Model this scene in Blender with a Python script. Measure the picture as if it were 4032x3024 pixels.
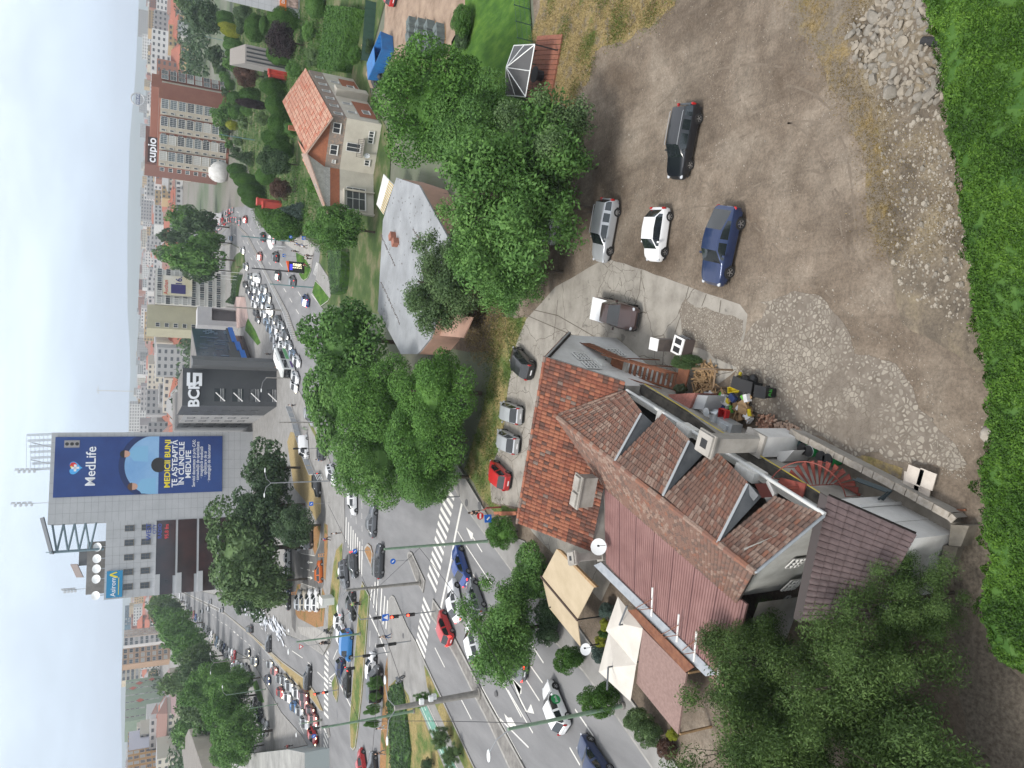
import bpy,bmesh,math,random
from mathutils import Vector,Matrix,noise
random.seed(7)
SC=bpy.context.scene
for o in list(bpy.data.objects):bpy.data.objects.remove(o)
COL=SC.collection
R=math.radians
FPX=2950.;IW,IH=4032,3024
PITCH=math.atan(1496./FPX);ROLL=0.028;CAMZ=32.
Fv=Vector((0,math.cos(PITCH),-math.sin(PITCH)));Uv=Vector((0,math.sin(PITCH),math.cos(PITCH)));Rv=Vector((1,0,0))
Av=-Uv*math.cos(ROLL)+Rv*math.sin(ROLL)
Bv=Uv*math.sin(ROLL)+Rv*math.cos(ROLL)
cd=bpy.data.cameras.new('camera');cam=bpy.data.objects.new('camera',cd);COL.objects.link(cam)
m=Matrix(((Av.x,Bv.x,-Fv.x,0),(Av.y,Bv.y,-Fv.y,0),(Av.z,Bv.z,-Fv.z,CAMZ),(0,0,0,1)))
cam.matrix_world=m
cd.sensor_width=36;cd.lens=36*FPX/IW;cd.clip_end=30000;cd.clip_start=.1
SC.camera=cam
W=bpy.data.worlds.new('World');SC.world=W;W.use_nodes=True
nt=W.node_tree;nt.nodes.clear()
def N(nt,t,**k):
 n=nt.nodes.new(t)
 for a,b in k.items():setattr(n,a,b)
 return n
SUN_EL,SUN_AZ=R(58),R(-120)
sky=N(nt,'ShaderNodeTexSky',sky_type='NISHITA',sun_disc=False);sky.sun_elevation=SUN_EL;sky.sun_rotation=SUN_AZ
sky.air_density=1.2;sky.dust_density=3.0
tc=N(nt,'ShaderNodeTexCoord');sx=N(nt,'ShaderNodeSeparateXYZ');nt.links.new(tc.outputs['Generated'],sx.inputs[0])
mp=N(nt,'ShaderNodeMapping');mp.inputs['Scale'].default_value=(2.2,2.2,9);nt.links.new(tc.outputs['Generated'],mp.inputs[0])
nz=N(nt,'ShaderNodeTexNoise');nz.inputs['Scale'].default_value=1.6;nz.inputs['Detail'].default_value=6;nz.inputs['Roughness'].default_value=.58;nz.inputs['Distortion'].default_value=.5
nt.links.new(mp.outputs[0],nz.inputs['Vector'])
rp=N(nt,'ShaderNodeValToRGB');e=rp.color_ramp.elements
e[0].position=0.0;e[0].color=(5.2,6.4,7.9,1);e[1].position=.45;e[1].color=(8.4,8.5,8.8,1)
el=rp.color_ramp.elements.new(.12);el.color=(6.2,7.1,8.1,1)
el=rp.color_ramp.elements.new(.28);el.color=(7.9,8.2,8.6,1)
nt.links.new(sx.outputs['Z'],rp.inputs[0])
cr=N(nt,'ShaderNodeMapRange');cr.inputs['From Min'].default_value=.3;cr.inputs['From Max'].default_value=.7;cr.inputs['To Min'].default_value=.80;cr.inputs['To Max'].default_value=1.13
nt.links.new(nz.outputs['Fac'],cr.inputs[0])
mu=N(nt,'ShaderNodeMixRGB',blend_type='MULTIPLY');mu.inputs[0].default_value=1
nt.links.new(rp.outputs[0],mu.inputs[1]);nt.links.new(cr.outputs[0],mu.inputs[2])
mx=N(nt,'ShaderNodeMixRGB');mx.inputs[0].default_value=.88
nt.links.new(sky.outputs[0],mx.inputs[1]);nt.links.new(mu.outputs[0],mx.inputs[2])
bg=N(nt,'ShaderNodeBackground');bg.inputs[1].default_value=.09
nt.links.new(mx.outputs[0],bg.inputs[0])
wo=N(nt,'ShaderNodeOutputWorld');nt.links.new(bg.outputs[0],wo.inputs[0])
sl=bpy.data.lights.new('sun','SUN');sl.energy=1.9;sl.angle=R(14);sl.color=(1,.96,.9)
so=bpy.data.objects.new('sun',sl);COL.objects.link(so)
sd=Vector((math.sin(SUN_AZ)*math.cos(SUN_EL),math.cos(SUN_AZ)*math.cos(SUN_EL),math.sin(SUN_EL)))
so.rotation_euler=sd.to_track_quat('Z','Y').to_euler();so.location=(0,0,200)
SC.view_settings.view_transform='Standard';SC.view_settings.look='None';SC.view_settings.exposure=0.85;SC.view_settings.gamma=1
SC.render.engine='CYCLES'
try:
 SC.cycles.max_bounces=6;SC.cycles.transparent_max_bounces=6;SC.cycles.volume_bounces=0
except Exception:pass
CR={'A':(1000,1600,1/3),'B':(1000,2100,1/3),'C':(1000,2471,1/3),'D':(1500,1900,1/3),'E':(1500,2471,1/3),'F':(600,2471,1/3),'H':(800,800,1/3),'I':(900,1200,1/3),'K':(1700,1700,.6028),'L':(2000,2024,.6028),'N':(480,800,.4822),'M':(400,2224,.4822),'J':(1100,2224,.4822),'Q':(1200,0,.6028),'S':(2100,700,.6028),'T':(2100,1300,.6028),'V':(2900,1400,.6028),'W':(2200,0,.6028),'X':(3032,0,.6028),'Y':(3032,1000,.6028),'Z':(3032,2024,.6028),'a':(480,0,.4822),'m':(0,1500,.6028),'P':(0,0,1.0),'O':(0,0,1.8228)}
def G(c,x,y,z=0.0):
 ox,oy,s=CR[c];px=ox+x*s;py=oy+y*s
 v=Fv*FPX+Av*(px-IW/2)-Bv*(py-IH/2);t=(z-CAMZ)/v.z
 return Vector((v.x*t,v.y*t,z))
def GP(c,pts,z=0.0):return[G(c,p[0],p[1],z)for p in pts]
def PX(v):
 q=Vector(v)-Vector((0,0,CAMZ));k=FPX/q.dot(Fv);return(IW/2+q.dot(Av)*k,IH/2-q.dot(Bv)*k)
def HT(base,c,x):
 """height at which the vertical over base reaches picture column x"""
 X=CR[c][0]+x*CR[c][2];lo=hi=-5.
 while hi<200 and Vector((base[0],base[1],hi+1-CAMZ)).dot(Fv)>1:hi+=1
 for _ in range(50):
  mid=(lo+hi)/2
  if PX((base[0],base[1],mid))[0]>X:lo=mid
  else:hi=mid
 return lo
MC={}
def mat(name,c1,c2=None,scale=3,rough=.8,bump=0,bscale=None,metal=0,spec=.4,world=True,detail=5,c3=None,p=(.35,.65),coat=0,objrand=0,emit=None,vor=False,stretch=None):
 if name in MC:return MC[name]
 M=bpy.data.materials.new(name);M.use_nodes=True;nt=M.node_tree;b=nt.nodes['Principled BSDF']
 b.inputs['Roughness'].default_value=rough;b.inputs['Metallic'].default_value=metal
 b.inputs['Specular IOR Level'].default_value=spec
 if coat:b.inputs['Coat Weight'].default_value=coat;b.inputs['Coat Roughness'].default_value=.06
 b.inputs['Base Color'].default_value=(*c1,1)
 if emit:b.inputs['Emission Color'].default_value=(*emit[:3],1);b.inputs['Emission Strength'].default_value=emit[3]
 if c2 is not None or bump:
  if world:g=N(nt,'ShaderNodeNewGeometry').outputs['Position']
  else:g=N(nt,'ShaderNodeTexCoord').outputs['Object']
  if stretch:
   mpp=N(nt,'ShaderNodeMapping');mpp.inputs['Scale'].default_value=stretch;nt.links.new(g,mpp.inputs[0]);g=mpp.outputs[0]
 if c2 is not None:
  n=N(nt,'ShaderNodeTexNoise');n.inputs['Scale'].default_value=scale;n.inputs['Detail'].default_value=detail;n.inputs['Roughness'].default_value=.62
  nt.links.new(g,n.inputs['Vector'])
  r=N(nt,'ShaderNodeValToRGB');r.color_ramp.elements[0].position=p[0];r.color_ramp.elements[1].position=p[1]
  r.color_ramp.elements[0].color=(*c1,1);r.color_ramp.elements[1].color=(*c2,1)
  if c3 is not None:
   q=r.color_ramp.elements.new((p[0]+p[1])/2);q.color=(*c3,1)
  nt.links.new(n.outputs['Fac'],r.inputs[0]);out=r.outputs[0]
  if objrand:
   oi=N(nt,'ShaderNodeObjectInfo');mr=N(nt,'ShaderNodeMapRange');mr.inputs['To Min'].default_value=1-objrand;mr.inputs['To Max'].default_value=1+objrand
   nt.links.new(oi.outputs['Random'],mr.inputs[0])
   ml=N(nt,'ShaderNodeMixRGB',blend_type='MULTIPLY');ml.inputs[0].default_value=1
   nt.links.new(out,ml.inputs[1]);nt.links.new(mr.outputs[0],ml.inputs[2]);out=ml.outputs[0]
  nt.links.new(out,b.inputs['Base Color'])
 if bump:
  n2=N(nt,'ShaderNodeTexNoise');n2.inputs['Scale'].default_value=bscale or scale*4;n2.inputs['Detail'].default_value=4
  nt.links.new(g,n2.inputs['Vector']);bp=N(nt,'ShaderNodeBump');bp.inputs['Strength'].default_value=bump;bp.inputs['Distance'].default_value=.05
  nt.links.new(n2.outputs['Fac'],bp.inputs['Height']);nt.links.new(bp.outputs[0],b.inputs['Normal'])
 MC[name]=M;return M
def sm(k):return k*k*(3-2*k)
class MB:
 def __init__(s):s.v=[];s.f=[];s.m=[]
 def add(s,vs,fs,mi=0):
  o=len(s.v);s.v+=[tuple(v)for v in vs];s.f+=[tuple(i+o for i in f)for f in fs];s.m+=[mi]*len(fs);return s
 def box(s,c,d,rz=0,mi=0,rx=0,ry=0):
  hx,hy,hz=d[0]/2,d[1]/2,d[2]/2
  P=[Vector((x,y,z))for z in(-hz,hz)for y in(-hy,hy)for x in(-hx,hx)]
  M=Matrix.Rotation(rz,3,'Z')@Matrix.Rotation(ry,3,'Y')@Matrix.Rotation(rx,3,'X')
  return s.add([M@p+Vector(c)for p in P],[(0,2,3,1),(4,5,7,6),(0,1,5,4),(2,6,7,3),(0,4,6,2),(1,3,7,5)],mi)
 def b2(s,x0,x1,y0,y1,z0,z1,mi=0):return s.box(((x0+x1)/2,(y0+y1)/2,(z0+z1)/2),(x1-x0,y1-y0,z1-z0),0,mi)
 def quad(s,a,b,c,d,mi=0):return s.add([a,b,c,d],[(0,1,2,3)],mi)
 def slab(s,quad,t,mi=0):
  """thick sheet: quad (or n-gon) top corners, thickness t along -normal"""
  q=[Vector(p)for p in quad];n=(q[1]-q[0]).cross(q[2]-q[0]).normalized()
  if n.z<0:q.reverse();n=-n
  k=len(q);vs=q+[p-n*t for p in q]
  return s.add(vs,[tuple(range(k)),tuple(range(2*k-1,k-1,-1))]+[(i,i+k,(i+1)%k+k,(i+1)%k)for i in range(k)],mi)
 def prism(s,poly,z0,z1,mi=0,top=None):
  p=[(q[0],q[1])for q in poly];k=len(p)
  ar=sum(p[i][0]*p[(i+1)%k][1]-p[(i+1)%k][0]*p[i][1]for i in range(k))
  if ar<0:p.reverse()
  o=len(s.v);s.v+=[(x,y,z0)for x,y in p]+[(x,y,z1)for x,y in p]
  s.f.append(tuple(o+k+i for i in range(k)));s.m.append(mi if top is None else top)
  s.f.append(tuple(o+k-1-i for i in range(k)));s.m.append(mi)
  for i in range(k):s.f.append((o+i,o+(i+1)%k,o+k+(i+1)%k,o+k+i));s.m.append(mi)
  return s
 def tube(s,pts,rs,n=8,mi=0,cap=True):
  pts=[Vector(p)for p in pts]
  if not hasattr(rs,'__len__'):rs=[rs]*len(pts)
  o=len(s.v)
  for i,p in enumerate(pts):
   d=(pts[min(i+1,len(pts)-1)]-pts[max(i-1,0)]).normalized()
   a=Vector((0,0,1))if abs(d.z)<.9 else Vector((1,0,0))
   u=d.cross(a).normalized();w=d.cross(u).normalized()
   for k in range(n):
    t=2*math.pi*k/n;s.v.append(tuple(p+(u*math.cos(t)+w*math.sin(t))*rs[i]))
  for i in range(len(pts)-1):
   for k in range(n):
    a=o+i*n+k;b=o+i*n+(k+1)%n;s.f.append((a,b,b+n,a+n));s.m.append(mi)
  if cap:
   s.f.append(tuple(o+k for k in range(n))[::-1]);s.m.append(mi)
   e=o+(len(pts)-1)*n;s.f.append(tuple(e+k for k in range(n)));s.m.append(mi)
  return s
 def ball(s,c,r,nu=10,nv=7,mi=0,sc=(1,1,1)):
  o=len(s.v);c=Vector(c)
  s.v.append(tuple(c+Vector((0,0,r*sc[2]))))
  for j in range(1,nv):
   t=math.pi*j/nv
   for i in range(nu):
    a=2*math.pi*i/nu;s.v.append((c.x+r*sc[0]*math.sin(t)*math.cos(a),c.y+r*sc[1]*math.sin(t)*math.sin(a),c.z+r*sc[2]*math.cos(t)))
  s.v.append(tuple(c-Vector((0,0,r*sc[2]))));L=len(s.v)-1
  for i in range(nu):
   s.f.append((o,o+1+i,o+1+(i+1)%nu));s.m.append(mi)
   b=o+1+(nv-2)*nu;s.f.append((L,b+(i+1)%nu,b+i));s.m.append(mi)
  for j in range(nv-2):
   for i in range(nu):
    a=o+1+j*nu+i;b=o+1+j*nu+(i+1)%nu;s.f.append((a,a+nu,b+nu,b));s.m.append(mi)
  return s
 def mesh(s,name,mats,smooth=False):
  me=bpy.data.meshes.new(name);me.from_pydata(s.v,[],s.f)
  for x in(mats if isinstance(mats,(list,tuple))else[mats]):me.materials.append(x)
  me.polygons.foreach_set('material_index',s.m)
  if smooth:me.polygons.foreach_set('use_smooth',[True]*len(s.f))
  me.update();return me
 def build(s,name,mats,parent=None,smooth=False,loc=None,rz=0,**tags):
  o=bpy.data.objects.new(name,s.mesh(name,mats,smooth));COL.objects.link(o)
  if parent is not None:o.parent=parent
  if loc is not None:o.location=loc
  if rz:o.rotation_euler=(0,0,rz)
  tag(o,**tags);return o
def tag(o,label=None,cat=None,group=None,kind=None):
 if label:o['label']=label
 if cat:o['category']=cat
 if group:o['group']=group
 if kind:o['kind']=kind
 return o
def thing(name,label,cat,loc=(0,0,0),rz=0,group=None,s=1):
 o=bpy.data.objects.new(name,None);COL.objects.link(o);o.empty_display_size=.3
 o.location=loc;o.rotation_euler=(0,0,rz);o.scale=(s,s,s)
 return tag(o,label,cat,group)
def mobj(name,me,parent=None,loc=None,rz=0,s=None,**t):
 o=bpy.data.objects.new(name,me);COL.objects.link(o)
 if parent is not None:o.parent=parent
 if loc is not None:o.location=loc
 if rz:o.rotation_euler=(0,0,rz)
 if s is not None:o.scale=(s,s,s)if not hasattr(s,'__len__')else s
 return tag(o,**t)
def kids(o):return[c for c in o.children]
def copy_tree(o,parent=None):
 c=o.copy();COL.objects.link(c)
 if parent is not None:c.parent=parent
 for k in kids(o):copy_tree(k,c)
 return c
def ccw(p):
 k=len(p);ar=sum(p[i][0]*p[(i+1)%k][1]-p[(i+1)%k][0]*p[i][1]for i in range(k))
 return p if ar>0 else p[::-1]
def ragged(poly,step=.6,amp=.25,seed=0,fr=.5):
 out=[];k=len(poly)
 for i in range(k):
  a=Vector((poly[i][0],poly[i][1],0));b=Vector((poly[(i+1)%k][0],poly[(i+1)%k][1],0));n=max(1,int((b-a).length/step))
  for j in range(n):
   p=a.lerp(b,j/n);q=p*fr+Vector((seed*7.3,0,3.1));
   out.append((p.x+noise.noise(q)*amp*2+noise.noise(q*4.1)*amp*.7,p.y+noise.noise(q+Vector((0,9,0)))*amp*2+noise.noise(q*4.3+Vector((5,9,0)))*amp*.7))
 return out
def sheet(name,poly,z,material,kind='structure',label=None,parent=None,rag=None,cat=None):
 p=ccw([(q[0],q[1])for q in poly])
 if rag:p=ragged(p,*rag)
 mb=MB();mb.add([(x,y,z)for x,y in p],[tuple(range(len(p)))])
 return mb.build(name,material,parent,kind=kind,label=label,cat=cat)
def raised(name,poly,h,mats,kind='structure',label=None,kerb=.18,z0=-.05):
 """pavement or island: kerb stone rim as a second material"""
 p=ccw([(q[0],q[1])for q in poly]);mb=MB()
 mb.prism(p,z0,h,0)
 k=len(p)
 if kerb:
  ins=[]
  for i in range(k):
   a=Vector((*p[i-1],0));b=Vector((*p[i],0));c=Vector((*p[(i+1)%k],0))
   d1=(b-a).normalized();d2=(c-b).normalized();n1=Vector((-d1.y,d1.x,0));n2=Vector((-d2.y,d2.x,0))
   n=(n1+n2);n=n/max(.6,n.length**2/2)if n.length>.01 else n1
   ins.append(b+n*kerb)
  for i in range(k):
   j=(i+1)%k
   mb.add([(*p[i],h+.006),(*p[j],h+.006),(ins[j].x,ins[j].y,h+.006),(ins[i].x,ins[i].y,h+.006)],[(0,1,2,3)],1)
 return mb.build(name,mats,kind=kind,label=label)
def text(parent,words,size,m,pos,d,n,name='lettering',depth=.01,align='CENTER',bold=0.0,sx=1.0,alignv='CENTER'):
 """letters as a mesh: baseline along d, facing n"""
 cu=bpy.data.curves.new('t','FONT');cu.body=words;cu.size=size;cu.extrude=depth;cu.align_x=align;cu.align_y=alignv;cu.offset=bold*size;cu.resolution_u=3
 o=bpy.data.objects.new('t',cu);COL.objects.link(o);bpy.context.view_layer.update()
 me=bpy.data.meshes.new_from_object(o.evaluated_get(bpy.context.evaluated_depsgraph_get()));bpy.data.objects.remove(o);bpy.data.curves.remove(cu)
 me.materials.clear();me.materials.append(m)
 d=Vector(d).normalized();n=Vector(n).normalized();u=n.cross(d).normalized()
 M=Matrix(((d.x*sx,u.x,n.x,pos[0]),(d.y*sx,u.y,n.y,pos[1]),(d.z*sx,u.z,n.z,pos[2]),(0,0,0,1)))
 me.transform(M);q=bpy.data.objects.new(name,me);COL.objects.link(q)
 if parent is not None:q.parent=parent
 return q
def PL(*a):
 out=[]
 for i in range(0,len(a),2):out+=GP(a[i],a[i+1])
 return out
M_city=mat('city_ground',(.16,.15,.13),(.07,.10,.05),scale=.012,p=(.42,.58),detail=8)
def dirt_mat(name,a,b,c,peb=.06,big=.18,tracks=True):
 M=bpy.data.materials.new(name);M.use_nodes=True;nt=M.node_tree;bs=nt.nodes['Principled BSDF'];bs.inputs['Roughness'].default_value=.95;bs.inputs['Specular IOR Level'].default_value=.15
 P=N(nt,'ShaderNodeNewGeometry').outputs['Position']
 def noi(sc,det=6,st=None,ro=.65,dist=0):
  q=P
  if st:
   mpn=N(nt,'ShaderNodeMapping');mpn.inputs['Scale'].default_value=st[:3];mpn.inputs['Rotation'].default_value=(0,0,st[3]);nt.links.new(P,mpn.inputs[0]);q=mpn.outputs[0]
  n=N(nt,'ShaderNodeTexNoise');n.inputs['Scale'].default_value=sc;n.inputs['Detail'].default_value=det;n.inputs['Roughness'].default_value=ro;n.inputs['Distortion'].default_value=dist
  nt.links.new(q,n.inputs['Vector']);return n.outputs['Fac']
 def ramp(f,stops):
  r=N(nt,'ShaderNodeValToRGB');el=r.color_ramp.elements;el[0].position=stops[0][0];el[0].color=(*stops[0][1],1);el[1].position=stops[-1][0];el[1].color=(*stops[-1][1],1)
  for p_,c_ in stops[1:-1]:q=el.new(p_);q.color=(*c_,1)
  nt.links.new(f,r.inputs[0]);return r.outputs[0]
 def mix(f,x,y,bt='MIX'):
  k=N(nt,'ShaderNodeMixRGB',blend_type=bt)
  if hasattr(f,'is_output'):nt.links.new(f,k.inputs[0])
  else:k.inputs[0].default_value=f
  nt.links.new(x,k.inputs[1]);nt.links.new(y,k.inputs[2]);return k.outputs[0]
 g=lambda v:(v,v,v)
 base=ramp(noi(big,7,ro=.6,dist=.4),[(.33,a),(.5,b),(.66,c)])
 fine=ramp(noi(6,9,ro=.85),[(.28,g(.5)),(.5,g(1.)),(.72,g(1.5))])
 out=mix(1,base,fine,'MULTIPLY')
 if tracks:
  tr=ramp(noi(.55,7,st=(1,.16,1,R(-32)),dist=1.6),[(.36,g(.80)),(.5,g(1.0)),(.62,g(1.08))])
  out=mix(.7,out,tr,'MULTIPLY')
  out=mix(.8,out,ramp(noi(.045,6,dist=.6),[(.38,g(.74)),(.52,g(1.)),(.64,g(1.16))]),'MULTIPLY')
 out=mix(.85,out,ramp(noi(1.1,9,ro=.8,dist=.8),[(.32,g(.70)),(.5,g(1.)),(.66,g(1.3))]),'MULTIPLY')
 v=N(nt,'ShaderNodeTexVoronoi');v.inputs['Scale'].default_value=7;nt.links.new(P,v.inputs['Vector'])
 lt=N(nt,'ShaderNodeMath',operation='LESS_THAN');nt.links.new(v.outputs['Distance'],lt.inputs[0])
 pm=N(nt,'ShaderNodeMapRange');pm.inputs['From Min'].default_value=.45;pm.inputs['From Max'].default_value=.75;pm.inputs['To Min'].default_value=0;pm.inputs['To Max'].default_value=peb*4.5
 nt.links.new(noi(.35,6),pm.inputs[0]);nt.links.new(pm.outputs[0],lt.inputs[1])
 pc=N(nt,'ShaderNodeRGB');pc.outputs[0].default_value=(.36,.33,.29,1)
 out=mix(lt.outputs[0],out,pc.outputs[0])
 nt.links.new(out,bs.inputs['Base Color'])
 bp=N(nt,'ShaderNodeBump');bp.inputs['Strength'].default_value=.5;bp.inputs['Distance'].default_value=.05;nt.links.new(noi(6,8,ro=.7),bp.inputs['Height']);nt.links.new(bp.outputs[0],bs.inputs['Normal'])
 M['_f']=1;return M
M_dirt=dirt_mat('dirt',(.108,.084,.063),(.165,.134,.104),(.24,.203,.162))
M_rubsoil=dirt_mat('rubble_soil',(.085,.072,.058),(.15,.125,.095),(.21,.175,.12),peb=.12,big=.5,tracks=False)
def weeds_mat(name,soil,dry,green,gthr=(.5,.62),cover=(.38,.5)):
 M=bpy.data.materials.new(name);M.use_nodes=True;nt=M.node_tree;bs=nt.nodes['Principled BSDF'];bs.inputs['Roughness'].default_value=1;bs.inputs['Specular IOR Level'].default_value=.1
 P=N(nt,'ShaderNodeNewGeometry').outputs['Position']
 def noi(sc,det,ro=.65,off=0):
  n=N(nt,'ShaderNodeTexNoise');n.inputs['Scale'].default_value=sc;n.inputs['Detail'].default_value=det;n.inputs['Roughness'].default_value=ro
  mpn=N(nt,'ShaderNodeMapping');mpn.inputs['Location'].default_value=(off,off,0);nt.links.new(P,mpn.inputs[0]);nt.links.new(mpn.outputs[0],n.inputs['Vector']);return n.outputs['Fac']
 def rr(f,lo,hi,c1,c2):
  r=N(nt,'ShaderNodeValToRGB');r.color_ramp.elements[0].position=lo;r.color_ramp.elements[1].position=hi;r.color_ramp.elements[0].color=(*c1,1);r.color_ramp.elements[1].color=(*c2,1);nt.links.new(f,r.inputs[0]);return r.outputs[0]
 def mix(f,x,y,bt='MIX'):
  k=N(nt,'ShaderNodeMixRGB',blend_type=bt)
  if hasattr(f,'is_output'):nt.links.new(f,k.inputs[0])
  else:k.inputs[0].default_value=f
  nt.links.new(x,k.inputs[1]);nt.links.new(y,k.inputs[2]);return k.outputs[0]
 d=rr(noi(4,7,.75),.3,.7,tuple(k*.55 for k in dry),tuple(min(1,k*1.3)for k in dry))
 gr=rr(noi(5,7,.75,3),.3,.7,tuple(k*.5 for k in green),tuple(k*1.3 for k in green))
 v=mix(rr(noi(.28,6,.6,11),gthr[0],gthr[1],(0,0,0),(1,1,1)),d,gr)
 so=rr(noi(3,6,.7,5),.3,.7,tuple(k*.7 for k in soil),tuple(k*1.25 for k in soil))
 out=mix(rr(noi(.9,8,.7,23),cover[0],cover[1],(0,0,0),(1,1,1)),so,v)
 nt.links.new(out,bs.inputs['Base Color'])
 bp=N(nt,'ShaderNodeBump');bp.inputs['Strength'].default_value=.7;bp.inputs['Distance'].default_value=.08;nt.links.new(noi(7,6,.7),bp.inputs['Height']);nt.links.new(bp.outputs[0],bs.inputs['Normal'])
 return M
SOIL=(.17,.145,.115)
M_weed=weeds_mat('dry_weeds',SOIL,(.27,.21,.10),(.085,.12,.03),gthr=(.56,.64))
M_weed2=weeds_mat('yellow_weeds',SOIL,(.25,.19,.10),(.16,.14,.05),gthr=(.5,.7),cover=(.48,.62))
M_verge=weeds_mat('verge_grass',(.2,.16,.10),(.27,.22,.10),(.10,.15,.045),gthr=(.42,.58),cover=(.25,.35))
M_tan=weeds_mat('tan_grass',(.22,.17,.10),(.32,.25,.13),(.14,.15,.06),gthr=(.6,.75),cover=(.2,.4))
M_orange=weeds_mat('rusty_bed',(.22,.14,.08),(.30,.17,.08),(.09,.12,.04),gthr=(.55,.65),cover=(.2,.5))
M_lawn=mat('lawn',(.035,.085,.018),(.09,.17,.03),scale=.9,c3=(.055,.12,.022),rough=1,spec=.1,bump=.5,bscale=9,stretch=(1,.35,1),detail=8)
M_grass=mat('grass',(.04,.07,.025),(.16,.15,.09),scale=.25,c3=(.065,.10,.035),rough=1,spec=.1,bump=.4,bscale=8,detail=7)
M_asph=mat('asphalt',(.155,.156,.16),(.215,.215,.218),scale=.35,c3=(.185,.186,.19),rough=.9,spec=.25,bump=.12,bscale=30,detail=8,stretch=(1,.25,1))
M_asphd=mat('asphalt_dark',(.085,.083,.08),(.15,.145,.14),scale=.4,rough=.9,bump=.12,bscale=30,detail=8)
M_pave=mat('pavement',(.195,.19,.182),(.26,.255,.245),scale=.5,rough=.9,bump=.1,bscale=25,detail=8)
M_pave2=mat('pavement_light',(.25,.24,.225),(.34,.33,.31),scale=.8,rough=.9,detail=8)
M_kerb=mat('kerbstone',(.33,.32,.30),(.24,.235,.22),scale=2,rough=.9)
M_isl=mat('island_paving',(.13,.125,.118),(.22,.21,.195),scale=1.5,rough=.95,detail=8)
M_mark=mat('road_paint',(.62,.61,.57),(.42,.415,.40),scale=6,rough=.8,p=(.5,.75),detail=8)
M_cycle=mat('cycle_green',(.10,.24,.19),(.15,.30,.24),scale=2,rough=.85)
def conc_mat():
 M=bpy.data.materials.new('cracked_concrete');M.use_nodes=True;nt=M.node_tree;bs=nt.nodes['Principled BSDF'];bs.inputs['Roughness'].default_value=.92;bs.inputs['Specular IOR Level'].default_value=.2
 P=N(nt,'ShaderNodeNewGeometry').outputs['Position'];L=nt.links.new
 dn=N(nt,'ShaderNodeTexNoise');dn.inputs['Scale'].default_value=.8;dn.inputs['Detail'].default_value=5;L(P,dn.inputs['Vector'])
 dm=N(nt,'ShaderNodeVectorMath',operation='MULTIPLY_ADD');L(dn.outputs['Color'],dm.inputs[0]);dm.inputs[1].default_value=(.8,.8,0);L(P,dm.inputs[2])
 n=N(nt,'ShaderNodeTexNoise');n.inputs['Scale'].default_value=.45;n.inputs['Detail'].default_value=9;n.inputs['Roughness'].default_value=.65;L(P,n.inputs['Vector'])
 r=N(nt,'ShaderNodeValToRGB');r.color_ramp.elements[0].position=.3;r.color_ramp.elements[0].color=(.17,.155,.135,1);r.color_ramp.elements[1].position=.68;r.color_ramp.elements[1].color=(.33,.31,.275,1)
 q=r.color_ramp.elements.new(.5);q.color=(.27,.252,.222,1);L(n.outputs['Fac'],r.inputs[0])
 out=r.outputs[0]
 for sc,th in((.16,.0035),(1.1,.014)):
  v=N(nt,'ShaderNodeTexVoronoi',feature='DISTANCE_TO_EDGE');v.inputs['Scale'].default_value=sc;L(dm.outputs[0],v.inputs['Vector'])
  lt=N(nt,'ShaderNodeMath',operation='LESS_THAN');L(v.outputs['Distance'],lt.inputs[0])
  if sc>.5:
   n3=N(nt,'ShaderNodeTexNoise');n3.inputs['Scale'].default_value=.12;L(P,n3.inputs['Vector'])
   mr=N(nt,'ShaderNodeMapRange');mr.inputs['From Min'].default_value=.5;mr.inputs['From Max'].default_value=.58;mr.inputs['To Max'].default_value=th;L(n3.outputs['Fac'],mr.inputs[0]);L(mr.outputs[0],lt.inputs[1])
  else:lt.inputs[1].default_value=th
  k=N(nt,'ShaderNodeMixRGB');L(lt.outputs[0],k.inputs[0]);L(out,k.inputs[1]);k.inputs[2].default_value=(.115,.10,.082,1);out=k.outputs[0]
 n4=N(nt,'ShaderNodeTexNoise');n4.inputs['Scale'].default_value=.7;n4.inputs['Detail'].default_value=3;L(P,n4.inputs['Vector'])
 mr=N(nt,'ShaderNodeMapRange');mr.inputs['From Min'].default_value=.66;mr.inputs['From Max'].default_value=.70;mr.inputs['To Max'].default_value=.6;L(n4.outputs['Fac'],mr.inputs[0])
 k=N(nt,'ShaderNodeMixRGB');L(mr.outputs[0],k.inputs[0]);L(out,k.inputs[1]);k.inputs[2].default_value=(.09,.085,.075,1)
 L(k.outputs[0],bs.inputs['Base Color']);return M
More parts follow.
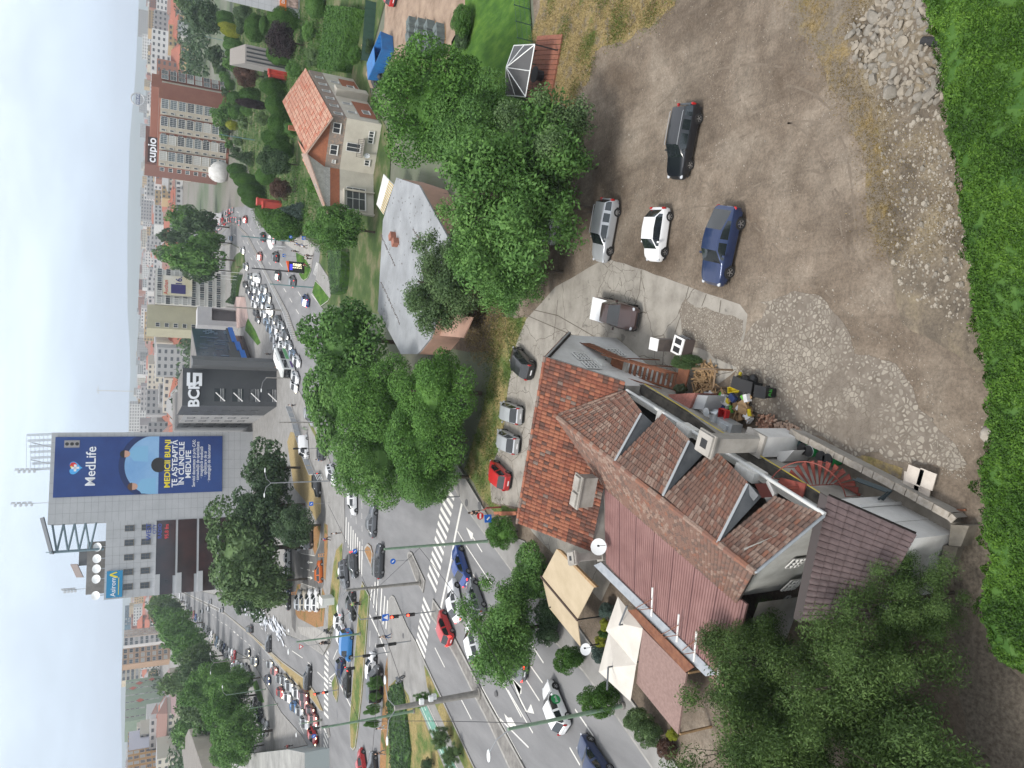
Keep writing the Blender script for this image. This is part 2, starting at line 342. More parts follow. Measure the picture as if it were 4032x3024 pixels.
def cobble_mat(name='shattered_concrete',scale=4.0,mask=True):
 M=bpy.data.materials.new(name);M.use_nodes=True;nt=M.node_tree;bs=nt.nodes['Principled BSDF'];bs.inputs['Roughness'].default_value=.95;bs.inputs['Specular IOR Level'].default_value=.15
 P=N(nt,'ShaderNodeNewGeometry').outputs['Position'];L=nt.links.new
 def noi(sc,det=5,off=0):
  n=N(nt,'ShaderNodeTexNoise');n.inputs['Scale'].default_value=sc;n.inputs['Detail'].default_value=det
  mpn=N(nt,'ShaderNodeMapping');mpn.inputs['Location'].default_value=(off,off,0);L(P,mpn.inputs[0]);L(mpn.outputs[0],n.inputs['Vector']);return n
 dn=noi(1.3,3);dm=N(nt,'ShaderNodeVectorMath',operation='MULTIPLY_ADD');L(dn.outputs['Color'],dm.inputs[0]);dm.inputs[1].default_value=(.35,.35,0);L(P,dm.inputs[2])
 v=N(nt,'ShaderNodeTexVoronoi',feature='DISTANCE_TO_EDGE');v.inputs['Scale'].default_value=scale;L(dm.outputs[0],v.inputs['Vector'])
 v1=N(nt,'ShaderNodeTexVoronoi');v1.inputs['Scale'].default_value=scale;L(dm.outputs[0],v1.inputs['Vector'])
 th=N(nt,'ShaderNodeMapRange');th.inputs['From Min'].default_value=.38;th.inputs['From Max'].default_value=.62;th.inputs['To Min'].default_value=.03;th.inputs['To Max'].default_value=.17
 L(noi(.4,6,7).outputs['Fac'],th.inputs[0])
 ss=N(nt,'ShaderNodeMath',operation='SUBTRACT');L(v.outputs['Distance'],ss.inputs[0]);L(th.outputs[0],ss.inputs[1])
 mr=N(nt,'ShaderNodeMapRange');mr.inputs['From Min'].default_value=0;mr.inputs['From Max'].default_value=.05;L(ss.outputs[0],mr.inputs[0])
 r=N(nt,'ShaderNodeValToRGB');r.color_ramp.elements[0].position=.3;r.color_ramp.elements[0].color=(.13,.11,.09,1);r.color_ramp.elements[1].position=.7;r.color_ramp.elements[1].color=(.19,.165,.138,1);L(noi(2,7,3).outputs['Fac'],r.inputs[0])
 s=N(nt,'ShaderNodeValToRGB');s.color_ramp.elements[0].color=(.20,.178,.148,1);s.color_ramp.elements[1].color=(.30,.272,.228,1)
 sp=N(nt,'ShaderNodeSeparateXYZ');L(v1.outputs['Color'],sp.inputs[0]);L(sp.outputs[0],s.inputs[0])
 k=N(nt,'ShaderNodeMixRGB');L(mr.outputs[0],k.inputs[0]);L(r.outputs[0],k.inputs[1]);L(s.outputs[0],k.inputs[2]);out=k.outputs[0]
 if mask:
  mm=N(nt,'ShaderNodeMapRange');mm.inputs['From Min'].default_value=.60;mm.inputs['From Max'].default_value=.66;L(noi(.22,6,31).outputs['Fac'],mm.inputs[0])
  k2=N(nt,'ShaderNodeMixRGB');L(mm.outputs[0],k2.inputs[0]);L(out,k2.inputs[1]);L(r.outputs[0],k2.inputs[2]);out=k2.outputs[0]
 L(out,bs.inputs['Base Color'])
 bp=N(nt,'ShaderNodeBump');bp.inputs['Strength'].default_value=.6;bp.inputs['Distance'].default_value=.04;L(mr.outputs[0],bp.inputs['Height']);L(bp.outputs[0],bs.inputs['Normal'])
 return M
M_conc=conc_mat();M_cob=cobble_mat()
S=9000
mb=MB();mb.add([(-S,-100,-.10),(S,-100,-.10),(S,S*1.05,-.10),(-S,S*1.05,-.10)],[(0,1,2,3)]);mb.build('ground',M_city,kind='structure')
sheet('dirt_lot',GP('O',[(1143,-150),(1166,270),(1150,560),(1085,760),(1020,990),(1010,1010),(1075,1170),(1400,1659),(1500,1900),(2600,2300),(2600,-300)]),0,M_dirt)
sheet('weedy_ground',PL('W',[(-80,-100),(800,-80),(740,60),(600,150),(430,260),(300,300),(230,350),(210,500),(130,600),(60,800),(150,960),(-150,1000),(-200,300)]),.006,M_weed,rag=(.5,.3,1,.6))
sheet('weedy_margin',GP('X',[(60,-60),(620,-60),(660,80),(520,200),(540,420),(660,620),(720,780),(770,1000),(800,1300),(900,1659),(740,1700),(640,1500),(640,1200),(600,950),(520,750),(400,580),(350,460),(300,330),(240,200)]),.006,M_weed2,rag=(.5,.25,2,.6))
sheet('rubble_soil',PL('X',[(640,-60),(1400,-60),(1400,1800)],'Y',[(1500,500),(1500,760),(1350,760),(1150,600),(900,450),(820,200),(780,0)],'X',[(760,1300),(730,1000),(700,760),(600,560),(540,400),(500,200)]),.010,M_rubsoil,rag=(.5,.25,3,.6))
sheet('weedy_patch',GP('Y',[(420,1260),(520,1270),(600,1320),(700,1350),(860,1400),(860,1520),(700,1440),(560,1360),(440,1290)]),.016,M_weed,rag=(.3,.15,4))
sheet('path_gravel',GP('Z',[(1200,100),(1500,-60),(1480,900),(1700,1100),(1700,1659),(1300,1659),(1200,700)]),.006,mat('leafy_gravel',(.075,.062,.048),(.17,.145,.115),scale=5,rough=1,detail=8,bump=.5,bscale=15),rag=(.5,.25,5))
sheet('concrete_yard',PL('S',[(480,520),(1010,705),(1220,790),(1350,830),(1400,890),(1385,1010),(1340,1250),(1290,1290),(1000,1500)],'O',[(1300,1300),(1150,1150),(1118,1095),(1060,1085),(1058,1010),(1085,960),(1096,850),(1112,750),(1137,690),(1200,620)]),.012,M_conc,rag=(1.2,.06,6))
sheet('shattered_yard',PL('Y',[(-60,300),(170,262),(330,290),(450,410),(545,540),(570,650),(690,680),(820,700),(920,830),(970,920),(985,1010),(1060,1080),(1180,1200),(1280,1370),(1200,1420),(1000,1390),(860,1370),(680,1310),(560,1330),(300,1200),(160,1120),(60,1060),(-150,1000),(-280,800)],'S',[(1300,1290),(1350,1200),(1400,1010),(1500,900),(1545,810)]),.017,M_cob,rag=(.35,.22,7))
sheet('shattered_patch',GP('S',[(990,820),(1200,860),(1390,900),(1380,1020),(1330,1240),(1200,1170),(1060,1100),(960,1010),(940,900)]),.020,cobble_mat('shattered_small',6.5,False),rag=(.4,.25,8))
sheet('grass_strip',PL('O',[(1062,680),(1137,690),(1112,750),(1096,850),(1085,960),(1058,1010),(1062,1088),(1118,1100),(1085,1120),(1050,1090),(1003,1012),(1040,900),(1070,760)]),.018,M_verge,rag=(.5,.15,9))
sheet('lawn',PL('O',[(1008,-80),(1139,-80),(1150,90),(1165,270),(1100,330),(980,200),(975,90),(1003,40)]),.01,M_lawn)
sheet('bare_plot',PL('O',[(835,-60),(1008,-60),(1003,40),(975,100),(960,200),(800,190),(790,160),(830,60)]),.01,mat('bare_earth',(.19,.135,.095),(.32,.24,.175),scale=.5,c3=(.26,.19,.14),rough=1,detail=9,bump=.4,bscale=6))
ROAD=PL('L',[(1150,1950),(700,1300),(500,1030),(220,740)],'D',[(1640,1150),(1270,650),(1020,300),(900,110)],'P',[(1640,1640),(1420,1400)],'H',[(1390,1220),(1290,1060),(1330,900),(1370,690),(1385,505),(1325,505),(1290,690),(1180,830),(1110,560),(900,440),(760,330),(680,270),(620,180),(590,80),(560,0),(500,-40),(480,40),(370,50),(300,60),(130,140),(0,260),(-110,330),(-140,420),(0,450),(140,430),(250,490),(330,470),(425,520),(475,650),(505,760),(480,890),(520,1080),(590,1230),(640,1370),(760,1480),(820,1600)],'I',[(540,430),(600,640),(720,850),(850,1040),(950,1250),(1050,1450)],'A',[(830,360),(880,580),(1000,960),(1070,1030),(1078,1300)],'B',[(1070,100),(1055,200),(1030,620),(1000,850),(985,960),(900,1330)],'C',[(820,330),(640,205),(540,140)],'M',[(1500,570),(1150,300),(800,215),(640,205),(560,232),(700,330),(860,520),(1040,680),(1200,760),(1250,810)],'C',[(260,880),(330,1000),(560,1260),(640,1390),(720,1750),(1200,1900),(1700,1900)],'L',[(300,2600)])
sheet('road_asphalt',ROAD,.008,M_asph)
raised('far_pavement',PL('H',[(505,770),(480,890),(520,1080),(590,1230),(640,1370),(760,1480),(820,1600)],'I',[(540,430),(600,640),(720,850),(850,1040),(950,1250),(1050,1450)],'A',[(830,360),(880,580),(1000,960),(1070,1030),(1078,1300)],'B',[(1070,100),(1055,200),(1030,620),(1000,850),(985,960),(890,1190),(880,1320)],'C',[(820,325),(640,200),(540,135)],'M',[(1500,560),(1150,290),(800,210),(640,195)],'P',[(650,2100),(650,1300)],'H',[(0,470),(140,450),(250,505),(330,485),(425,535),(475,660)]),.13,[M_pave,M_kerb])
raised('left_pavement',PL('M',[(560,240),(700,335),(860,525),(1040,685),(1200,765),(1250,815)],'C',[(260,885),(330,1005),(560,1265),(640,1395),(720,1750)],'M',[(1100,2000),(560,2100),(400,1000),(450,300)]),.13,[M_pave,M_kerb])
raised('near_pavement',PL('L',[(1150,1950),(700,1300),(500,1030),(220,740)],'D',[(1640,1165),(1265,655),(1010,300),(900,110)],'P',[(1640,1650)],'P',[(1700,1650),(1850,1905),(1960,2090),(2070,2130),(2290,2480),(2560,2850),(2760,3150)]),.13,[M_pave,M_kerb])
raised('corner_pavement',PL('H',[(1100,565),(900,430),(860,380),(1040,440),(1150,370),(1330,510),(1325,520),(1290,690),(1285,770),(1200,620)]),.12,[M_pave2,M_kerb])
raised('grass_island',PL('H',[(1100,575),(1200,620),(1270,740),(1280,790),(1240,890),(1195,920),(1165,900),(1140,850),(1110,700)]),.13,[M_lawn,M_kerb])
raised('side_path',PL('H',[(1370,700),(1500,900),(1530,1020),(1500,1120),(1400,980),(1335,905)]),.11,[M_pave,M_kerb],kerb=0)
raised('roadside_lawn',PL('H',[(1390,1225),(1290,1060),(1330,910),(1400,980),(1500,1120),(1480,1160)]),.12,[M_lawn,M_kerb])
PK=GP('O',[(560,490),(548,420),(500,300),(480,0),(480,-150),(1000,-150),(838,-20),(790,140),(840,300),(830,600),(820,660),(740,660),(700,640)])
park=[(q.x,q.y)for q in PK]
sheet('park_ground',PL('H',[(1390,505),(1370,690),(1335,905),(1400,980),(1500,1120),(1480,1160)],'O',[(695,655),(830,680),(845,300),(800,200),(795,140),(838,-20),(1000,-150),(560,-150),(505,0),(515,300),(548,400)],'H',[(620,100),(690,270),(760,320),(900,420),(1040,430),(1150,365)]),.004,M_grass)
raised('plaza',PL('J',[(905,270),(925,248),(945,262)],'E',[(320,-10),(420,165),(520,385),(740,850),(1100,1620),(1300,2000),(200,2100)],'C',[(1545,1900),(1590,1000),(1585,300)],'J',[(890,720),(895,400)]),.13,[M_pave,M_kerb])
raised('central_median',PL('D',[(625,1370),(715,1500)],'E',[(715,-70),(890,130),(1030,400),(1290,900),(1500,1270),(1800,1820),(1600,1820),(1300,1170),(1150,880),(900,370),(740,90),(650,-60)],'D',[(600,1590)]),.15,[M_isl,M_kerb],kerb=.3)
raised('tapered_island',GP('D',[(330,825),(350,812),(378,828),(530,1155),(508,1300),(420,1150),(322,880)]),.15,[M_isl,M_kerb],kerb=.25)
raised('teardrop_island',GP('B',[(1316,160),(1350,118),(1388,148),(1412,230),(1405,330),(1392,400),(1368,350),(1312,220)]),.15,[M_orange,M_kerb],kerb=.35)
raised('grass_median',PL('B',[(1285,570),(1372,735),(1352,1000),(1330,1300)],'C',[(1300,545),(1280,800),(1235,1200),(1205,1420),(1180,1450),(1150,1420),(1138,1100),(1160,800)],'B',[(1210,1300),(1240,900),(1262,680)]),.15,[M_verge,M_kerb],kerb=.22)
raised('grass_islet',GP('C',[(970,540),(1003,690),(1000,800),(985,882),(942,800),(925,640)]),.15,[M_verge,M_kerb],kerb=.2)
raised('thin_islet',GP('C',[(872,1150),(895,1200),(905,1280),(890,1300),(875,1240)]),.15,[M_isl,M_kerb],kerb=.15)
raised('planted_median',PL('C',[(0,132),(330,480),(530,690),(690,850),(785,985),(822,985),(722,750),(600,590),(340,400),(0,102)],'M',[(1000,385),(640,212),(1000,395)][::1]),.15,[M_tan,M_kerb],kerb=.25)
raised('boulevard_median',PL('H',[(140,418),(340,248),(395,268),(510,385),(630,615),(720,805),(990,1305),(1090,1625),(1125,1625),(1012,1300),(740,790),(650,605),(530,375),(405,250),(340,232),(130,408)]),.16,[M_isl,M_kerb],kerb=.12)
def top(name,c,pts,z,m,rag=None):return sheet(name,ccw([(q[0],q[1])for q in(c if c.__class__ is list else GP(c,pts))]),z,m,rag=rag)
top('dry_slope','A',[(440,300),(540,330),(620,560),(700,800),(800,1000),(800,1250),(740,1350),(640,1150),(480,960),(440,700),(400,420)],.146,M_tan)
top('verge','A',[(650,200),(690,200),(800,450),(810,540),(770,430),(700,300)],.15,M_verge)
top('verge_strip','B',[(1055,110),(1050,300),(1028,560),(998,850),(980,1000),(880,1190),(890,900),(915,650),(950,350),(980,200)],.15,M_verge)
top('parking_asphalt',PL('A',[(700,1250),(790,1400),(800,1560)],'B',[(780,150),(735,265),(560,240),(470,180)],'B',[(450,100),(440,600),(455,1100),(500,1180),(520,640),(560,590),(780,660),(820,640),(835,600),(850,100)],'A',[(850,1560),(860,1250),(830,1000),(800,900)]),None,.140,M_asphd)
top('rusty_bed','B',[(505,900),(560,600),(520,600),(500,700),(500,950),(530,1000),(740,1110),(830,1095),(860,760),(820,640),(780,900)],.154,M_orange)
top('rusty_verge','B',[(840,-120),(880,-100),(880,200),(855,560),(830,520),(840,200)],.154,M_orange)
top('rusty_corner','B',[(705,-100),(800,-100),(770,150),(730,262),(705,180)],.156,M_orange)
top('tiled_corner',PL('B',[(520,1100),(740,1110),(860,1180),(880,1300),(800,1290),(560,1190)]),None,.155,M_pave2)
top('plaza_grass','E',[(270,700),(340,800),(360,900),(470,930),(560,1180),(700,1500),(800,1750),(60,1750),(90,1000),(100,700),(200,600)],.15,M_verge)
top('plaza_verge','E',[(522,440),(560,500),(650,700),(735,870),(1090,1620),(1200,1850),(1090,1850),(900,1450),(640,880),(560,700)],.15,M_verge)
top('dirt_verge',PL('C',[(1588,340),(1600,900),(1570,1659),(1560,1850),(1490,1850),(1510,1300),(1535,900),(1560,500)]),None,.155,M_orange)
top('cycle_path','E',[(455,925),(545,890),(690,1200),(920,1680),(985,1850),(860,1850),(800,1680)],.156,M_pave)
top('cycle_lane','E',[(472,930),(540,895),(690,1210),(905,1659),(985,1850),(870,1850),(795,1659)],.160,M_cycle)
top('kerb_grass','F',[(1180,650),(1240,620),(1290,760),(1330,880),(1270,890)],.15,M_lawn)
top('corner_lawn',PL('I',[(228,150),(320,300),(385,450),(350,480),(200,300)]),None,.15,M_lawn)
top('far_lawn',PL('H',[(400,600),(480,560),(500,700),(480,760),(440,800),(400,900),(330,950),(330,760),(370,640)]),None,.15,M_grass)
mk=MB()
def ln(c,a,b,w=.14,z=.016):
 p=G(c,*a,z);q=G(c,*b,z);d=(q-p).normalized()*.0;n=Vector((-(q-p).y,(q-p).x,0)).normalized()*w/2
 mk.add([p-n,q-n,q+n,p+n],[(0,1,2,3)])
def pl(c,pts,w=.14,z=.016):
 for i in range(len(pts)-1):ln(c,pts[i],pts[i+1],w,z)
def poly(c,pts,z=.016):
 P=ccw([tuple(G(c,*q,z))for q in pts]);mk.add(P,[tuple(range(len(P)))])
for a,b in[((800,115),(865,195)),((740,128),(850,292)),((725,215),(830,385)),((705,300),(812,480)),((688,385),(795,572)),((672,470),(775,662)),((655,560),(758,748)),((638,650),(740,845)),((620,738),(722,932)),((602,825),(705,1018)),((587,910),(688,1107)),((570,995),(668,1197)),((553,1080),(652,1287)),((500,1365),(598,1575)),((487,1450),(580,1655))]:ln('D',a,b,.5)
for a,b in[((1155,390),(1222,530)),((1145,450),(1213,592)),((1135,505),(1205,650)),((1127,560),(1197,706)),((1118,612),(1188,762))]:ln('J',a,b,.5)
for x,y0,y1 in[(1090,-190,100),(1118,-130,170),(1146,-85,225),(1172,-40,285),(1198,0,345),(1224,45,400),(1250,95,455),(1277,150,510)]:ln('B',(x,y0),(x-6,y1),.42)
for x,y0,y1 in[(1398,620,790),(1432,575,880),(1466,560,960),(1510,650,1030),(1546,740,1075),(1580,790,1130),(1612,850,1170),(1642,900,1210)]:ln('B',(x,y0),(x-22,y1),.42)
for a,b in[((862,282),(882,312)),((838,320),(880,372)),((834,384),(880,442)),((832,455),(879,512)),((830,522),(878,582)),((828,592),(876,648)),((828,658),(876,720)),((828,730),(877,786)),((828,792),(877,850)),((828,862),(877,920)),((828,932),(873,976)),((828,1005),(880,1066)),((825,1180),(875,1300)),((825,1245),(875,1370)),((822,1312),(873,1440)),((822,1382),(873,1510)),((822,1452),(873,1580)),((822,1522),(873,1650)),((822,1592),(873,1730))]:ln('C',a,b,.5)
pl('D',[(955,250),(875,640),(825,930),(740,1330),(708,1480)],.42)
for a,b in[((905,575),(978,700)),((1005,745),(1310,1205)),((835,895),(858,935)),((1090,1085),(1128,1158)),((1000,1175),(1062,1285)),((775,1215),(800,1258)),((1085,645),(1195,820))]:ln('D',a,b,.14)
poly('D',[(1005,528),(1088,600),(1080,670),(1062,668)]);
for a,b in[((637,238),(752,468)),((948,850),(1068,1083)),((1280,400),(1445,655)),((1445,655),(1659,1055))]:ln('E',a,b,.16)
for a,b in[((1028,400),(1160,660)),((1190,700),(1659,1560))]:ln('E',a,b,.16)
for a,b in[((640,10),(780,130)),((760,100),(1060,690)),((1110,800),(1330,1230)),((1370,1280),(1520,1600))]:ln('E',a,b,.12)
for a,b in[((185,760),(258,866)),((145,840),(232,972)),((135,975),(226,1102)),((110,1070),(206,1220)),((0,1150),(163,1430)),((438,1275),(558,1450)),((403,1525),(470,1640)),((-60,1330),(135,1525))]:ln('L',a,b,.15)
poly('E',[(1455,1015),(1500,1065),(1540,1062),(1600,1165),(1555,1160),(1572,1215),(1545,1190),(1500,1150)])
poly('E',[(1545,590),(1659,700),(1659,780),(1635,790)])
poly('L',[(25,1070),(85,1140),(75,1190),(125,1290),(150,1240),(172,1305),(110,1290),(60,1170)])
pl('B',[(1365,960),(1460,1160),(1570,1440)],.3);
for a,b in[((1372,1150),(1365,1340)),((1440,1300),(1435,1340))]:ln('B',a,b,.14)
for x,y0,y1 in[(1143,-230,-180),(1205,-190,-110),(1272,-390,-290),(1272,-240,-170),(1275,-90,-20),(1277,70,130),(1280,200,310)]:ln('B',(x,y0),(x+3,y1),.13)
for a,b in[((935,375),(985,260)),((1155,405),(1155,470)),((925,640),(885,610)),((920,665),(885,650)),((915,690),(890,690)),((965,535),(885,605)),((750,525),(830,605))]:ln('C',a,b,.18)
pl('C',[(1015,670),(1140,930)],.28);ln('C',(530,1130),(590,1255),.15);ln('C',(680,1430),(712,1560),.15);ln('C',(790,1060),(790,1450),.15);ln('C',(735,1110),(790,1220),.15);ln('C',(885,60),(905,160),.2)
for a,b in[((138,45),(165,75)),((205,95),(235,122)),((278,148),(308,172)),((355,202),(385,230)),((450,275),(575,360)),((635,408),(678,452)),((60,290),(70,240)),((0,255),(12,275)),((48,305),(72,335)),((107,375),(132,402))]:ln('C',a,b,.16)
for a,b in[((920,10),(940,25)),((960,40),(980,60)),((1000,75),(1018,95)),((1045,115),(1062,135)),((1088,150),(1110,172)),((1138,200),(1160,220)),((1190,248),(1213,272)),((1245,308),(1270,333)),((1310,375),(1332,402)),((1285,5),(1305,22)),((1340,50),(1365,70)),((1410,98),(1435,120)),((1480,150),(1508,172))]:ln('F',a,b,.18)
for i,(a,b)in enumerate([((870,388),(885,395)),((905,405),(915,412)),((930,425),(938,432)),((950,445),(960,455)),((975,467),(990,478)),((1010,485),(1025,497)),((1045,515),(1062,528)),((1075,545),(1090,556)),((1105,570),(1120,580)),((1135,595),(1152,608))]):ln('M',a,b,.2)
pl('M',[(640,222),(1000,402)],.14);pl('M',[(660,218),(1010,380)],.14)
for a,b in[((520,240),(535,275)),((555,300),(570,325)),((590,370),(608,395)),((636,445),(660,490)),((675,520),(700,555)),((725,605),(745,640)),((775,695),(795,730)),((845,785),(860,800)),((885,895),(912,938)),((950,1005),(980,1050)),((1020,1120),(1050,1172)),((1095,1255),(1130,1308)),((1175,1390),(1205,1435)),((730,420),(765,465)),((795,520),(815,552)),((905,710),(935,748)),((985,830),(998,850)),((1120,1045),(1152,1095)),((1290,1320),(1320,1368)),((470,435),(485,475)),((515,455),(535,490)),((530,560),(545,590)),((560,640),(580,672)),((605,730),(622,765)),((395,100),(420,110)),((430,140),(425,170)),((360,370),(385,380)),((500,200),(505,190))]:ln('H',a,b,.17)
pl('H',[(1385,1215),(1280,1075)],.14);pl('H',[(610,180),(670,318)],.15)
for x in(0,14,28,42,56):ln('H',(1300+x*.9,840+x*.6),(1340+x*.35,700+x*.2),.22,.016)
def arrow(c,a,b,z=.156,w=.16):
 p=G(c,*a,z);q=G(c,*b,z);d=(q-p);L=d.length;d.normalize();n=Vector((-d.y,d.x,0))
 m=p+d*L*.62;mk.add([p-n*w/2,m-n*w/2,m+n*w/2,p+n*w/2],[(0,1,2,3)]);mk.add([m-n*w*2.2,q,m+n*w*2.2],[(0,1,2)])
arrow('B',(692,345),(625,340));arrow('B',(628,518),(694,530))
for a,b in[((550,408),(580,415)),((625,428),(660,435)),((690,447),(715,450))]:ln('B',a,b,.12,.156)
for x in(590,620,650,682):ln('B',(x,180),(x+3,252),.12,.156)
ln('B',(560,238),(718,266),.12,.156)
for x in(562,590,620,650,680,708,738,768):ln('B',(x,585+(x-562)*.3),(x,655+(x-562)*.15),.12,.156)
ln('B',(562,590),(775,665),.12,.156)
for a,b in[((560,520),(0,0))][:0]:pass
for i in range(6):
 ln('E',(505+i*62,925+i*135),(530+i*62,980+i*135),.09,.165)
pl('E',[(474,932),(800,1665)],.1,.165);pl('E',[(540,897),(905,1665)],.1,.165)
mk.build('road_markings',M_mark,kind='structure')
jm=MB();mk,mk0=jm,mk
for a,b in[((708,600),(690,760)),((690,760),(600,1000)),((1015,712),(985,830)),((985,830),(925,1010)),((160,800),(130,1060)),((-10,860),(160,900)),((160,900),(420,1050)),((1225,800),(1215,880)),((1100,840),(1130,760)),((-40,900),(330,1060)),((-200,780),(-160,1150)),((-330,700),(-300,1150)),((-450,900),(-400,1500)),((-560,1100),(-520,1700))]:ln('S',a,b,.07,.019)
jm.build('slab_joints',mat('joint_dirt',(.10,.088,.07),rough=1),kind='structure');mk=mk0
tm=MB();mk,mk0=tm,mk
def trk(c,P,w):
 for o_ in(0,):
  n=len(P)*7;Q=[]
  for i in range(n+1):
   t=i/n*(len(P)-1);k=min(int(t),len(P)-2);f=t-k;p0=P[max(k-1,0)];p1=P[k];p2=P[k+1];p3=P[min(k+2,len(P)-1)]
   Q.append(tuple(.5*((2*p1[j])+(-p0[j]+p2[j])*f+(2*p0[j]-5*p1[j]+4*p2[j]-p3[j])*f*f+(-p0[j]+3*p1[j]-3*p2[j]+p3[j])*f**3)for j in(0,1)))
  for i in range(n):
   if noise.noise(Vector((Q[i][0]*.01,Q[i][1]*.01,w*9)))>-.12:ln(c,Q[i],Q[i+1],w*(.6+.6*abs(noise.noise(Vector((Q[i][0]*.03,Q[i][1]*.03,3))))),.0045)
for c_,P_,w_ in[('W',[(1250,1230),(1420,1150),(1560,1110),(1720,1140),(1850,1300)],.16),('W',[(1280,900),(1450,820),(1620,790),(1800,850),(1900,1020)],.14),('Y',[(360,240),(560,440),(760,560),(880,680)],.2),('Y',[(-300,-200),(0,60),(300,220)],.2),('W',[(600,1500),(900,1350),(1200,1420),(1500,1700)],.15),('W',[(640,700),(900,500),(1300,420),(1700,500)],.18),('X',[(-300,700),(100,560),(380,700),(500,1000),(560,1500)],.16),('X',[(-200,900),(100,800),(300,960),(420,1300),(500,1700)],.15)]:trk(c_,P_,w_)
tm.build('tyre_tracks',mat('packed_dirt',(.118,.094,.072),(.165,.135,.105),scale=1.2,rough=1,detail=8),kind='structure');mk=mk0
mb=MB()
for c,x,y,r in[('D',1355,0,0),('D',1165,275,.45),('E',1355,785,.3),('D',1010,240,.4),('E',262,95,.35)]:
 if r:
  p=G(c,x,y,.136);mb.tube([p,p+Vector((0,0,.012))],r,16)
mb.build('manhole_covers',mat('cast_iron',(.07,.07,.075),(.12,.12,.12),scale=9,rough=.7),kind='structure')
M_glass=mat('car_glass',(.015,.019,.022),rough=.08,spec=.8,coat=.3)
M_tyre=mat('tyre',(.018,.018,.018),rough=.85)
M_rim=mat('rim',(.42,.43,.44),rough=.35,metal=.8)
M_trim=mat('black_trim',(.02,.02,.022),rough=.6)
M_head=mat('headlamp',(.45,.47,.5),rough=.12,spec=.8)
M_tail=mat('tail_lamp',(.38,.012,.012),rough=.2,spec=.7)
M_tailon=mat('tail_lamp_lit',(.6,.01,.01),rough=.3,emit=(1,.03,.02,2.5))
M_headon=mat('headlamp_lit',(.9,.9,.8),rough=.3,emit=(1,.85,.55,3))
M_plate=mat('number_plate',(.75,.76,.78),rough=.5)
PAINT=dict(white=(.74,.75,.76),silver=(.44,.46,.48),grey=(.16,.17,.185),darkgrey=(.06,.065,.072),black=(.014,.015,.017),charcoal=(.008,.010,.014),blue=(.02,.055,.22),navy=(.018,.035,.10),skyblue=(.02,.16,.42),paleblue=(.18,.28,.40),red=(.42,.018,.02),darkred=(.12,.012,.018),orange=(.52,.12,.02),brown=(.075,.045,.042),green=(.10,.30,.09),pink=(.45,.16,.15),beige=(.45,.41,.34))
def paint(c):
 me=c in('silver','grey','darkgrey','navy','brown','paleblue')
 return mat('paint_'+c,PAINT[c],rough=.28,metal=.35 if me else 0,spec=.5,coat=.6)
def lerpk(keys,x):
 if x<=keys[0][0]:return keys[0][1]
 for a,b in zip(keys,keys[1:]):
  if x<=b[0]:
   t=(x-a[0])/(b[0]-a[0]);return a[1]+(b[1]-a[1])*t
 return keys[-1][1]
CT=dict(sedan=dict(L=4.55,Wd=1.80,H=1.44,cab=(.13,.28,.56,.72),deck=.66,hood=.66,nose=.52,tail=.56,wb=(.20,.80),wr=.32),hatch=dict(L=4.10,Wd=1.76,H=1.48,cab=(.03,.12,.58,.75),deck=.60,hood=.64,nose=.50,tail=.60,wb=(.17,.80),wr=.31),mini=dict(L=3.60,Wd=1.64,H=1.48,cab=(.05,.20,.60,.77),deck=.60,hood=.64,nose=.47,tail=.56,wb=(.16,.81),wr=.30),wagon=dict(L=4.70,Wd=1.80,H=1.48,cab=(.02,.07,.56,.72),deck=.62,hood=.64,nose=.50,tail=.60,wb=(.19,.80),wr=.32),suv=dict(L=4.50,Wd=1.88,H=1.68,cab=(.02,.08,.58,.73),deck=.62,hood=.66,nose=.54,tail=.62,wb=(.19,.80),wr=.36),coupe_suv=dict(L=4.70,Wd=1.92,H=1.62,cab=(.05,.30,.56,.71),deck=.68,hood=.68,nose=.55,tail=.64,wb=(.19,.80),wr=.38),van=dict(L=5.0,Wd=1.95,H=1.98,cab=(.01,.03,.74,.87),deck=.55,hood=.56,nose=.42,tail=.55,wb=(.18,.82),wr=.34),pickup=dict(L=5.2,Wd=1.86,H=1.78,cab=(.40,.43,.62,.73),deck=.60,hood=.62,nose=.52,tail=.58,wb=(.20,.82),wr=.38))
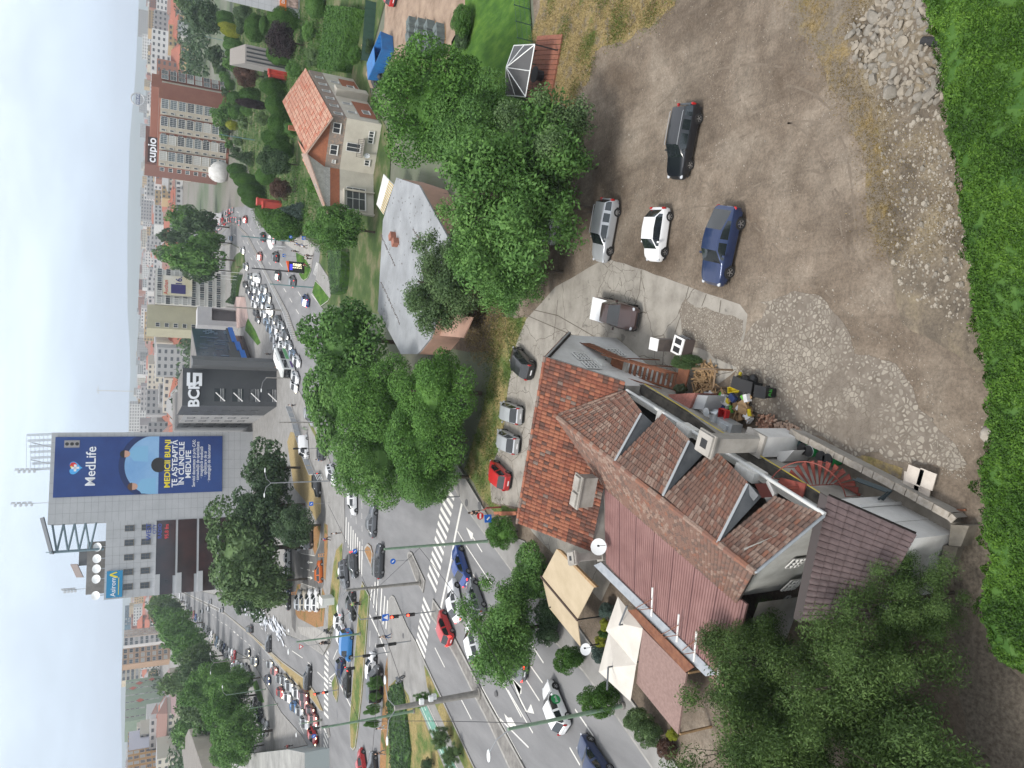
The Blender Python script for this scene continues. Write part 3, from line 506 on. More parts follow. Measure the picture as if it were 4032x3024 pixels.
def car_geo(t):
 k=CT[t];L,W2,H=k['L'],k['Wd']/2,k['H'];c=k['cab'];z0=.20+(0.08 if k['wr']>.34 else 0)
 xs=sorted(set([0,.012,.035,.07,.93,.965,.99,1]+list(c)+[c[0]+(c[1]-c[0])*.5,c[2]+(c[3]-c[2])*.35,c[2]+(c[3]-c[2])*.7]+[i/22 for i in range(2,21)]))
 xs=[x for i,x in enumerate(xs)if i==0 or x-xs[i-1]>.006 or x in c]
 top=[(0,k['tail']*.93),(.03,k['tail']),(c[0],k['deck']),(c[1],.955),((c[1]+c[2])/2,1.0),(c[2],.97),(c[3],k['hood']),((c[3]+.97)/2,k['hood']*.93),(.965,k['nose']),(1,k['nose']*.72)]
 if c[0]<.03:top=[(0,k['deck']*.95),(c[0],k['deck'])]+top[3:]
 belt=[(0,k['tail']*.9),(.05,k['deck']*.97),(c[2],k['hood']*.93),(c[3],k['hood']*.94),(.9,k['hood']*.86),(.97,k['nose']*.9),(1,k['nose']*.62)]
 wid=[(0,.80),(.03,.90),(.10,.97),(.3,1),(.7,1),(.88,.96),(.95,.89),(.985,.76),(1,.62)]
 rings=[]
 for x in xs:
  w=W2*lerpk(wid,x);zt=H*lerpk(top,x);zb=min(H*lerpk(belt,x),zt-.01)
  cabin=c[0]<x<c[3]
  f=max(0,(zt-zb)/(H*.35));f=min(1,f)
  wr=w*(.93-.17*f)
  zend=z0+(.12 if x<.012 or x>.99 else(.05 if x<.05 or x>.95 else 0))
  X=(x-.5)*L
  rings.append([(X,w*.90,zend),(X,w*.985,zend+.10),(X,w,(zend+zb)/2+.03),(X,w*.985,zb-.07),(X,w*.95,zb),(X,wr,zt-(.10*f+.015)),(X,wr*.93,zt-.03*f),(X,wr*.5,zt-.004),(X,0,zt)])
 nr=len(rings[0]);groups={'body':MB(),'window':MB(),'windscreen':MB(),'rear_window':MB()}
 full=[]
 for r in rings:full.append(r+[(p[0],-p[1],p[2])for p in r[-2::-1]])
 n2=len(full[0])
 allv=[p for r in full for p in r]
 fs=dict(body=[],window=[],windscreen=[],rear_window=[])
 pill=[(c[1]+c[2])/2]if t not in('mini',)else[]
 if t in('wagon','suv','van'):pill=[c[1]+(c[2]-c[1])*.30,c[1]+(c[2]-c[1])*.64]
 for i in range(len(xs)-1):
  xm=(xs[i]+xs[i+1])/2
  for j in range(n2-1):
   jj=j if j<nr-1 else n2-2-j
   q=(i*n2+j,(i+1)*n2+j,(i+1)*n2+j+1,i*n2+j+1)
   kind='body'
   if jj==4 and c[0]+(c[1]-c[0])*.45<xm<c[3]-(c[3]-c[2])*.30 and not(t=='pickup' and xm<c[0]):
    kind='window'
    if any(abs(xm-p)<.014 for p in pill):kind='body'
    if t=='van' and xm<.6:kind='body'
   if jj>=6 or(jj==5 and False):
    if c[2]<xm<c[3]:kind='windscreen'
    if c[0]<xm<c[1]:kind='rear_window'
   fs[kind].append(q)
 fs['body'].append(tuple(range(n2))[::-1]);e=(len(xs)-1)*n2;fs['body'].append(tuple(e+a for a in range(n2)))
 for i in range(len(xs)-1):fs['body'].append((i*n2+n2-1,(i+1)*n2+n2-1,(i+1)*n2,i*n2))
 out={}
 for kk,f in fs.items():
  idx={};vs=[];ff=[]
  for q in f:
   g=[]
   for a in q:
    if a not in idx:idx[a]=len(vs);vs.append(allv[a])
    g.append(idx[a])
   ff.append(tuple(g))
  out[kk]=(vs,ff)
 return out,k,z0,lambda x:(H*lerpk(belt,x),W2*lerpk(wid,x))
GEO={}
def geo(t):
 if t not in GEO:GEO[t]=car_geo(t)
 return GEO[t]
MESHC={}
def cm(key,fn):
 if key not in MESHC:MESHC[key]=fn()
 return MESHC[key]
def smooth_by(me,ang=35):
 me.polygons.foreach_set('use_smooth',[True]*len(me.polygons))
 try:me.set_sharp_from_angle(angle=R(ang))
 except Exception:pass
 return me
def wheel_meshes(r,w=.22):
 a=MB();n=24
 prof=[(r*.62,-w/2),(r*.94,-w/2),(r,-w*.3),(r,w*.3),(r*.94,w/2),(r*.62,w/2)]
 o=0
 for(rr,y)in prof:
  for i in range(n):t=2*math.pi*i/n;a.v.append((rr*math.cos(t),y,rr*math.sin(t)))
 for j in range(len(prof)-1):
  for i in range(n):a.f.append((j*n+i,j*n+(i+1)%n,(j+1)*n+(i+1)%n,(j+1)*n+i));a.m.append(0)
 b=MB()
 for s in(1,):
  y=s*w*.36
  b.tube([(0,y,0),(0,y+s*.02,0)],r*.16,10)
  for q in range(5):
   t=2*math.pi*q/5;u=Vector((math.cos(t),0,math.sin(t)));v=Vector((-math.sin(t),0,math.cos(t)))
   p=[u*r*.1-v*r*.1,u*r*.64-v*r*.07,u*r*.64+v*r*.07,u*r*.1+v*r*.1]
   b.add([(k.x,y+s*.02,k.z)for k in p],[(0,1,2,3)])
  for i in range(n):
   t=2*math.pi*i/n;t2=2*math.pi*(i+1)/n
   b.add([(r*.58*math.cos(t),y+s*.025,r*.58*math.sin(t)),(r*.66*math.cos(t),y+s*.03,r*.66*math.sin(t)),(r*.66*math.cos(t2),y+s*.03,r*.66*math.sin(t2)),(r*.58*math.cos(t2),y+s*.025,r*.58*math.sin(t2))],[(0,1,2,3)])
 c=MB();
 for s in(-1,1):c.add([(r*.62*math.cos(2*math.pi*i/n),s*w*.3,r*.62*math.sin(2*math.pi*i/n))for i in range(n)],[tuple(range(n))],0)
 a.v_off=len(a.v);a.add(c.v,c.f,0)
 return smooth_by(a.mesh('tyre',M_tyre)),b.mesh('rim',M_rim)
def make_car(t,color,loc,rz,label,group=None,lit=False,name=None,detail=True,cat='car',tilt=None,extra=None):
 g,k,z0,bw=geo(t);L,Wd,H=k['L'],k['Wd'],k['H']
 nm=name or dict(sedan='saloon_car',hatch='hatchback_car',mini='small_car',wagon='estate_car',suv='off_road_car',coupe_suv='off_road_car',van='van',pickup='pickup_truck')[t]
 def bodymesh():
  mb=MB();mb.add(*g['body'],0)
  wr=k['wr']
  for wx in k['wb']:
   X=(wx-.5)*L
   for s in(-1,1):
    y=s*(Wd/2*lerpk([(0,.9),(.3,1),(.7,1),(1,.95)],wx)+.003);n=14
    P=[(X+(wr+.05)*math.cos(math.pi*i/n),y,wr+(wr+.05)*math.sin(math.pi*i/n))for i in range(n+1)]+[(X-(wr+.05),y,z0),(X+(wr+.05),y,z0)]
    mb.add(P if s<0 else P[::-1],[tuple(range(len(P)))],1)
  mb.b2(-L*.46,L*.46,-Wd*.44,Wd*.44,z0-.02,z0+.1,1)
  if t=='pickup':mb.b2(-L*.485,-L*.11,-Wd*.45,Wd*.45,H*.58,H*.64,3)
  if t in('suv','wagon')and detail:
   for s in(-1,1):mb.tube([(-L*.38,s*Wd*.36,H*.985),(-L*.36,s*Wd*.365,H*1.01),(L*.05,s*Wd*.365,H*1.01),(L*.07,s*Wd*.36,H*.985)],.02,6,2)
  bz,w=bw(.985)
  mb.box((L*.5-.015,0,z0+.18),(.05,Wd*.52,.14),0,1)
  mb.box((-L*.5+.03,0,z0+.10),(.07,Wd*.7,.12),0,1)
  return mb.mesh(nm+'_body',[paint(color),M_trim,M_rim,paint('white')])
 me=cm(('b',t,color,detail),lambda:smooth_by(bodymesh(),32))
 def part(kk,sd=0):
  m_=MB();V_,F_=g[kk];F_=[f for f in F_ if sd==0 or sum(V_[a][1]for a in f)*sd>0];u=sorted({a for f in F_ for a in f});ix={a:i for i,a in enumerate(u)};m_.add([V_[a]for a in u],[tuple(ix[a]for a in f)for f in F_],0);return smooth_by(m_.mesh(kk,M_glass),50)
 if detail:
  root=thing(nm,label,cat,loc,rz,group)
  mobj('body',me,root)
  for kk in('window','windscreen','rear_window'):
   if g[kk][1]and kk!='window':mobj(kk,cm((kk,t),lambda:part(kk)),root)
   elif g[kk][1]:
    for s in(-1,1):mobj('side_window',cm((kk,t,s),lambda:part(kk,s)),root)
  ty,ri=cm(('w',k['wr']),lambda:wheel_meshes(k['wr']))
  for wx in k['wb']:
   for s in(-1,1):
    w=mobj('wheel',ty,root,((wx-.5)*L,s*(Wd/2-.10),k['wr']),math.pi if s<0 else 0);mobj('rim',ri,w)
  def lamp(front,s):
   m_=MB();X=L*.5 if front else-L*.5
   if front:zz=H*k['nose']*.90;m_.ball((X-.15,s*Wd*.37,zz),.15,8,6,0,(1,.9,.5))
   elif t in('hatch','wagon','suv','van','mini'):m_.ball((X+.06,s*Wd*.405,H*k['tail']*.92),.14,8,6,0,(.7,.55,1.5))
   else:m_.ball((X+.07,s*Wd*.37,H*k['tail']*.84),.15,8,6,0,(.8,1.2,.6))
   return smooth_by(m_.mesh('lamp',(M_headon if front and lit=='front' else M_head)if front else(M_tailon if lit is True else M_tail)))
  for s in(-1,1):
   mobj('headlight',cm(('hl',t,s,lit),lambda:lamp(True,s)),root);mobj('taillight',cm(('tl',t,s,lit),lambda:lamp(False,s)),root)
   def mir():
    m_=MB();m_.box(((k['cab'][3]-.5)*L-.45,s*(Wd/2+.07),H*k['hood']*1.06),(.12,.20,.14));return m_.mesh('mirror',paint(color))
   mobj('wing_mirror',cm(('mi',t,s,color),mir),root)
  def plate():
   m_=MB();m_.box((-L*.5-.012,0,z0+.32),(.02,.5,.11));return m_.mesh('plate',M_plate)
  mobj('number_plate',cm(('pl',t),plate),root)
  return root
 def far():
  mb=MB();mb.v=list();
  mb.add(*g['body'],0)
  for kk in('window','windscreen','rear_window'):mb.add(*g[kk],1)
  mb.b2(-L*.46,L*.46,-Wd*.44,Wd*.44,z0-.02,z0+.1,2)
  for wx in k['wb']:
   for s in(-1,1):mb.tube([((wx-.5)*L,s*(Wd/2-.2),k['wr']),((wx-.5)*L,s*(Wd/2+.01),k['wr'])],k['wr'],12,2);mb.tube([((wx-.5)*L,s*(Wd/2+.01),k['wr']),((wx-.5)*L,s*(Wd/2+.02),k['wr'])],k['wr']*.6,10,3)
  for s in(-1,1):
   mb.box((L*.48,s*Wd*.35,H*k['nose']*.85),(.12,.34,.14),0,5 if lit=='front' else 3);mb.box((-L*.485,s*Wd*.37,H*k['tail']*.85),(.08,.28,.16),0,4)
  mb.box((-L*.5-.012,0,z0+.32),(.02,.5,.11),0,3)
  return smooth_by(mb.mesh(nm,[paint(color),M_glass,M_tyre,M_rim,M_tailon if lit is True else M_tail,M_headon]),32)
 return mobj(nm,cm(('f',t,color,lit),far),loc=loc,rz=rz,label=label,cat=cat,group=group)
CARPOS=[]
def car(c,rear,front,t,color,label,z=.012,lit=False,group=None,detail=None,cat='car'):
 a=G(c,*rear,z);b=G(c,*front,z);mid=(a+b)/2;rz=math.atan2((b-a).y,(b-a).x)
 if detail is None:detail=mid.y<118
 CARPOS.append((mid.x,mid.y))
 return make_car(t,color,(mid.x,mid.y,z),rz,label,group,lit,detail=detail,cat=cat)
car('S',(1325,250),(1235,655),'coupe_suv','navy','shiny dark blue coupe off-road car, largest of the cars on the dirt yard',z=.02)
car('S',(870,235),(830,520),'mini','white','small white rounded two-door car on the dirt yard beside the concrete edge',z=.02)
car('S',(535,200),(480,500),'wagon','silver','silver estate car with roof rails half under the tree beside the yard',z=.02)
car('W',(890,750),(820,1120),'wagon','charcoal','near black estate car with red tail lamps parked alone on the dirt',z=.02)
car('S',(470,860),(700,925),'pickup','brown','brown pickup truck with white load cover parked on the concrete yard',z=.02,cat='pickup')
car('S',(215,95),(140,430),'suv','silver','pale grey off-road car parked under the branches of the big tree',z=.02)
car('S',(90,150),(40,440),'hatch','white','white hatchback hidden under the big tree at the edge of the yard',z=.02)
car('O',(1156,804),(1120,766),'hatch','black','black hatchback with a red lamp at the head of the yard parking strip',z=.02)
car('O',(1136,900),(1092,884),'hatch','silver','silver hatchback on the paving strip next to the black hatchback',z=.02)
car('O',(1127,964),(1087,943),'hatch','silver','silver car on the paving strip between the silver hatchback and the red car',z=.02)
car('O',(1110,1046),(1068,1006),'hatch','red','bright red hatchback parked on the paving strip beside the tiled roof',z=.02)
def Cr(c,rear,front,t,col,lab,**k):return car(c,rear,front,t,col,lab,**k)
Cr('D',(1045,1120),(950,815),'sedan','blue','blue saloon car stopping at the line before the big crosswalk',lit=True)
Cr('D',(960,1545),(900,1225),'sedan','white','white coupe-like car in the middle lane at the crosswalk line',lit=True)
Cr('D',(1215,1480),(1130,1235),'hatch','grey','grey hatchback between the white car and the near pavement, partly under the roadside tree')
Cr('E',(850,85),(770,-110),'hatch','red','red hatchback in the inner lane beside the stone median',lit=True)
Cr('E',(1180,250),(1130,40),'hatch','white','white hatchback hidden below the roadside tree in the middle lane')
Cr('L',(100,985),(40,905),'sedan','grey','grey saloon braking just out of the shade of the roadside tree',lit=True)
Cr('L',(400,1370),(300,1130),'hatch','white','white taxi with a round green door sign on the near boulevard',lit=False,cat='taxi');taxi=[o for o in COL.objects if o.get('category')=='taxi'][0]
for s_ in(-1,1):
 mb=MB();mb.tube([(.15,s_*.885,.80),(.15,s_*.90,.80)],.40,20);dd_=mb.build('door_disc',mat('disc_green',(.02,.30,.09),rough=.5),taxi);text(dd_,'Bolt',.34,mat('plate_white',(.75,.75,.75)),(.15,s_*.91,.80),(-s_,0,0),(0,s_,0))
Cr('L',(660,1690),(560,1540),'sedan','navy','dark blue car entering at the edge of the picture on the near boulevard')
Cr('A',(1215,1020),(1215,1240),'hatch','white','white hatchback heading for the striped crossing near the grass slope')
Cr('A',(1435,1530),(1450,1180),'sedan','grey','steel grey saloon crossing the open junction')
Cr('B',(1520,500),(1530,140),'wagon','darkgrey','dark grey estate car passing the teardrop island')
Cr('B',(1215,235),(1225,500),'hatch','darkgrey','dark teal hatchback waiting before the striped crossing',lit=True)
Cr('B',(1100,330),(1120,630),'wagon','grey','grey estate car in the outer lane beside the grass verge')
Cr('B',(1195,700),(1195,1010),'sedan','black','black saloon waiting beside the police motorcyclist')
Cr('B',(1050,990),(1040,1160),'hatch','white','white hatchback behind the other white car in the turning queue',lit=True)
Cr('B',(1090,1090),(1065,1370),'hatch','white','white car squeezed between the verge and the bright blue van')
Cr('B',(1165,1180),(1150,1450),'van','skyblue','bright blue small van in the turning queue',cat='van')
Cr('C',(1075,370),(1060,640),'hatch','navy','dark blue hatchback ahead of the bright blue van')
Cr('C',(1140,500),(1130,800),'sedan','black','black saloon at the front of the turning queue beside the grass median',lit=True)
Cr('C',(1440,610),(1440,300),'hatch','white','white hatchback approaching the crossing beside the young trees')
Cr('C',(1500,780),(1510,520),'van','black','black van in the outer lane behind the white car',cat='van')
Cr('C',(1330,1650),(1310,1530),'hatch','red','red hatchback leaving at the bottom of the side road')
Cr('C',(1460,1720),(1450,1600),'sedan','darkgrey','dark grey car following the red hatchback at the picture edge')
Cr('C',(675,645),(680,520),'wagon','black','dark estate car alone on the boulevard beside the planted median')
Cr('C',(205,215),(205,160),'hatch','darkgrey','dark hatchback on the boulevard beside the start of the median railing')
Cr('A',(850,580),(870,400),'suv','darkgrey','dark off-road car beside the far verge near the grass slope')
Cr('A',(925,690),(1000,930),'wagon','white','white car with red roof stripe emerging from under the plane trees',cat='patrol car')
Cr('A',(700,40),(720,170),'wagon','silver','silver car at the kerb beside the ramp railing')
Cr('A',(640,410),(650,560),'van','white','white pickup van parked on the grass slope beside the ramp',cat='van')
Cr('A',(790,900),(790,960),'suv','black','black car with red tail lamp below the slope',lit=True)
Cr('B',(815,560),(810,330),'hatch','orange','orange hatchback leaving the small car park')
for i,(a,b,t,col,lab)in enumerate([((565,190),(545,-60),'wagon','silver','silver estate car first in the short row by the orange barrier'),((640,180),(625,-60),'hatch','white','white hatchback second in the short row by the orange barrier'),((695,170),(690,-80),'suv','darkgrey','dark off-road car third in the short row by the orange barrier')]):Cr('B',a,b,t,col,lab,z=.16,detail=False)
for i,(x,col,lab)in enumerate([(560,'silver','silver car at the wall end of the white car row in the car park'),(622,'beige','beige car second from the wall in the white car row'),(690,'white','white saloon third from the wall in the white car row'),(765,'white','white hatchback nearest the rusty verge in the white car row')]):Cr('B',(x,880),(x+8,690),'hatch',col,lab,z=.16,detail=False)
for i,(y0,y1,col,lab)in enumerate([(90,160,'darkgrey','dark hatchback in the shade at the upper end of the wall parking'),(210,320,'white','white saloon parked under the trees by the low wall'),(360,480,'white','white hatchback parked behind the white saloon by the low wall'),(540,620,'navy','blue car in the shade along the low wall'),(730,820,'black','black car at the lower end of the wall parking with a red lamp')]):Cr('B',(430,y1),(430,y0),'sedan',col,lab,z=.16,detail=False)
def along(c,x,y,p0,p1,t,col,lab,lit=False,z=.012,group=None,cat='car'):
 q=G(c,x,y,z);a=G(*p0);b=G(*p1);rz=math.atan2((b-a).y,(b-a).x);CARPOS.append((q.x,q.y))
 return make_car(t,col,(q.x,q.y,z),rz,lab,group,lit,detail=False,cat=cat)
RA,RB=('F',1050,0),('F',1659,560)
for x,y,t,col,lab,back in[(1185,15,'hatch','darkgrey','dark car alone in the outgoing lane opposite the parked row',1),(1155,290,'hatch','darkgrey','dark car with lit headlamps leading the inbound lane',0),(1245,385,'suv','silver','silver car with lit headlamp close to the lamp post foot',0),(1425,430,'hatch','silver','silver hatchback at the tail of the red light queue',0),(1480,510,'hatch','pink','salmon coloured car second from the tail of the queue',0),(1390,610,'sedan','navy','navy saloon signalling at the kerb left of the queue',0)]:
 along('F',x,y,RB if back else RA,RA if back else RB,t,col,lab,'front' if not back else False)
RC,RD=('C',330,440),('C',820,1100)
for x,y,t,col,lab in[(340,600,'hatch','silver','silver hatchback third from the tail of the inner queue'),(405,615,'suv','silver','silver off-road car fourth from the tail of the inner queue'),(470,680,'suv','silver','tall silver car fifth from the tail of the inner queue'),(560,760,'suv','white','white off-road car beside the middle of the planted median'),(350,760,'hatch','red','bright red hatchback in the middle of the outer queue'),(435,810,'hatch','white','white hatchback just ahead of the bright red one'),(640,800,'suv','darkred','maroon car in the inner queue by the planted median'),(640,880,'hatch','pink','pale red hatchback ahead of the maroon car'),(520,930,'hatch','skyblue','sky blue hatchback in the outer queue beside the double lamp'),(585,980,'hatch','silver','silver hatchback ahead of the sky blue one'),(715,975,'hatch','darkred','maroon hatchback under the double lamp heads'),(745,1070,'hatch','pink','faded red car next to the end of the planted median'),(655,1110,'suv','silver','silver off-road car near the head of the outer queue')]:
 along('C',x,y,RC,RD,t,col,lab,'front')
along('C',740,1270,('C',640,1090),('C',735,1340),'hatch','red','red and white hatchback first at the stop line','front')
for x,y,col,lab,bk in[(478,488,'silver','silver car at the far end of the left lanes',0),(532,465,'white','white van at the far end of the left lanes',0),(555,400,'silver','pale car under the tree by the tower in the outgoing lanes',1),(665,478,'silver','silver car alone in the outgoing lane near the tower',1),(820,485,'darkgrey','dark car second in the outgoing lanes',1),(925,655,'black','black car in the outgoing lanes level with the double line bend',1)]:
 CR['G3']=(600,2200,400/952.);along('G3',x,y,RB if bk else RA,RA if bk else RB,'hatch',col,lab,False)
CR['G3']=(600,2200,400/952.)
along('C',30,400,RA,RB,'hatch','silver','silver hatchback close to the kerb where the double line starts','front')
rnd=random.Random(5);row=[(205,350),(265,345),(290,380),(325,420),(345,450),(372,485),(398,520),(420,550),(445,580),(468,605),(492,640),(520,665),(545,690),(570,715),(595,745),(620,775),(645,800),(668,820),(690,845),(715,870),(738,885),(765,900),(790,910)]
ords=['first','second','third','fourth','fifth','sixth','seventh','eighth','ninth','tenth','eleventh','twelfth','thirteenth','fourteenth','fifteenth','sixteenth','seventeenth','eighteenth','nineteenth','twentieth','twenty first','twenty second','twenty third','twenty fourth','twenty fifth','twenty sixth','twenty seventh','twenty eighth','twenty ninth','thirtieth']
cols=['silver','white','grey','white','silver','darkgrey','pink','blue','white','silver','black','silver','darkgrey','white','beige','paleblue','silver','black','navy','darkgrey','silver','white','red']
for i,(x,y)in enumerate(row):
 q=G('G3',x,y);a=G(*RA);b=G(*RB);rz=math.atan2((b-a).y,(b-a).x)+R(55)+rnd.uniform(-.05,.05)
 make_car('hatch' if i%3 else 'sedan',cols[i],(q.x,q.y,.14),rz,'%s car, %s from the far end of the row parked at the wooded kerb'%(cols[i].replace('darkgrey','dark grey').replace('darkred','dark red').replace('paleblue','pale blue'),ords[i]),'cars parked along the wooded kerb',detail=False)
for i,(x,y,col)in enumerate([(985,400,'silver'),(1020,430,'white'),(1050,455,'grey'),(1080,470,'silver'),(1125,470,'darkgrey'),(1155,500,'black'),(1170,545,'black'),(1190,590,'darkgrey')]):
 q=G('F',x,y+20);make_car('hatch',col,(q.x,q.y,.14),rz,'%s car, %s in the short shaded row behind the post'%(col.replace('darkgrey','dark grey'),ords[i]),'cars in the shaded row',detail=False)
for i,(x,y,col)in enumerate([(1230,900,'black'),(1290,960,'darkgrey'),(1310,1040,'black'),(1340,1160,'grey'),(1380,1190,'silver')]):
 q=G('F',x,y);make_car('hatch',col,(q.x,q.y,.14),rz,'%s car, %s in the dark parking under the big trees'%(col.replace('darkgrey','dark grey'),ords[i]),'cars under the big trees',detail=False)
HA,HB=('H',640,610),('H',1090,1630)
def al2(x,y,t,col,lab,away=True,cat='car'):return along('H',x,y,HB if away else HA,HA if away else HB,t,col,lab,True if away else 'front',cat=cat)
al2(735,400,'suv','darkgrey','dark car in the middle lane beyond the tall blue lamp post');al2(850,430,'mini','white','white van by the roadside canopy',cat='van')
al2(695,625,'hatch','pink','pink tinted car beside the median railing');al2(890,635,'suv','darkgrey','dark teal off-road car in the outer lane');al2(910,850,'hatch','darkgrey','dark car behind the tall black mast')
al2(1085,920,'wagon','grey','grey car with a blue roof load in the outer lane');al2(1245,1150,'hatch','blue','deep blue car nearest the plane trees on the boulevard');
al2(520,190,'hatch','red','red car rounding the far bend');al2(440,215,'wagon','silver','silver car ahead of the red one at the far bend')
along('H',345,415,('H',520,700),('H',200,440),'hatch','paleblue','pale car curving away behind the big tree','front');along('H',490,560,HA,HB,'hatch','white','white car coming round the bend by the lawn','front');along('H',530,750,HA,HB,'hatch','silver','silver hatchback last of the oncoming queue','front')
queue=[('H',580,870,'hatch','silver'),('H',525,960,'hatch','black'),('H',555,1030,'sedan','darkgrey'),('H',600,935,'hatch','silver'),('H',675,880,'van','white'),('H',620,1010,'hatch','silver'),('H',600,1100,'hatch','navy'),('H',660,960,'hatch','white'),('H',680,1030,'hatch','silver'),('H',750,1010,'wagon','silver'),('H',660,1110,'hatch','silver'),('H',730,1110,'hatch','paleblue'),('H',800,1110,'hatch','silver'),('H',640,1190,'suv','white'),('H',715,1190,'hatch','silver'),('H',830,1250,'van','silver'),('H',650,1290,'hatch','black'),('H',670,1360,'sedan','darkgrey'),('H',745,1310,'hatch','white'),('H',810,1320,'hatch','silver'),('H',785,1400,'hatch','paleblue'),('H',850,1400,'hatch','silver'),('H',920,1380,'hatch','darkgrey'),('H',815,1480,'hatch','paleblue'),('H',880,1490,'hatch','white'),('H',960,1450,'hatch','silver'),('H',860,1590,'hatch','silver'),('H',935,1590,'hatch','white'),('H',1010,1550,'wagon','darkgrey'),('I',600,510,'hatch','white'),('I',680,490,'suv','white'),('I',750,480,'hatch','silver'),('I',620,640,'sedan','silver'),('I',800,590,'hatch','paleblue'),('I',845,660,'hatch','white'),('I',830,850,'hatch','white'),('I',815,950,'hatch','white'),('I',990,1300,'wagon','silver')]
nm=dict(darkgrey='dark grey',paleblue='pale blue',darkred='dark red')
for i,(c,x,y,t,col)in enumerate(queue):
 along(c,x,y+8,HA,HB,t,col,'%s %s, %s from the far end of the oncoming queue'%(nm.get(col,col),dict(hatch='hatchback',sedan='saloon',suv='off-road car',wagon='estate',van='van')[t],(ords+['thirty first','thirty second','thirty third','thirty fourth','thirty fifth','thirty sixth','thirty seventh','thirty eighth','thirty ninth'])[i]),'front' if i%3==0 else False,group='cars queueing on the far carriageway')
qd=[(360,90,'silver'),(325,105,'red'),(295,130,'white'),(400,205,'silver'),(375,200,'paleblue'),(345,200,'red'),(320,205,'white'),(290,215,'silver'),(265,240,'red'),(240,265,'white'),(215,290,'silver'),(240,205,'red'),(200,235,'silver'),(160,260,'navy'),(140,285,'white'),(195,300,'white'),(170,325,'grey'),(150,345,'red'),(120,375,'silver'),(95,385,'white'),(110,320,'paleblue'),(80,340,'darkgrey'),(55,370,'silver'),(30,395,'white'),(70,410,'grey'),(100,300,'silver'),(50,420,'darkgrey'),(10,430,'white')]
for i,(x,y,col)in enumerate(qd):
 along('H',x,y,('H',400,230),('H',100,420),'hatch',col,'%s car, %s along the distant double queue beyond the bend'%(nm.get(col,col),ords[i]),True,group='cars in the distant queue beyond the bend')
def al_truck(c,x,y,p0,p1,name,label,L,Wd,H,col,cab,kind='truck',z=.012,stripe=None):
 q=G(c,x,y,z);a=G(*p0);b=G(*p1);rz=math.atan2((b-a).y,(b-a).x)
 root=thing(name,label,kind,(q.x,q.y,z),rz)
 mb=MB();bc=bm_box(mb,-L/2,L/2-cab,-Wd/2,Wd/2,.75,H);mb.build('cargo_box',mat('truck_box_'+col,PAINT[col],rough=.5),root)
 mb=MB();mb.prism([(L/2-cab+.1,-Wd/2),(L/2,-Wd/2+.1),(L/2,Wd/2-.1),(L/2-cab+.1,Wd/2)],.4,H*.78);mb.build('cab',paint(col),root)
 mb=MB();mb.box((L/2+.01,0,H*.56),(.04,Wd*.85,H*.22));
 for s in(-1,1):mb.box((L/2-cab*.4,s*(Wd/2),H*.56),(cab*.5,.03,H*.2))
 mb.build('window',M_glass,root)
 mb=MB();mb.b2(-L/2+.1,L/2-.1,-Wd/2+.15,Wd/2-.15,.35,.76);mb.build('chassis',M_trim,root)
 ty,ri=cm(('w',.48),lambda:wheel_meshes(.48,.3))
 for wx in(-L*.3,L*.36):
  for s in(-1,1):w=mobj('wheel',ty,root,(wx,s*(Wd/2-.15),.48));mobj('rim',ri,w)
 return root
def bm_box(mb,*a):mb.b2(*a)
al_truck('H',225,190,('H',260,100),('H',120,360),'truck','tall white box truck in the distant queue beyond the bend',9,2.6,4.2,'white',2)
al_truck('H',45,350,('H',400,230),('H',100,420),'truck','second box truck, farther along the distant queue',9,2.6,4.0,'silver',2)
def bus(c,x,y,p0,p1,label):
 q=G(c,x,y,.012);a=G(*p0);b=G(*p1);rz=math.atan2((b-a).y,(b-a).x);L,Wd,H=12.,2.55,3.1
 root=thing('bus',label,'bus',(q.x,q.y,.012),rz)
 mb=MB();k=12;prof=[(-L/2,.0),(-L/2+.15,.15)]
 ring=[(-Wd/2,.35),(-Wd/2,H-.3),(-Wd/2+.12,H-.06),(-Wd/2+.35,H),(Wd/2-.35,H),(Wd/2-.12,H-.06),(Wd/2,H-.3),(Wd/2,.35)]
 xs=[(-L/2,.94),(-L/2+.2,1),(L/2-.3,1),(L/2,.92)]
 for X,f in xs:mb.v+=[(X,yy*f,zz if zz<1 else zz*(1 if f==1 else.985))for yy,zz in ring]
 for i in range(3):
  for j in range(8):mb.f.append((i*8+j,(i+1)*8+j,(i+1)*8+(j+1)%8,i*8+(j+1)%8));mb.m.append(0)
 mb.f+=[tuple(range(8))[::-1],tuple(24+j for j in range(8))];mb.m+=[0,0]
 mb.build('body',mat('bus_white',(.72,.74,.72),rough=.35,coat=.4),root)
 g=MB();g.box((L/2+.005,0,1.9),(.05,Wd*.86,1.5))
 for s in(-1,1):g.box((L*.28,s*(Wd/2+.005),2.05),(L*.38,.03,1.0));g.box((-L*.2,s*(Wd/2+.005),2.05),(L*.5,.03,1.0))
 g.build('window',M_glass,root)
 g=MB()
 for s in(-1,1):g.box((-L*.2,s*(Wd/2+.006),1.1),(L*.5,.03,.7))
 g.build('green_panel',mat('bus_green',(.16,.45,.20),rough=.5),root)
 g=MB();
 for s in(-1,1):g.box((L*.3,s*(Wd/2+.006),.75),(L*.28,.03,.4))
 g.build('violet_band',mat('bus_violet',(.16,.08,.30),rough=.5),root)
 g=MB();g.box((-L*.1,0,H+.12),(L*.45,1.9,.24));g.build('roof_unit',mat('bus_roof',(.8,.8,.78),rough=.5),root)
 ty,ri=cm(('w',.48),lambda:wheel_meshes(.48,.3))
 for wx in(-L*.26,L*.28):
  for s in(-1,1):w=mobj('wheel',ty,root,(wx,s*(Wd/2-.15),.48));mobj('rim',ri,w)
 for s in(-1,1):mb=MB();mb.box((L/2+.02,s*.9,.75),(.06,.35,.2));mb.build('headlight',M_head,root)
bus('I',745,690,('H',640,610),('H',1090,1630),'white city bus with green and violet panels in the oncoming queue')
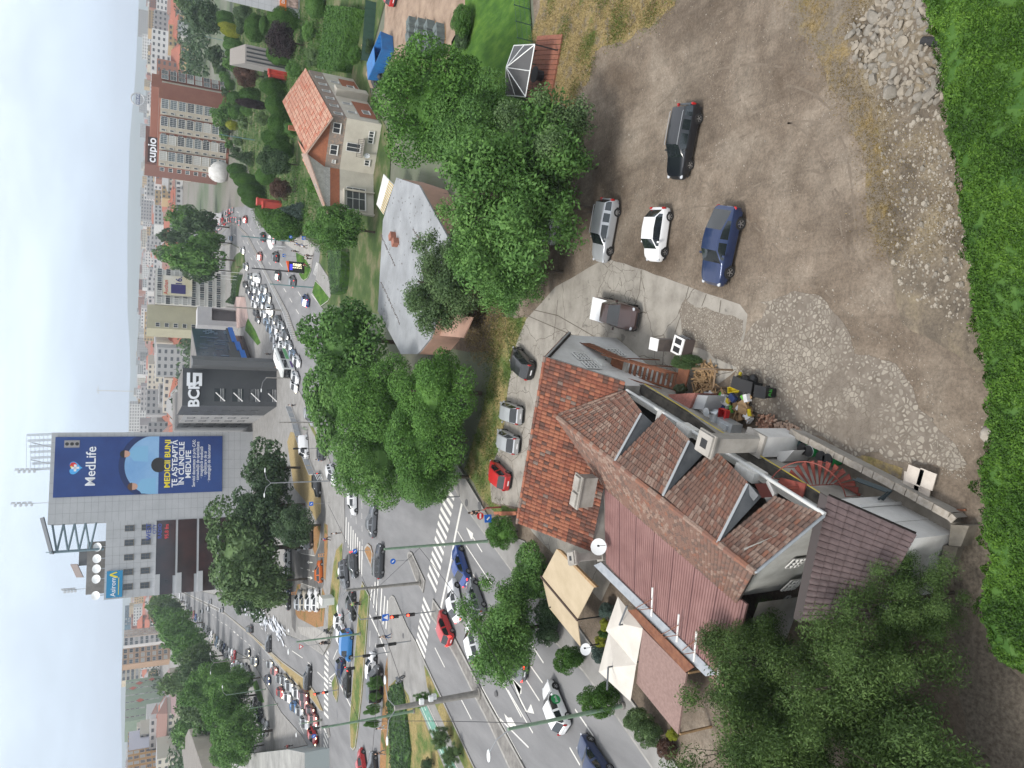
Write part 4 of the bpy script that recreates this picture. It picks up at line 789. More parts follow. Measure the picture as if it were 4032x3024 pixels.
k5=553/952.
CR.update({'U':(2100,1270,k5),'U2':(2550,1380,k5),'U3':(2900,1620,k5),'U4':(3200,1800,k5),'HA':(1000,0,k5),'HB':(1000,450,k5),'BC':(560,1100,k5),'BM':(480,1300,k5),'TR':(1500,900,k5),'b':(500,300,400/1659.),'e':(480,0,500/1659.),'d':(400,2624,400/1659.)})
TM=[mat('roof_tile_red',(.235,.082,.05),(.165,.062,.04),scale=7,rough=.9),mat('roof_tile_orange',(.30,.115,.066),(.22,.09,.055),scale=7,rough=.9),mat('roof_tile_brown',(.17,.072,.05),(.13,.06,.044),scale=7,rough=.95),mat('roof_tile_grey',(.135,.10,.085),(.20,.15,.125),scale=9,rough=1),mat('roof_tile_dark',(.11,.055,.042),(.085,.05,.04),scale=7,rough=1)]
LT=[mat('old_tile_red',(.20,.10,.072),(.155,.085,.065),scale=9,rough=1),mat('old_tile_lichen',(.185,.115,.088),(.27,.20,.16),scale=11,rough=1),mat('old_tile_brown',(.155,.09,.069),(.19,.115,.088),scale=9,rough=1),mat('old_tile_orange',(.235,.108,.07),(.18,.09,.063),scale=9,rough=1),mat('old_tile_dark',(.11,.073,.06),(.15,.10,.08),scale=9,rough=1)]
M_under=mat('roof_batten',(.035,.028,.024),rough=1)
def inpoly(p,poly):
 c=False;n=len(poly)
 for i in range(n):
  a=poly[i];b=poly[i-1]
  if(a[1]>p[1])!=(b[1]>p[1])and p[0]<(b[0]-a[0])*(p[1]-a[1])/(b[1]-a[1]+1e-12)+a[0]:c=not c
 return c
def tiles(mb,P00,P10,P11,P01,tw=.25,tl=.36,weights=(5,3,2,1,1),h=.055,lift=.055,rnd=None,missing=0.0,patchy=None,nseg=3):
 """P00,P10 along the eave; P01,P11 along the top; bilinear patch covered with half-round tiles"""
 rnd=rnd or random.Random(3)
 P00,P10,P11,P01=[Vector(p)for p in(P00,P10,P11,P01)]
 nu=max(1,round(((P10-P00).length+(P11-P01).length)/2/tw));nv=max(1,round(((P01-P00).length+(P11-P10).length)/2/tl))
 n=(P10-P00).cross(P01-P00).normalized()
 if n.z<0:n=-n
 f=lambda s,t:(P00.lerp(P10,s)).lerp(P01.lerp(P11,s),t)
 tot=sum(weights)
 for j in range(nv):
  for i in range(nu):
   if rnd.random()<missing:continue
   ww=list(weights)
   c=f((i+.5)/nu,(j+.5)/nv)
   if patchy is not None:
    q=noise.noise(c*patchy)
    if q>.12:ww[1]*=5
    if q<-.15:ww[2]*=4;ww[4]*=3
   mi=rnd.choices(range(len(ww)),ww)[0]
   dz=rnd.uniform(0,.02);k=nseg;vs=[]
   for e,(t,l)in enumerate(((j/nv-.006,lift+dz),((j+1)/nv+.01,.004))):
    for q in range(k+1):
     a=q/k;vs.append(f((i+.04+a*.92)/nu,t)+n*(l+h*math.sin(math.pi*a)))
   for q in range(k+1):vs.append(f((i+.04+q/k*.92)/nu,j/nv-.006)+n*.0)
   fs=[(q,q+1,k+2+q,k+1+q)for q in range(k)]+[(2*(k+1)+q,2*(k+1)+q+1,q+1,q)for q in range(k)]
   mb.add(vs,fs,mi)
 for dd,fl in((.05,0),(.18,1)):
  K=8;vs=[f(i/K,j/K)-n*dd for j in range(K+1)for i in range(K+1)]
  fs=[(j*(K+1)+i,j*(K+1)+i+1,(j+1)*(K+1)+i+1,(j+1)*(K+1)+i)for j in range(K)for i in range(K)]
  mb.add(vs,[q[::-1]for q in fs]if fl else fs,len(weights))
def g3(c,x,y,z):return G(c,x,y,z)
M_plaster=mat('grey_plaster',(.36,.34,.31),(.24,.225,.20),scale=.8,rough=.95,detail=8)
M_white=mat('white_wall',(.62,.62,.61),(.46,.455,.44),scale=.5,rough=.9,detail=8)
M_dirtyroof=mat('tar_roof',(.03,.028,.025),(.10,.09,.075),scale=1.6,rough=.95,detail=8)
M_gut=mat('zinc',(.33,.36,.39),(.42,.44,.46),scale=2,rough=.45,metal=.5)
M_rust=mat('rusty_steel',(.13,.05,.028),(.20,.085,.045),scale=3,rough=.85)
M_redmetal=mat('red_painted_steel',(.26,.065,.045),(.20,.05,.04),scale=3,rough=.6)
M_winf=mat('window_frame_white',(.62,.62,.60),rough=.6);M_wing=mat('window_glass',(.03,.036,.042),(.055,.062,.07),scale=.4,rough=.12,spec=.8)
M_wing2=mat('window_glass_pale',(.10,.12,.13),rough=.2,spec=.8)
M_wood=mat('raw_wood',(.38,.25,.13),(.26,.17,.09),scale=5,rough=.9)
M_steel=mat('galvanised',(.42,.45,.47),(.5,.52,.54),scale=3,rough=.4,metal=.6)
M_black=mat('black_plastic',(.02,.02,.021),rough=.5);M_cond=mat('aircon_casing',(.66,.66,.63),(.55,.55,.52),scale=4,rough=.6)
a1=g3('U',80,230,8.3);a2=g3('O',1117,1130,8.3);Cf=g3('U',240,60,4.2);Cn=g3('U',620,400,4.2);Cl=g3('K',1035,780,4.2);Cfl=Cf+(Cl-Cn)
K1=g3('K',1115,350,4.2)
r0=g3('U',150,630,7.3);r1=g3('O',1630,1235,7.3);R1=g3('V',560,1045,4.2);L1=g3('L',1500,575,4.0);L0=g3('T',440,1000,4.2)
rst=thing('restaurant','sprawling old restaurant with red and brown tiled roofs and a flat pink metal roof','restaurant',(0,0,0))
rnd=random.Random(11)
mb=MB();tiles(mb,Cl,Cn,a1,a2,weights=(7,5,4,1,2),rnd=rnd,patchy=.35)
tiles(mb,Cf,Cfl,a2,a1,weights=(7,5,4,1,2),rnd=rnd)
def ridge(mb,a,b,r=.13,n=None,mi=1,rnd=rnd,wts=(3,5,2,2,1)):
 n=n or int((b-a).length/.38)
 for i in range(n):
  p=a.lerp(b,i/n);q=a.lerp(b,(i+1.1)/n);mb.tube([p,q],[r*rnd.uniform(.9,1.15),r*.85],7,rnd.choices(range(5),wts)[0])
ridge(mb,a1,a2)
mb.build('front_tile_roof',TM+[M_under],rst)
T_=lambda x,y,z:g3('T',x,y,z)
d1,d2,d3=T_(540,855,7.3),T_(855,1080,7.3),T_(1210,1390,7.3)
S0=T_(600,400,4.2);F1=T_(712,545,5.3);S1=T_(842,550,4.2);F2=T_(1025,725,5.3);S2=T_(1180,780,4.2);F3=T_(1405,1005,5.4);S3=T_(1570,1090,4.2)
Bb=[T_(785,610,4.45),T_(1108,812,4.45),T_(1502,1075,4.45)]
mb=MB();W_=(5,3,5,1.2,1.6)
tiles(mb,S0,F1,d1,r0,weights=W_,rnd=rnd,patchy=.5);tiles(mb,S1,F2,d2,d1,weights=W_,rnd=rnd,patchy=.5);tiles(mb,S2,F3,d3,d2,weights=W_,rnd=rnd,patchy=.5);tiles(mb,S3,R1,r1,d3,weights=W_,rnd=rnd,patchy=.5)
tiles(mb,L1,L0,r0,r1,weights=(1.5,1.5,6,.6,4),rnd=rnd,patchy=.4)
ridge(mb,r0,r1,.17,wts=(3,6,3,3,0));ridge(mb,r0,S0+Vector((0,0,.15)),.1);
mb.build('rear_tile_roof',LT+[M_under],rst)
M_cheek=mat('lead_sheet',(.085,.095,.105),(.13,.14,.15),scale=1.5,rough=.6)
for d,f,b in((d1,F1,Bb[0]),(d2,F2,Bb[1]),(d3,F3,Bb[2])):
 mb=MB();n=Vector((.3,.9,0)).normalized()
 mb.add([d+Vector((0,0,-.02)),f+Vector((0,0,-.03)),b,d.lerp(b,.0)+Vector((0,0,-.4))],[(0,1,2)],0);
 mb.tube([d+Vector((0,0,.08)),f+Vector((0,0,.08))],.085,4,1)
 mb.add([f,b,b+(f-b).normalized().cross(Vector((0,0,1)))*0+Vector((0,0,0)),f],[(0,1,2)],1)
 mb.build('dormer_cheek',[M_cheek,mat('zinc_edge',(.40,.42,.43),rough=.5,metal=.3)],rst)
for F,S in((F1,S1),(F2,S2),(F3,S3)):
 q=[Vector((F.x,F.y,4.25)),Vector((S.x,S.y,4.25))];o=Vector((-.55,.2,0))
 mb=MB();mb.slab([q[0]+o,q[0]-o*.4,q[1]-o*.4,q[1]+o],.25,0);mb.build('dormer_ledge',mat('pale_render',(.42,.42,.41),(.33,.33,.32),scale=2,rough=.9),rst)
mb=MB();fr=F3+Vector((.1,.0,-.5));wv=(S3-F3);mb.slab([F3+Vector((.05,0,.02)),Vector((S3.x+.1,S3.y+.1,5.1)),Vector((S3.x-.2,S3.y+.3,5.2)),F3+Vector((-.3,.1,.05))],.08);mb.build('dormer_hood',M_cheek,rst)
mb=MB();mb.add([Vector((F3.x,F3.y,5.0)),Vector((S3.x,S3.y,5.0)),Vector((S3.x,S3.y,4.2)),Vector((F3.x,F3.y,4.2))],[(0,1,2,3)]);mb.build('dormer_window',mat('dark_red_frame',(.10,.02,.015),rough=.6),rst)
def wallq(mb,pts,z0,z1s,mi=0):
 for i in range(len(pts)-1):
  a,b=pts[i],pts[i+1];mb.add([(a[0],a[1],z0),(b[0],b[1],z0),(b[0],b[1],z1s[i+1]),(a[0],a[1],z1s[i])],[(0,1,2,3)],mi)
mid=(Cf+Cn)/2
ins=Vector((-.25,.08,0))
mb=MB();A0,A1,A2=Cf+ins,Vector((a1.x,a1.y,0))+ins,Cn+ins
wallq(mb,[A2,A1,A0],0,[4.1,8.15,4.1])
B0,B1,B2=Cfl-ins,Vector((a2.x,a2.y,0))-ins,Cl-ins
wallq(mb,[B0,B1,B2],0,[4.1,8.1,4.1],1)
wallq(mb,[A0,B0],0,[4.1,4.1],1);wallq(mb,[B2,K1+Vector((.1,.3,0)),A2],0,[4.1,4.1,4.1],1)
mb.build('wall',[M_white,M_plaster],rst)
mb=MB();mb.slab([a1,Cn,Cn+ins*.9,a1+ins*.9],.12);mb.slab([a1,Cf,Cf+ins*.9,a1+ins*.9],.14);mb.build('verge_board',mat('grey_board',(.3,.3,.29),rough=.8),rst)
mb=MB();wallq(mb,[S0+Vector((-.25,0,0)),R1+Vector((-.25,.1,0))],0,[4.15,4.15]);gq=(L1-R1);gq.z=0;gq.normalize();g_a=R1+Vector((-.2,.35,0));rr_=g_a+gq*((r1-g_a).dot(gq));wallq(mb,[g_a,rr_,L1+Vector((.2,.3,0))],0,[4.1,7.1,3.9],0)
mb.build('wall',mat('hall_wall',(.46,.47,.45),(.36,.36,.34),scale=1,rough=.9),rst)
mb=MB();mb.slab([r1+Vector((.0,-.0,.05)),R1+Vector((0,0,.05)),R1+Vector((.05,-.14,.05)),r1+Vector((.05,-.14,.05))],.1);mb.build('verge_board',M_gut,rst)
gd=(L1-R1);gd.z=0;gd.normalize();gn=Vector((-gd.y,gd.x,0));gn=gn if gn.y<0 else-gn
def gwin(root,p,w,h,d,n,bars=True,name='window',glass=None,frame=None,sill=True):
 """window whose left foot is p, running along d, facing n"""
 p=Vector(p);d=Vector(d).normalized();n=Vector(n).normalized();z=Vector((0,0,1))
 mb=MB();t=.07
 def bar(a,b,wd,dep=.06):
  a=Vector(a);b=Vector(b);ax=(b-a).normalized();s=ax.cross(n).normalized()*wd/2
  P=[a-s,b-s,b+s,a+s];Q=[q+n*dep for q in P];mb.add(Q+P,[(0,1,2,3),(4,7,6,5),(0,4,5,1),(1,5,6,2),(2,6,7,3),(3,7,4,0)])
 bar(p,p+z*h,t);bar(p+d*w,p+d*w+z*h,t);bar(p,p+d*w,t*1.3);bar(p+z*h,p+d*w+z*h,t)
 if bars:
  k=max(1,int(w/.35))
  for i in range(1,k+1):bar(p+d*w*i/(k+1),p+d*w*i/(k+1)+z*h,.03,.09)
  k=max(1,int(h/.3))
  for i in range(1,k+1):bar(p+z*h*i/(k+1),p+z*h*i/(k+1)+d*w,.03,.10)
 f=mb.build(name,frame or M_winf,root)
 mb=MB();q=n*.02;mb.add([p+q,p+d*w+q,p+d*w+z*h+q,p+z*h+q],[(0,1,2,3)]);mb.build('pane',glass or M_wing,f)
 return f
gR=R1+Vector((-.2,.35,0))
def onp(c,x,y,P0,n):
 ox,oy,s=CR[c];v=Fv*FPX+Av*(ox+x*s-IW/2)-Bv*(oy+y*s-IH/2);C0=Vector((0,0,CAMZ));return C0+v*((P0-C0).dot(n)/v.dot(n))
for x_,y_,w_,h_ in((455,1320,.75,.85),(445,1455,1.0,.95),(400,1560,.9,.8)):
 p_=onp('V',x_,y_,gR+gn*.04,gn);gwin(rst,p_,w_,h_,gd,gn)
wd=(Cf-Cn);wd.z=0;wd.normalize();wn=Vector((wd.y,-wd.x,0));wn=wn if wn.x>0 else-wn
for t0,z0,w0,h0 in((3.6,4.6,1.1,1.0),(2.3,4.6,1.0,1.0),(4.6,1.2,1.0,1.1),(1.2,1.2,1.0,1.1)):
 p=Cn+ins+wd*t0+wn*.02;gwin(rst,(p.x,p.y,z0),w0,h0,wd,wn)
pz=3.95
q0=g3('K',1122,352,pz);q1=g3('L',1560,590,pz);q2=g3('L',1420,1180,3.3);q3=g3('L',640,322,3.3)
mb=MB();mb.slab([q0,q1,q2,q3],.12,0)
nrm=(q1-q0).cross(q3-q0).normalized();nrm=nrm if nrm.z>0 else-nrm
nr=64
for i in range(1,nr):
 s=i/nr;a=q0.lerp(q1,s);b=q3.lerp(q2,s)
 ax=(b-a).normalized();side=ax.cross(nrm)*.03
 mb.add([a-side,b-side,b-side*.5+nrm*.045,a-side*.5+nrm*.045,a+side*.5+nrm*.045,b+side*.5+nrm*.045,b+side,a+side],[(0,1,2,3),(3,2,5,4),(4,5,6,7)],0 if i%9 else 1)
mb.build('pink_metal_roof',[mat('pink_sheet',(.255,.145,.135),(.20,.108,.10),scale=.9,rough=.6,detail=8),mat('pink_seam',(.12,.06,.06),rough=.8)],rst)
mb=MB();wallq(mb,[Vector((q3.x+.3,q3.y-.1,0)),Vector((q2.x+.3,q2.y,0)),Vector((q1.x,q1.y,0))],0,[3.15,3.15,3.15]);wallq(mb,[Vector((q0.x,q0.y-.1,0)),Vector((q3.x+.3,q3.y-.1,0))],0,[4.1,3.2]);mb.build('wall',M_plaster,rst)
g0=g3('L',560,335,3.45);g1=g3('L',1290,1060,3.45)
mb=MB();off=(g3('L',600,318,3.45)-g0)*1.2;mb.slab([g0,g1,g1+off,g0+off],.1);mb.build('box_gutter',M_gut,rst)
for(xa,ya,xb,yb)in((945,480,938,668),(1117,655,1103,835),(1233,768,1214,962),(1385,915,1370,1100)):
 mb=MB();mb.tube([g3('L',xa,ya,3.95),g3('L',xb,yb,3.75)],.06,6);mb.build('roof_pipe',mat('white_pipe',(.7,.7,.68),rough=.6),rst)
h0,h1,h2,h3=g3('V',600,912,3.9),g3('V',1175,1165,3.0),g3('Z',640,690,3.0),g3('Z',205,700,4.3)
h0b=g3('V',560,985,4.15)
mb=MB();BT=[mat('brown_tile',(.062,.042,.042),(.095,.066,.066),scale=3,rough=.55)]*1
tiles(mb,h2,h1,h0,h3,tw=.27,tl=.40,weights=(1,),h=.035,lift=.045,rnd=rnd,nseg=4);mb.build('brown_tile_roof',BT+[M_under],rst)
mb=MB();mb.slab([h0+Vector((-.1,0,.03)),h3+Vector((-.1,0,.03)),h3+Vector((.1,.25,.25)),h0+Vector((.1,.25,.25))],.2);mb.build('roof_flashing',mat('dark_flashing',(.045,.035,.035),rough=.6),rst)
mb=MB();wallq(mb,[Vector((h0.x-.2,h0.y,0)),Vector((h1.x-.25,h1.y+.25,0)),Vector((h2.x,h2.y+.25,0)),Vector((h3.x,h3.y,0))],0,[3.8,2.9,2.9,4.2]);mb.build('wall',M_white,rst)
wk=[T_(600,405,2.9),T_(655,335,2.9),T_(950,505,2.9),T_(1190,690,2.9),g3('V',260,740,2.9),g3('V',570,940,2.9),g3('V',545,1045,2.9),g3('V',0,700,2.9),T_(900,640,2.9)]
mb=MB();mb.prism([S0+Vector((-.2,0,0)),wk[1],wk[2],wk[3],wk[4],wk[5],R1+Vector((-.2,.2,0))],2.6,2.9);mb.build('walkway_roof',M_dirtyroof,rst)
mb=MB();
for a,b in((S0,R1),):mb.tube([a+Vector((.08,-.1,-.05)),b+Vector((.08,-.1,-.05))],.10,8)
mb.build('gutter',mat('pale_gutter',(.55,.56,.55),rough=.5),rst)
mb=MB();mb.tube([S0+Vector((.5,-.4,-1.2)),R1+Vector((.35,-.1,-1.2))],.028,6);mb.build('yellow_pipe',mat('gas_pipe_yellow',(.45,.36,.05),rough=.6),rst)
mb=MB();wallq(mb,[wk[1],wk[2],wk[3],wk[4],wk[5]],0,[2.6]*5);mb.build('wall',M_plaster,rst)
bz=2.9
bl=[g3('U',342,125,bz),g3('U',600,255,bz),g3('U',570,330,bz)]
mb=MB();b0=g3('U',345,120,2.9);b1=g3('U',640,250,2.9);mb.prism([Vector((b0.x,b0.y,0)),Vector((b1.x,b1.y,0)),Vector((b1.x-.9,b1.y+.3,0)),Vector((b0.x-.9,b0.y+.4,0))],2.75,2.9);mb.build('balcony_floor',M_plaster,rst)
mb=MB()
for i in range(9):
 p=b0.lerp(b1,i/8);mb.box((p.x,p.y,3.35),(.05,.05,.9))
mb.slab([b0+Vector((0,0,.9)),b1+Vector((0,0,.9)),b1+Vector((.03,.02,.1)),b0+Vector((.03,.02,.1))],.03);mb.tube([b0+Vector((0,0,.95)),b1+Vector((0,0,.95))],.04,6)
mb.build('balcony_rail',M_rust,rst)
sa=g3('T',585,235,2.9);sb=g3('T',930,335,.9)
sdir=(sb-sa);run=sdir.length;side=Vector((sdir.y,-sdir.x,0)).normalized();side=side if side.x>0 else-side
mb=MB();st=thing('staircase','rusty outside steel staircase climbing the white gable wall','staircase',(0,0,0))
mb.slab([sa+side*.55-sdir.normalized()*.9,sa+side*.55,sa-side*.55,sa-side*.55-sdir.normalized()*.9],.08);mb.build('landing',M_rust,st)
for i in range(11):
 p=sa.lerp(sb,(i+.6)/11);mb=MB();u=Vector((sdir.x,sdir.y,0)).normalized()
 mb.slab([p-u*.13-side*.5,p+u*.13-side*.5,p+u*.13+side*.5,p-u*.13+side*.5],.04);mb.build('tread',M_rust,st)
for s in(-.52,.52):
 mb=MB();mb.tube([sa+side*s,sb+side*s],.07,4);mb.build('stringer',M_rust,st)
for s,h in((.55,1.0),(.55,.55),(-.5,1.0)):
 mb=MB();mb.tube([sa+side*s-sdir.normalized()*.8+Vector((0,0,h)),sa+side*s+Vector((0,0,h)),sb+side*s+Vector((0,0,h))],.04,5);mb.build('handrail',M_rust,st)
for t in(0,.5,1):
 mb=MB();p=sa.lerp(sb,t)+side*.55;mb.box((p.x,p.y,(p.z+1)/2),(.07,.07,p.z+1));mb.build('post',M_rust,st)
pf=g3('T',985,300,.9);u=Vector((sdir.x,sdir.y,0)).normalized()
mb=MB();mb.slab([sb-side*.8,sb+side*1.6,sb+side*1.6+u*1.0,sb-side*.8+u*1.0],.09)
for q in(sb-side*.75,sb+side*1.55,sb+side*1.55+u*.95,sb-side*.75+u*.95):mb.box((q.x,q.y,.42),(.08,.08,.8))
mb.build('foot_platform',M_rust,st)
tag(st,None)
def block(name,pts,z,m,label=None,cat=None,parent=None,z0=0):
 mb=MB();mb.prism([(p[0],p[1])for p in pts],z0,z);return mb.build(name,m,parent,label=label,cat=cat)
block('annexe_wall',[g3('V',240,628,1.9),g3('V',395,618,1.5),g3('V',330,690,1.5),g3('V',250,700,1.9)],1.7,M_white,parent=rst)
block('annexe_wall',[g3('T',960,515,1.6),g3('T',1130,520,1.6),g3('T',1180,600,1.6),g3('T',1080,590,1.6)],1.6,M_white,parent=rst)
block('annexe_roof',[g3('T',880,420,2.2),g3('T',1060,410,2.2),g3('T',1020,510,2.2),g3('T',930,500,2.2)],2.2,mat('red_brick_paving',(.19,.075,.06),(.26,.11,.09),scale=8,rough=.95),parent=rst)
block('annexe_roof',[g3('T',1060,420,2.0),g3('T',1140,430,2.0),g3('T',1110,520,2.0),g3('T',1025,510,2.0)],2.0,mat('grey_sheet',(.30,.31,.32),rough=.6),parent=rst)
block('annexe_wall',GP('V',[(1075,952),(1088,972),(1030,985),(1090,1025),(1190,1035),(1258,1066),(1228,1180),(1352,1262),(1300,1480),(1250,1660),(900,1600),(800,1000)]),2.75,M_white,parent=rst)
mb=MB();mb.prism(GP('V',[(1040,985),(1062,982),(1105,1022),(1085,1024)]),.1,2.2);mb.build('doorway',mat('dark_doorway',(.05,.04,.035),rough=1),rst)
sheet('courtyard_floor',GP('V',[(340,500),(700,690),(1180,940),(1400,1055),(1520,1120),(1475,1245),(1405,1400),(1250,1660),(700,1660),(300,900)]),.03,mat('court_concrete',(.24,.22,.19),(.15,.135,.11),scale=.8,rough=.95,detail=8))
yw=GP('V',[(345,492),(420,535),(700,680),(960,815),(1180,935),(1390,1045),(1420,1075)],.8)
mb=MB();cop=MB()
yw=[Vector((q.x,q.y,0))for q in yw]
for a,b in zip(yw,yw[1:]):
 d=(b-a).normalized();n=Vector((-d.y,d.x,0))*.14
 mb.add([a-n,b-n,b+n,a+n,a-n+Vector((0,0,.75)),b-n+Vector((0,0,.75)),b+n+Vector((0,0,.75)),a+n+Vector((0,0,.75))],[(0,1,5,4),(2,3,7,6),(4,5,6,7)])
 L=(b-a).length;k=max(1,int(L/.55))
 for i in range(k):
  p=a.lerp(b,(i+.5)/k);cop.box((p.x+rnd.uniform(-.02,.02),p.y+rnd.uniform(-.02,.02),.79),(L/k*.95,.34,.09),math.atan2(d.y,d.x)+rnd.uniform(-.03,.03))
w=mb.build('yard_wall',M_plaster,label='low rendered yard wall with a pale stone coping along the cracked concrete',cat='wall');cop.build('coping',mat('coping_stone',(.36,.33,.29),(.27,.24,.20),scale=5,rough=1),w)
mb=MB();mb.prism(GP('V',[(1400,1105),(1520,1112),(1465,1248),(1385,1240)],.7),0,.7);mb.prism(GP('V',[(1350,1240),(1450,1250),(1400,1400),(1330,1400)],.4),0,.4);mb.build('concrete_block',mat('mossy_concrete',(.14,.125,.10),(.22,.20,.165),scale=2,rough=1),label='mossy concrete block at the far corner of the yard wall',cat='block')
def chimney(base,htop,s,label,rz,capm=None,parent=None):
 t=thing('chimney',label,'chimney',base,rz)
 mb=MB();mb.b2(-s/2,s/2,-s/2,s/2,0,htop);mb.build('shaft',M_plaster,t)
 mb=MB()
 for i,(e,z)in enumerate(((.10,0),(.16,.12),(.22,.24),(.14,.36))):mb.b2(-s/2-e,s/2+e,-s/2-e,s/2+e,htop-.1+z,htop-.1+z+.12)
 mb.build('crown',M_plaster,t);mb=MB();mb.b2(-s/2-.12,s/2+.12,-s/2-.12,s/2+.12,.01,.35);mb.build('plinth',M_plaster,t)
 mb=MB();mb.b2(-s*.3,s*.3,-s*.3,s*.3,htop+.37,htop+.385);mb.build('flue',M_black,t)
 return t
cb=g3('V',385,565,0);hw=HT(cb,'V',125);ch=chimney(cb,HT(cb,'T',1150),.78,'tall square chimney, white below and bare concrete above, beside the dormers',math.atan2(-.946,-.325))
mb=MB();mb.b2(-.60,.60,-.56,.56,0,hw);mb.build('white_base',M_white,ch);mb=MB();mb.b2(-.66,.66,-.62,.62,hw,hw+.18);mb.build('collar',M_plaster,ch)
c2=g3('L',618,270,3.3);chimney(Vector((c2.x,c2.y,3.2)),HT(c2,'L',440)-3.2,.5,'grey plaster chimney with a brick top between the beige awning and the pink roof',.3)
cc=g3('K',1015,385,6.0)
t=thing('roof_vent','wide grey concrete chimney lying low across the front red tile roof','chimney',(cc.x,cc.y,5.6),math.atan2((a2-a1).y,(a2-a1).x))
mb=MB();mb.b2(-1.0,1.0,-.35,.35,0,1.1);mb.build('shaft',M_plaster,t);mb=MB();mb.b2(-1.1,1.1,-.45,.45,1.1,1.22);mb.b2(-1.0,-.1,-.3,.3,1.22,1.36);mb.b2(.1,1.0,-.3,.3,1.22,1.36);mb.build('cap',M_plaster,t)
def awning(name,label,pts,z,m,thick=.05,post=True,cat='awning'):
 t=thing(name,label,cat,(0,0,0))
 mb=MB()
 for p in pts:mb.slab(p,thick)
 mb.build('canvas',m,t);return t
Lz=lambda x,y,z:g3('L',x,y,z)
M_beige=mat('beige_canvas',(.44,.36,.25),(.37,.30,.20),scale=.6,rough=.85)
t=awning('terrace_awning','long beige fabric awning with a brown centre beam beside the hedge',[[Lz(318,228,3.6),Lz(560,480,3.6),Lz(452,690,2.9),Lz(222,412,2.9)],[Lz(222,412,2.9),Lz(452,690,2.9),Lz(475,870,2.3),Lz(268,612,2.3)]],0,M_beige)
mb=MB();mb.tube([Lz(215,408,2.95),Lz(455,695,2.95)],.09,8);mb.build('beam',mat('brown_beam',(.07,.045,.035),rough=.5),t)
mb=MB();mb.slab([Lz(318,228,3.65),Lz(345,240,3.65),Lz(580,478,3.65),Lz(560,480,3.65)],.2);mb.build('back_rail',M_wood,t)
for x,y in((240,430),(452,690),(475,868),(270,610)):
 p=Lz(x,y,2.5);mb=MB();mb.box((p.x,p.y,1.25),(.08,.08,2.5));mb.build('post',M_black,t)
M_cream=mat('cream_canvas',(.56,.53,.48),(.48,.45,.405),scale=.7,rough=.8)
wc=[Lz(718,540,3.2),Lz(882,748,3.2),Lz(838,990,2.95),Lz(640,760,2.8)]
t=awning('canvas_canopy','pair of cream square parasol canopies joined over the terrace',[[wc[0],wc[1],Lz(760,720,3.7)],[wc[1],wc[2],Lz(760,720,3.7)],[wc[2],wc[3],Lz(760,720,3.7)],[wc[3],wc[0],Lz(760,720,3.7)],[Lz(660,765,2.8),Lz(838,985,2.95),Lz(690,1000,3.6)],[Lz(838,985,2.95),Lz(800,1225,2.9),Lz(690,1000,3.6)],[Lz(800,1225,2.9),Lz(592,1030,2.7),Lz(690,1000,3.6)],[Lz(592,1030,2.7),Lz(660,765,2.8),Lz(690,1000,3.6)]],0,M_cream,.02)
for x,y,x2,y2 in((728,725,778,600),(655,1000,648,1150)):
 mb=MB();p=Lz(x,y,3.9);mb.tube([p,Lz(x2,y2,4.1)],.06,6);mb.tube([p,p-Vector((0,0,3.9))],.05,6);mb.build('arm',mat('grey_pole',(.10,.11,.12),rough=.5),t)
sh=[Lz(880,748,3.3),Lz(1165,1040,3.3),Lz(1110,1440,2.6),Lz(838,1105,2.6)]
mb=MB();mb.slab(sh,.12);t=mb.build('shingle_roof',mat('pink_shingle',(.19,.125,.11),(.25,.17,.15),scale=5,rough=.95,detail=8),label='pinkish grey shingle porch roof between the cream canopies and the big tree',cat='roof')
mb=MB()
for p in sh:mb.box((p.x,p.y,p.z/2-.1),(.12,.12,p.z-.1))
mb.build('post',M_wood,t)
mb=MB();mb.slab([Lz(782,628,3.6),Lz(838,622,3.6),Lz(1215,1000,3.6),Lz(1160,1035,3.4)],.05);mb.add([Lz(782,628,3.6),Lz(1160,1035,3.4),Lz(1160,1040,3.1),Lz(790,640,3.1)],[(0,1,2,3)]);rs=mb.build('rusty_signboard',M_rust,label='long rusty sheet metal parapet beside the grey box gutter',cat='parapet')
for x,y,x2,y2 in((835,615,940,555),(1000,790,1115,725),(1140,890,1225,825),(1015,805,1110,790),(865,625,945,615),(1150,915,1215,905)):
 mb=MB();mb.tube([Lz(x,y,3.6),Lz(x2,y2,4.1)],.025,5);mb.build('stay',M_rust,rs)
def dish(p,r,label,face,arm=True):
 t=thing('satellite_dish',label,'satellite dish',p)
 f=Vector(face).normalized();q=f.to_track_quat('Z','Y').to_matrix()
 mb=MB();n=18;rings=[(0,-.0),(.35,.02),(.7,.08),(1,.17)]
 for k,(rr,zz)in enumerate(rings):
  for i in range(n):a=2*math.pi*i/n;mb.v.append(tuple(q@Vector((rr*r*math.cos(a),rr*r*math.sin(a),zz*r))))
 for k in range(3):
  for i in range(n):mb.f.append((k*n+i,k*n+(i+1)%n,(k+1)*n+(i+1)%n,(k+1)*n+i));mb.m.append(0)
 mb.build('reflector',mat('dish_grey',(.62,.64,.65),rough=.5),t,smooth=True)
 mb=MB();mb.tube([q@Vector((0,-r*.9,0)),q@Vector((0,-r*.3,r*1.0)),],.02,5);mb.box(q@Vector((0,-r*.25,r*1.05)),(.1,.1,.12));mb.build('feed_arm',M_trim,t)
 mb=MB();mb.tube([(0,0,0),(0,0,-.7)],.03,6);mb.build('mast',M_steel,t)
 return t
dish(g3('L',595,215,4.3),.55,'white satellite dish on a mast beside the grey plaster chimney',(.3,-.7,.9));dish(g3('L',510,885,2.4),.42,'small white satellite dish low behind the beige awning',(.4,-.5,.8))
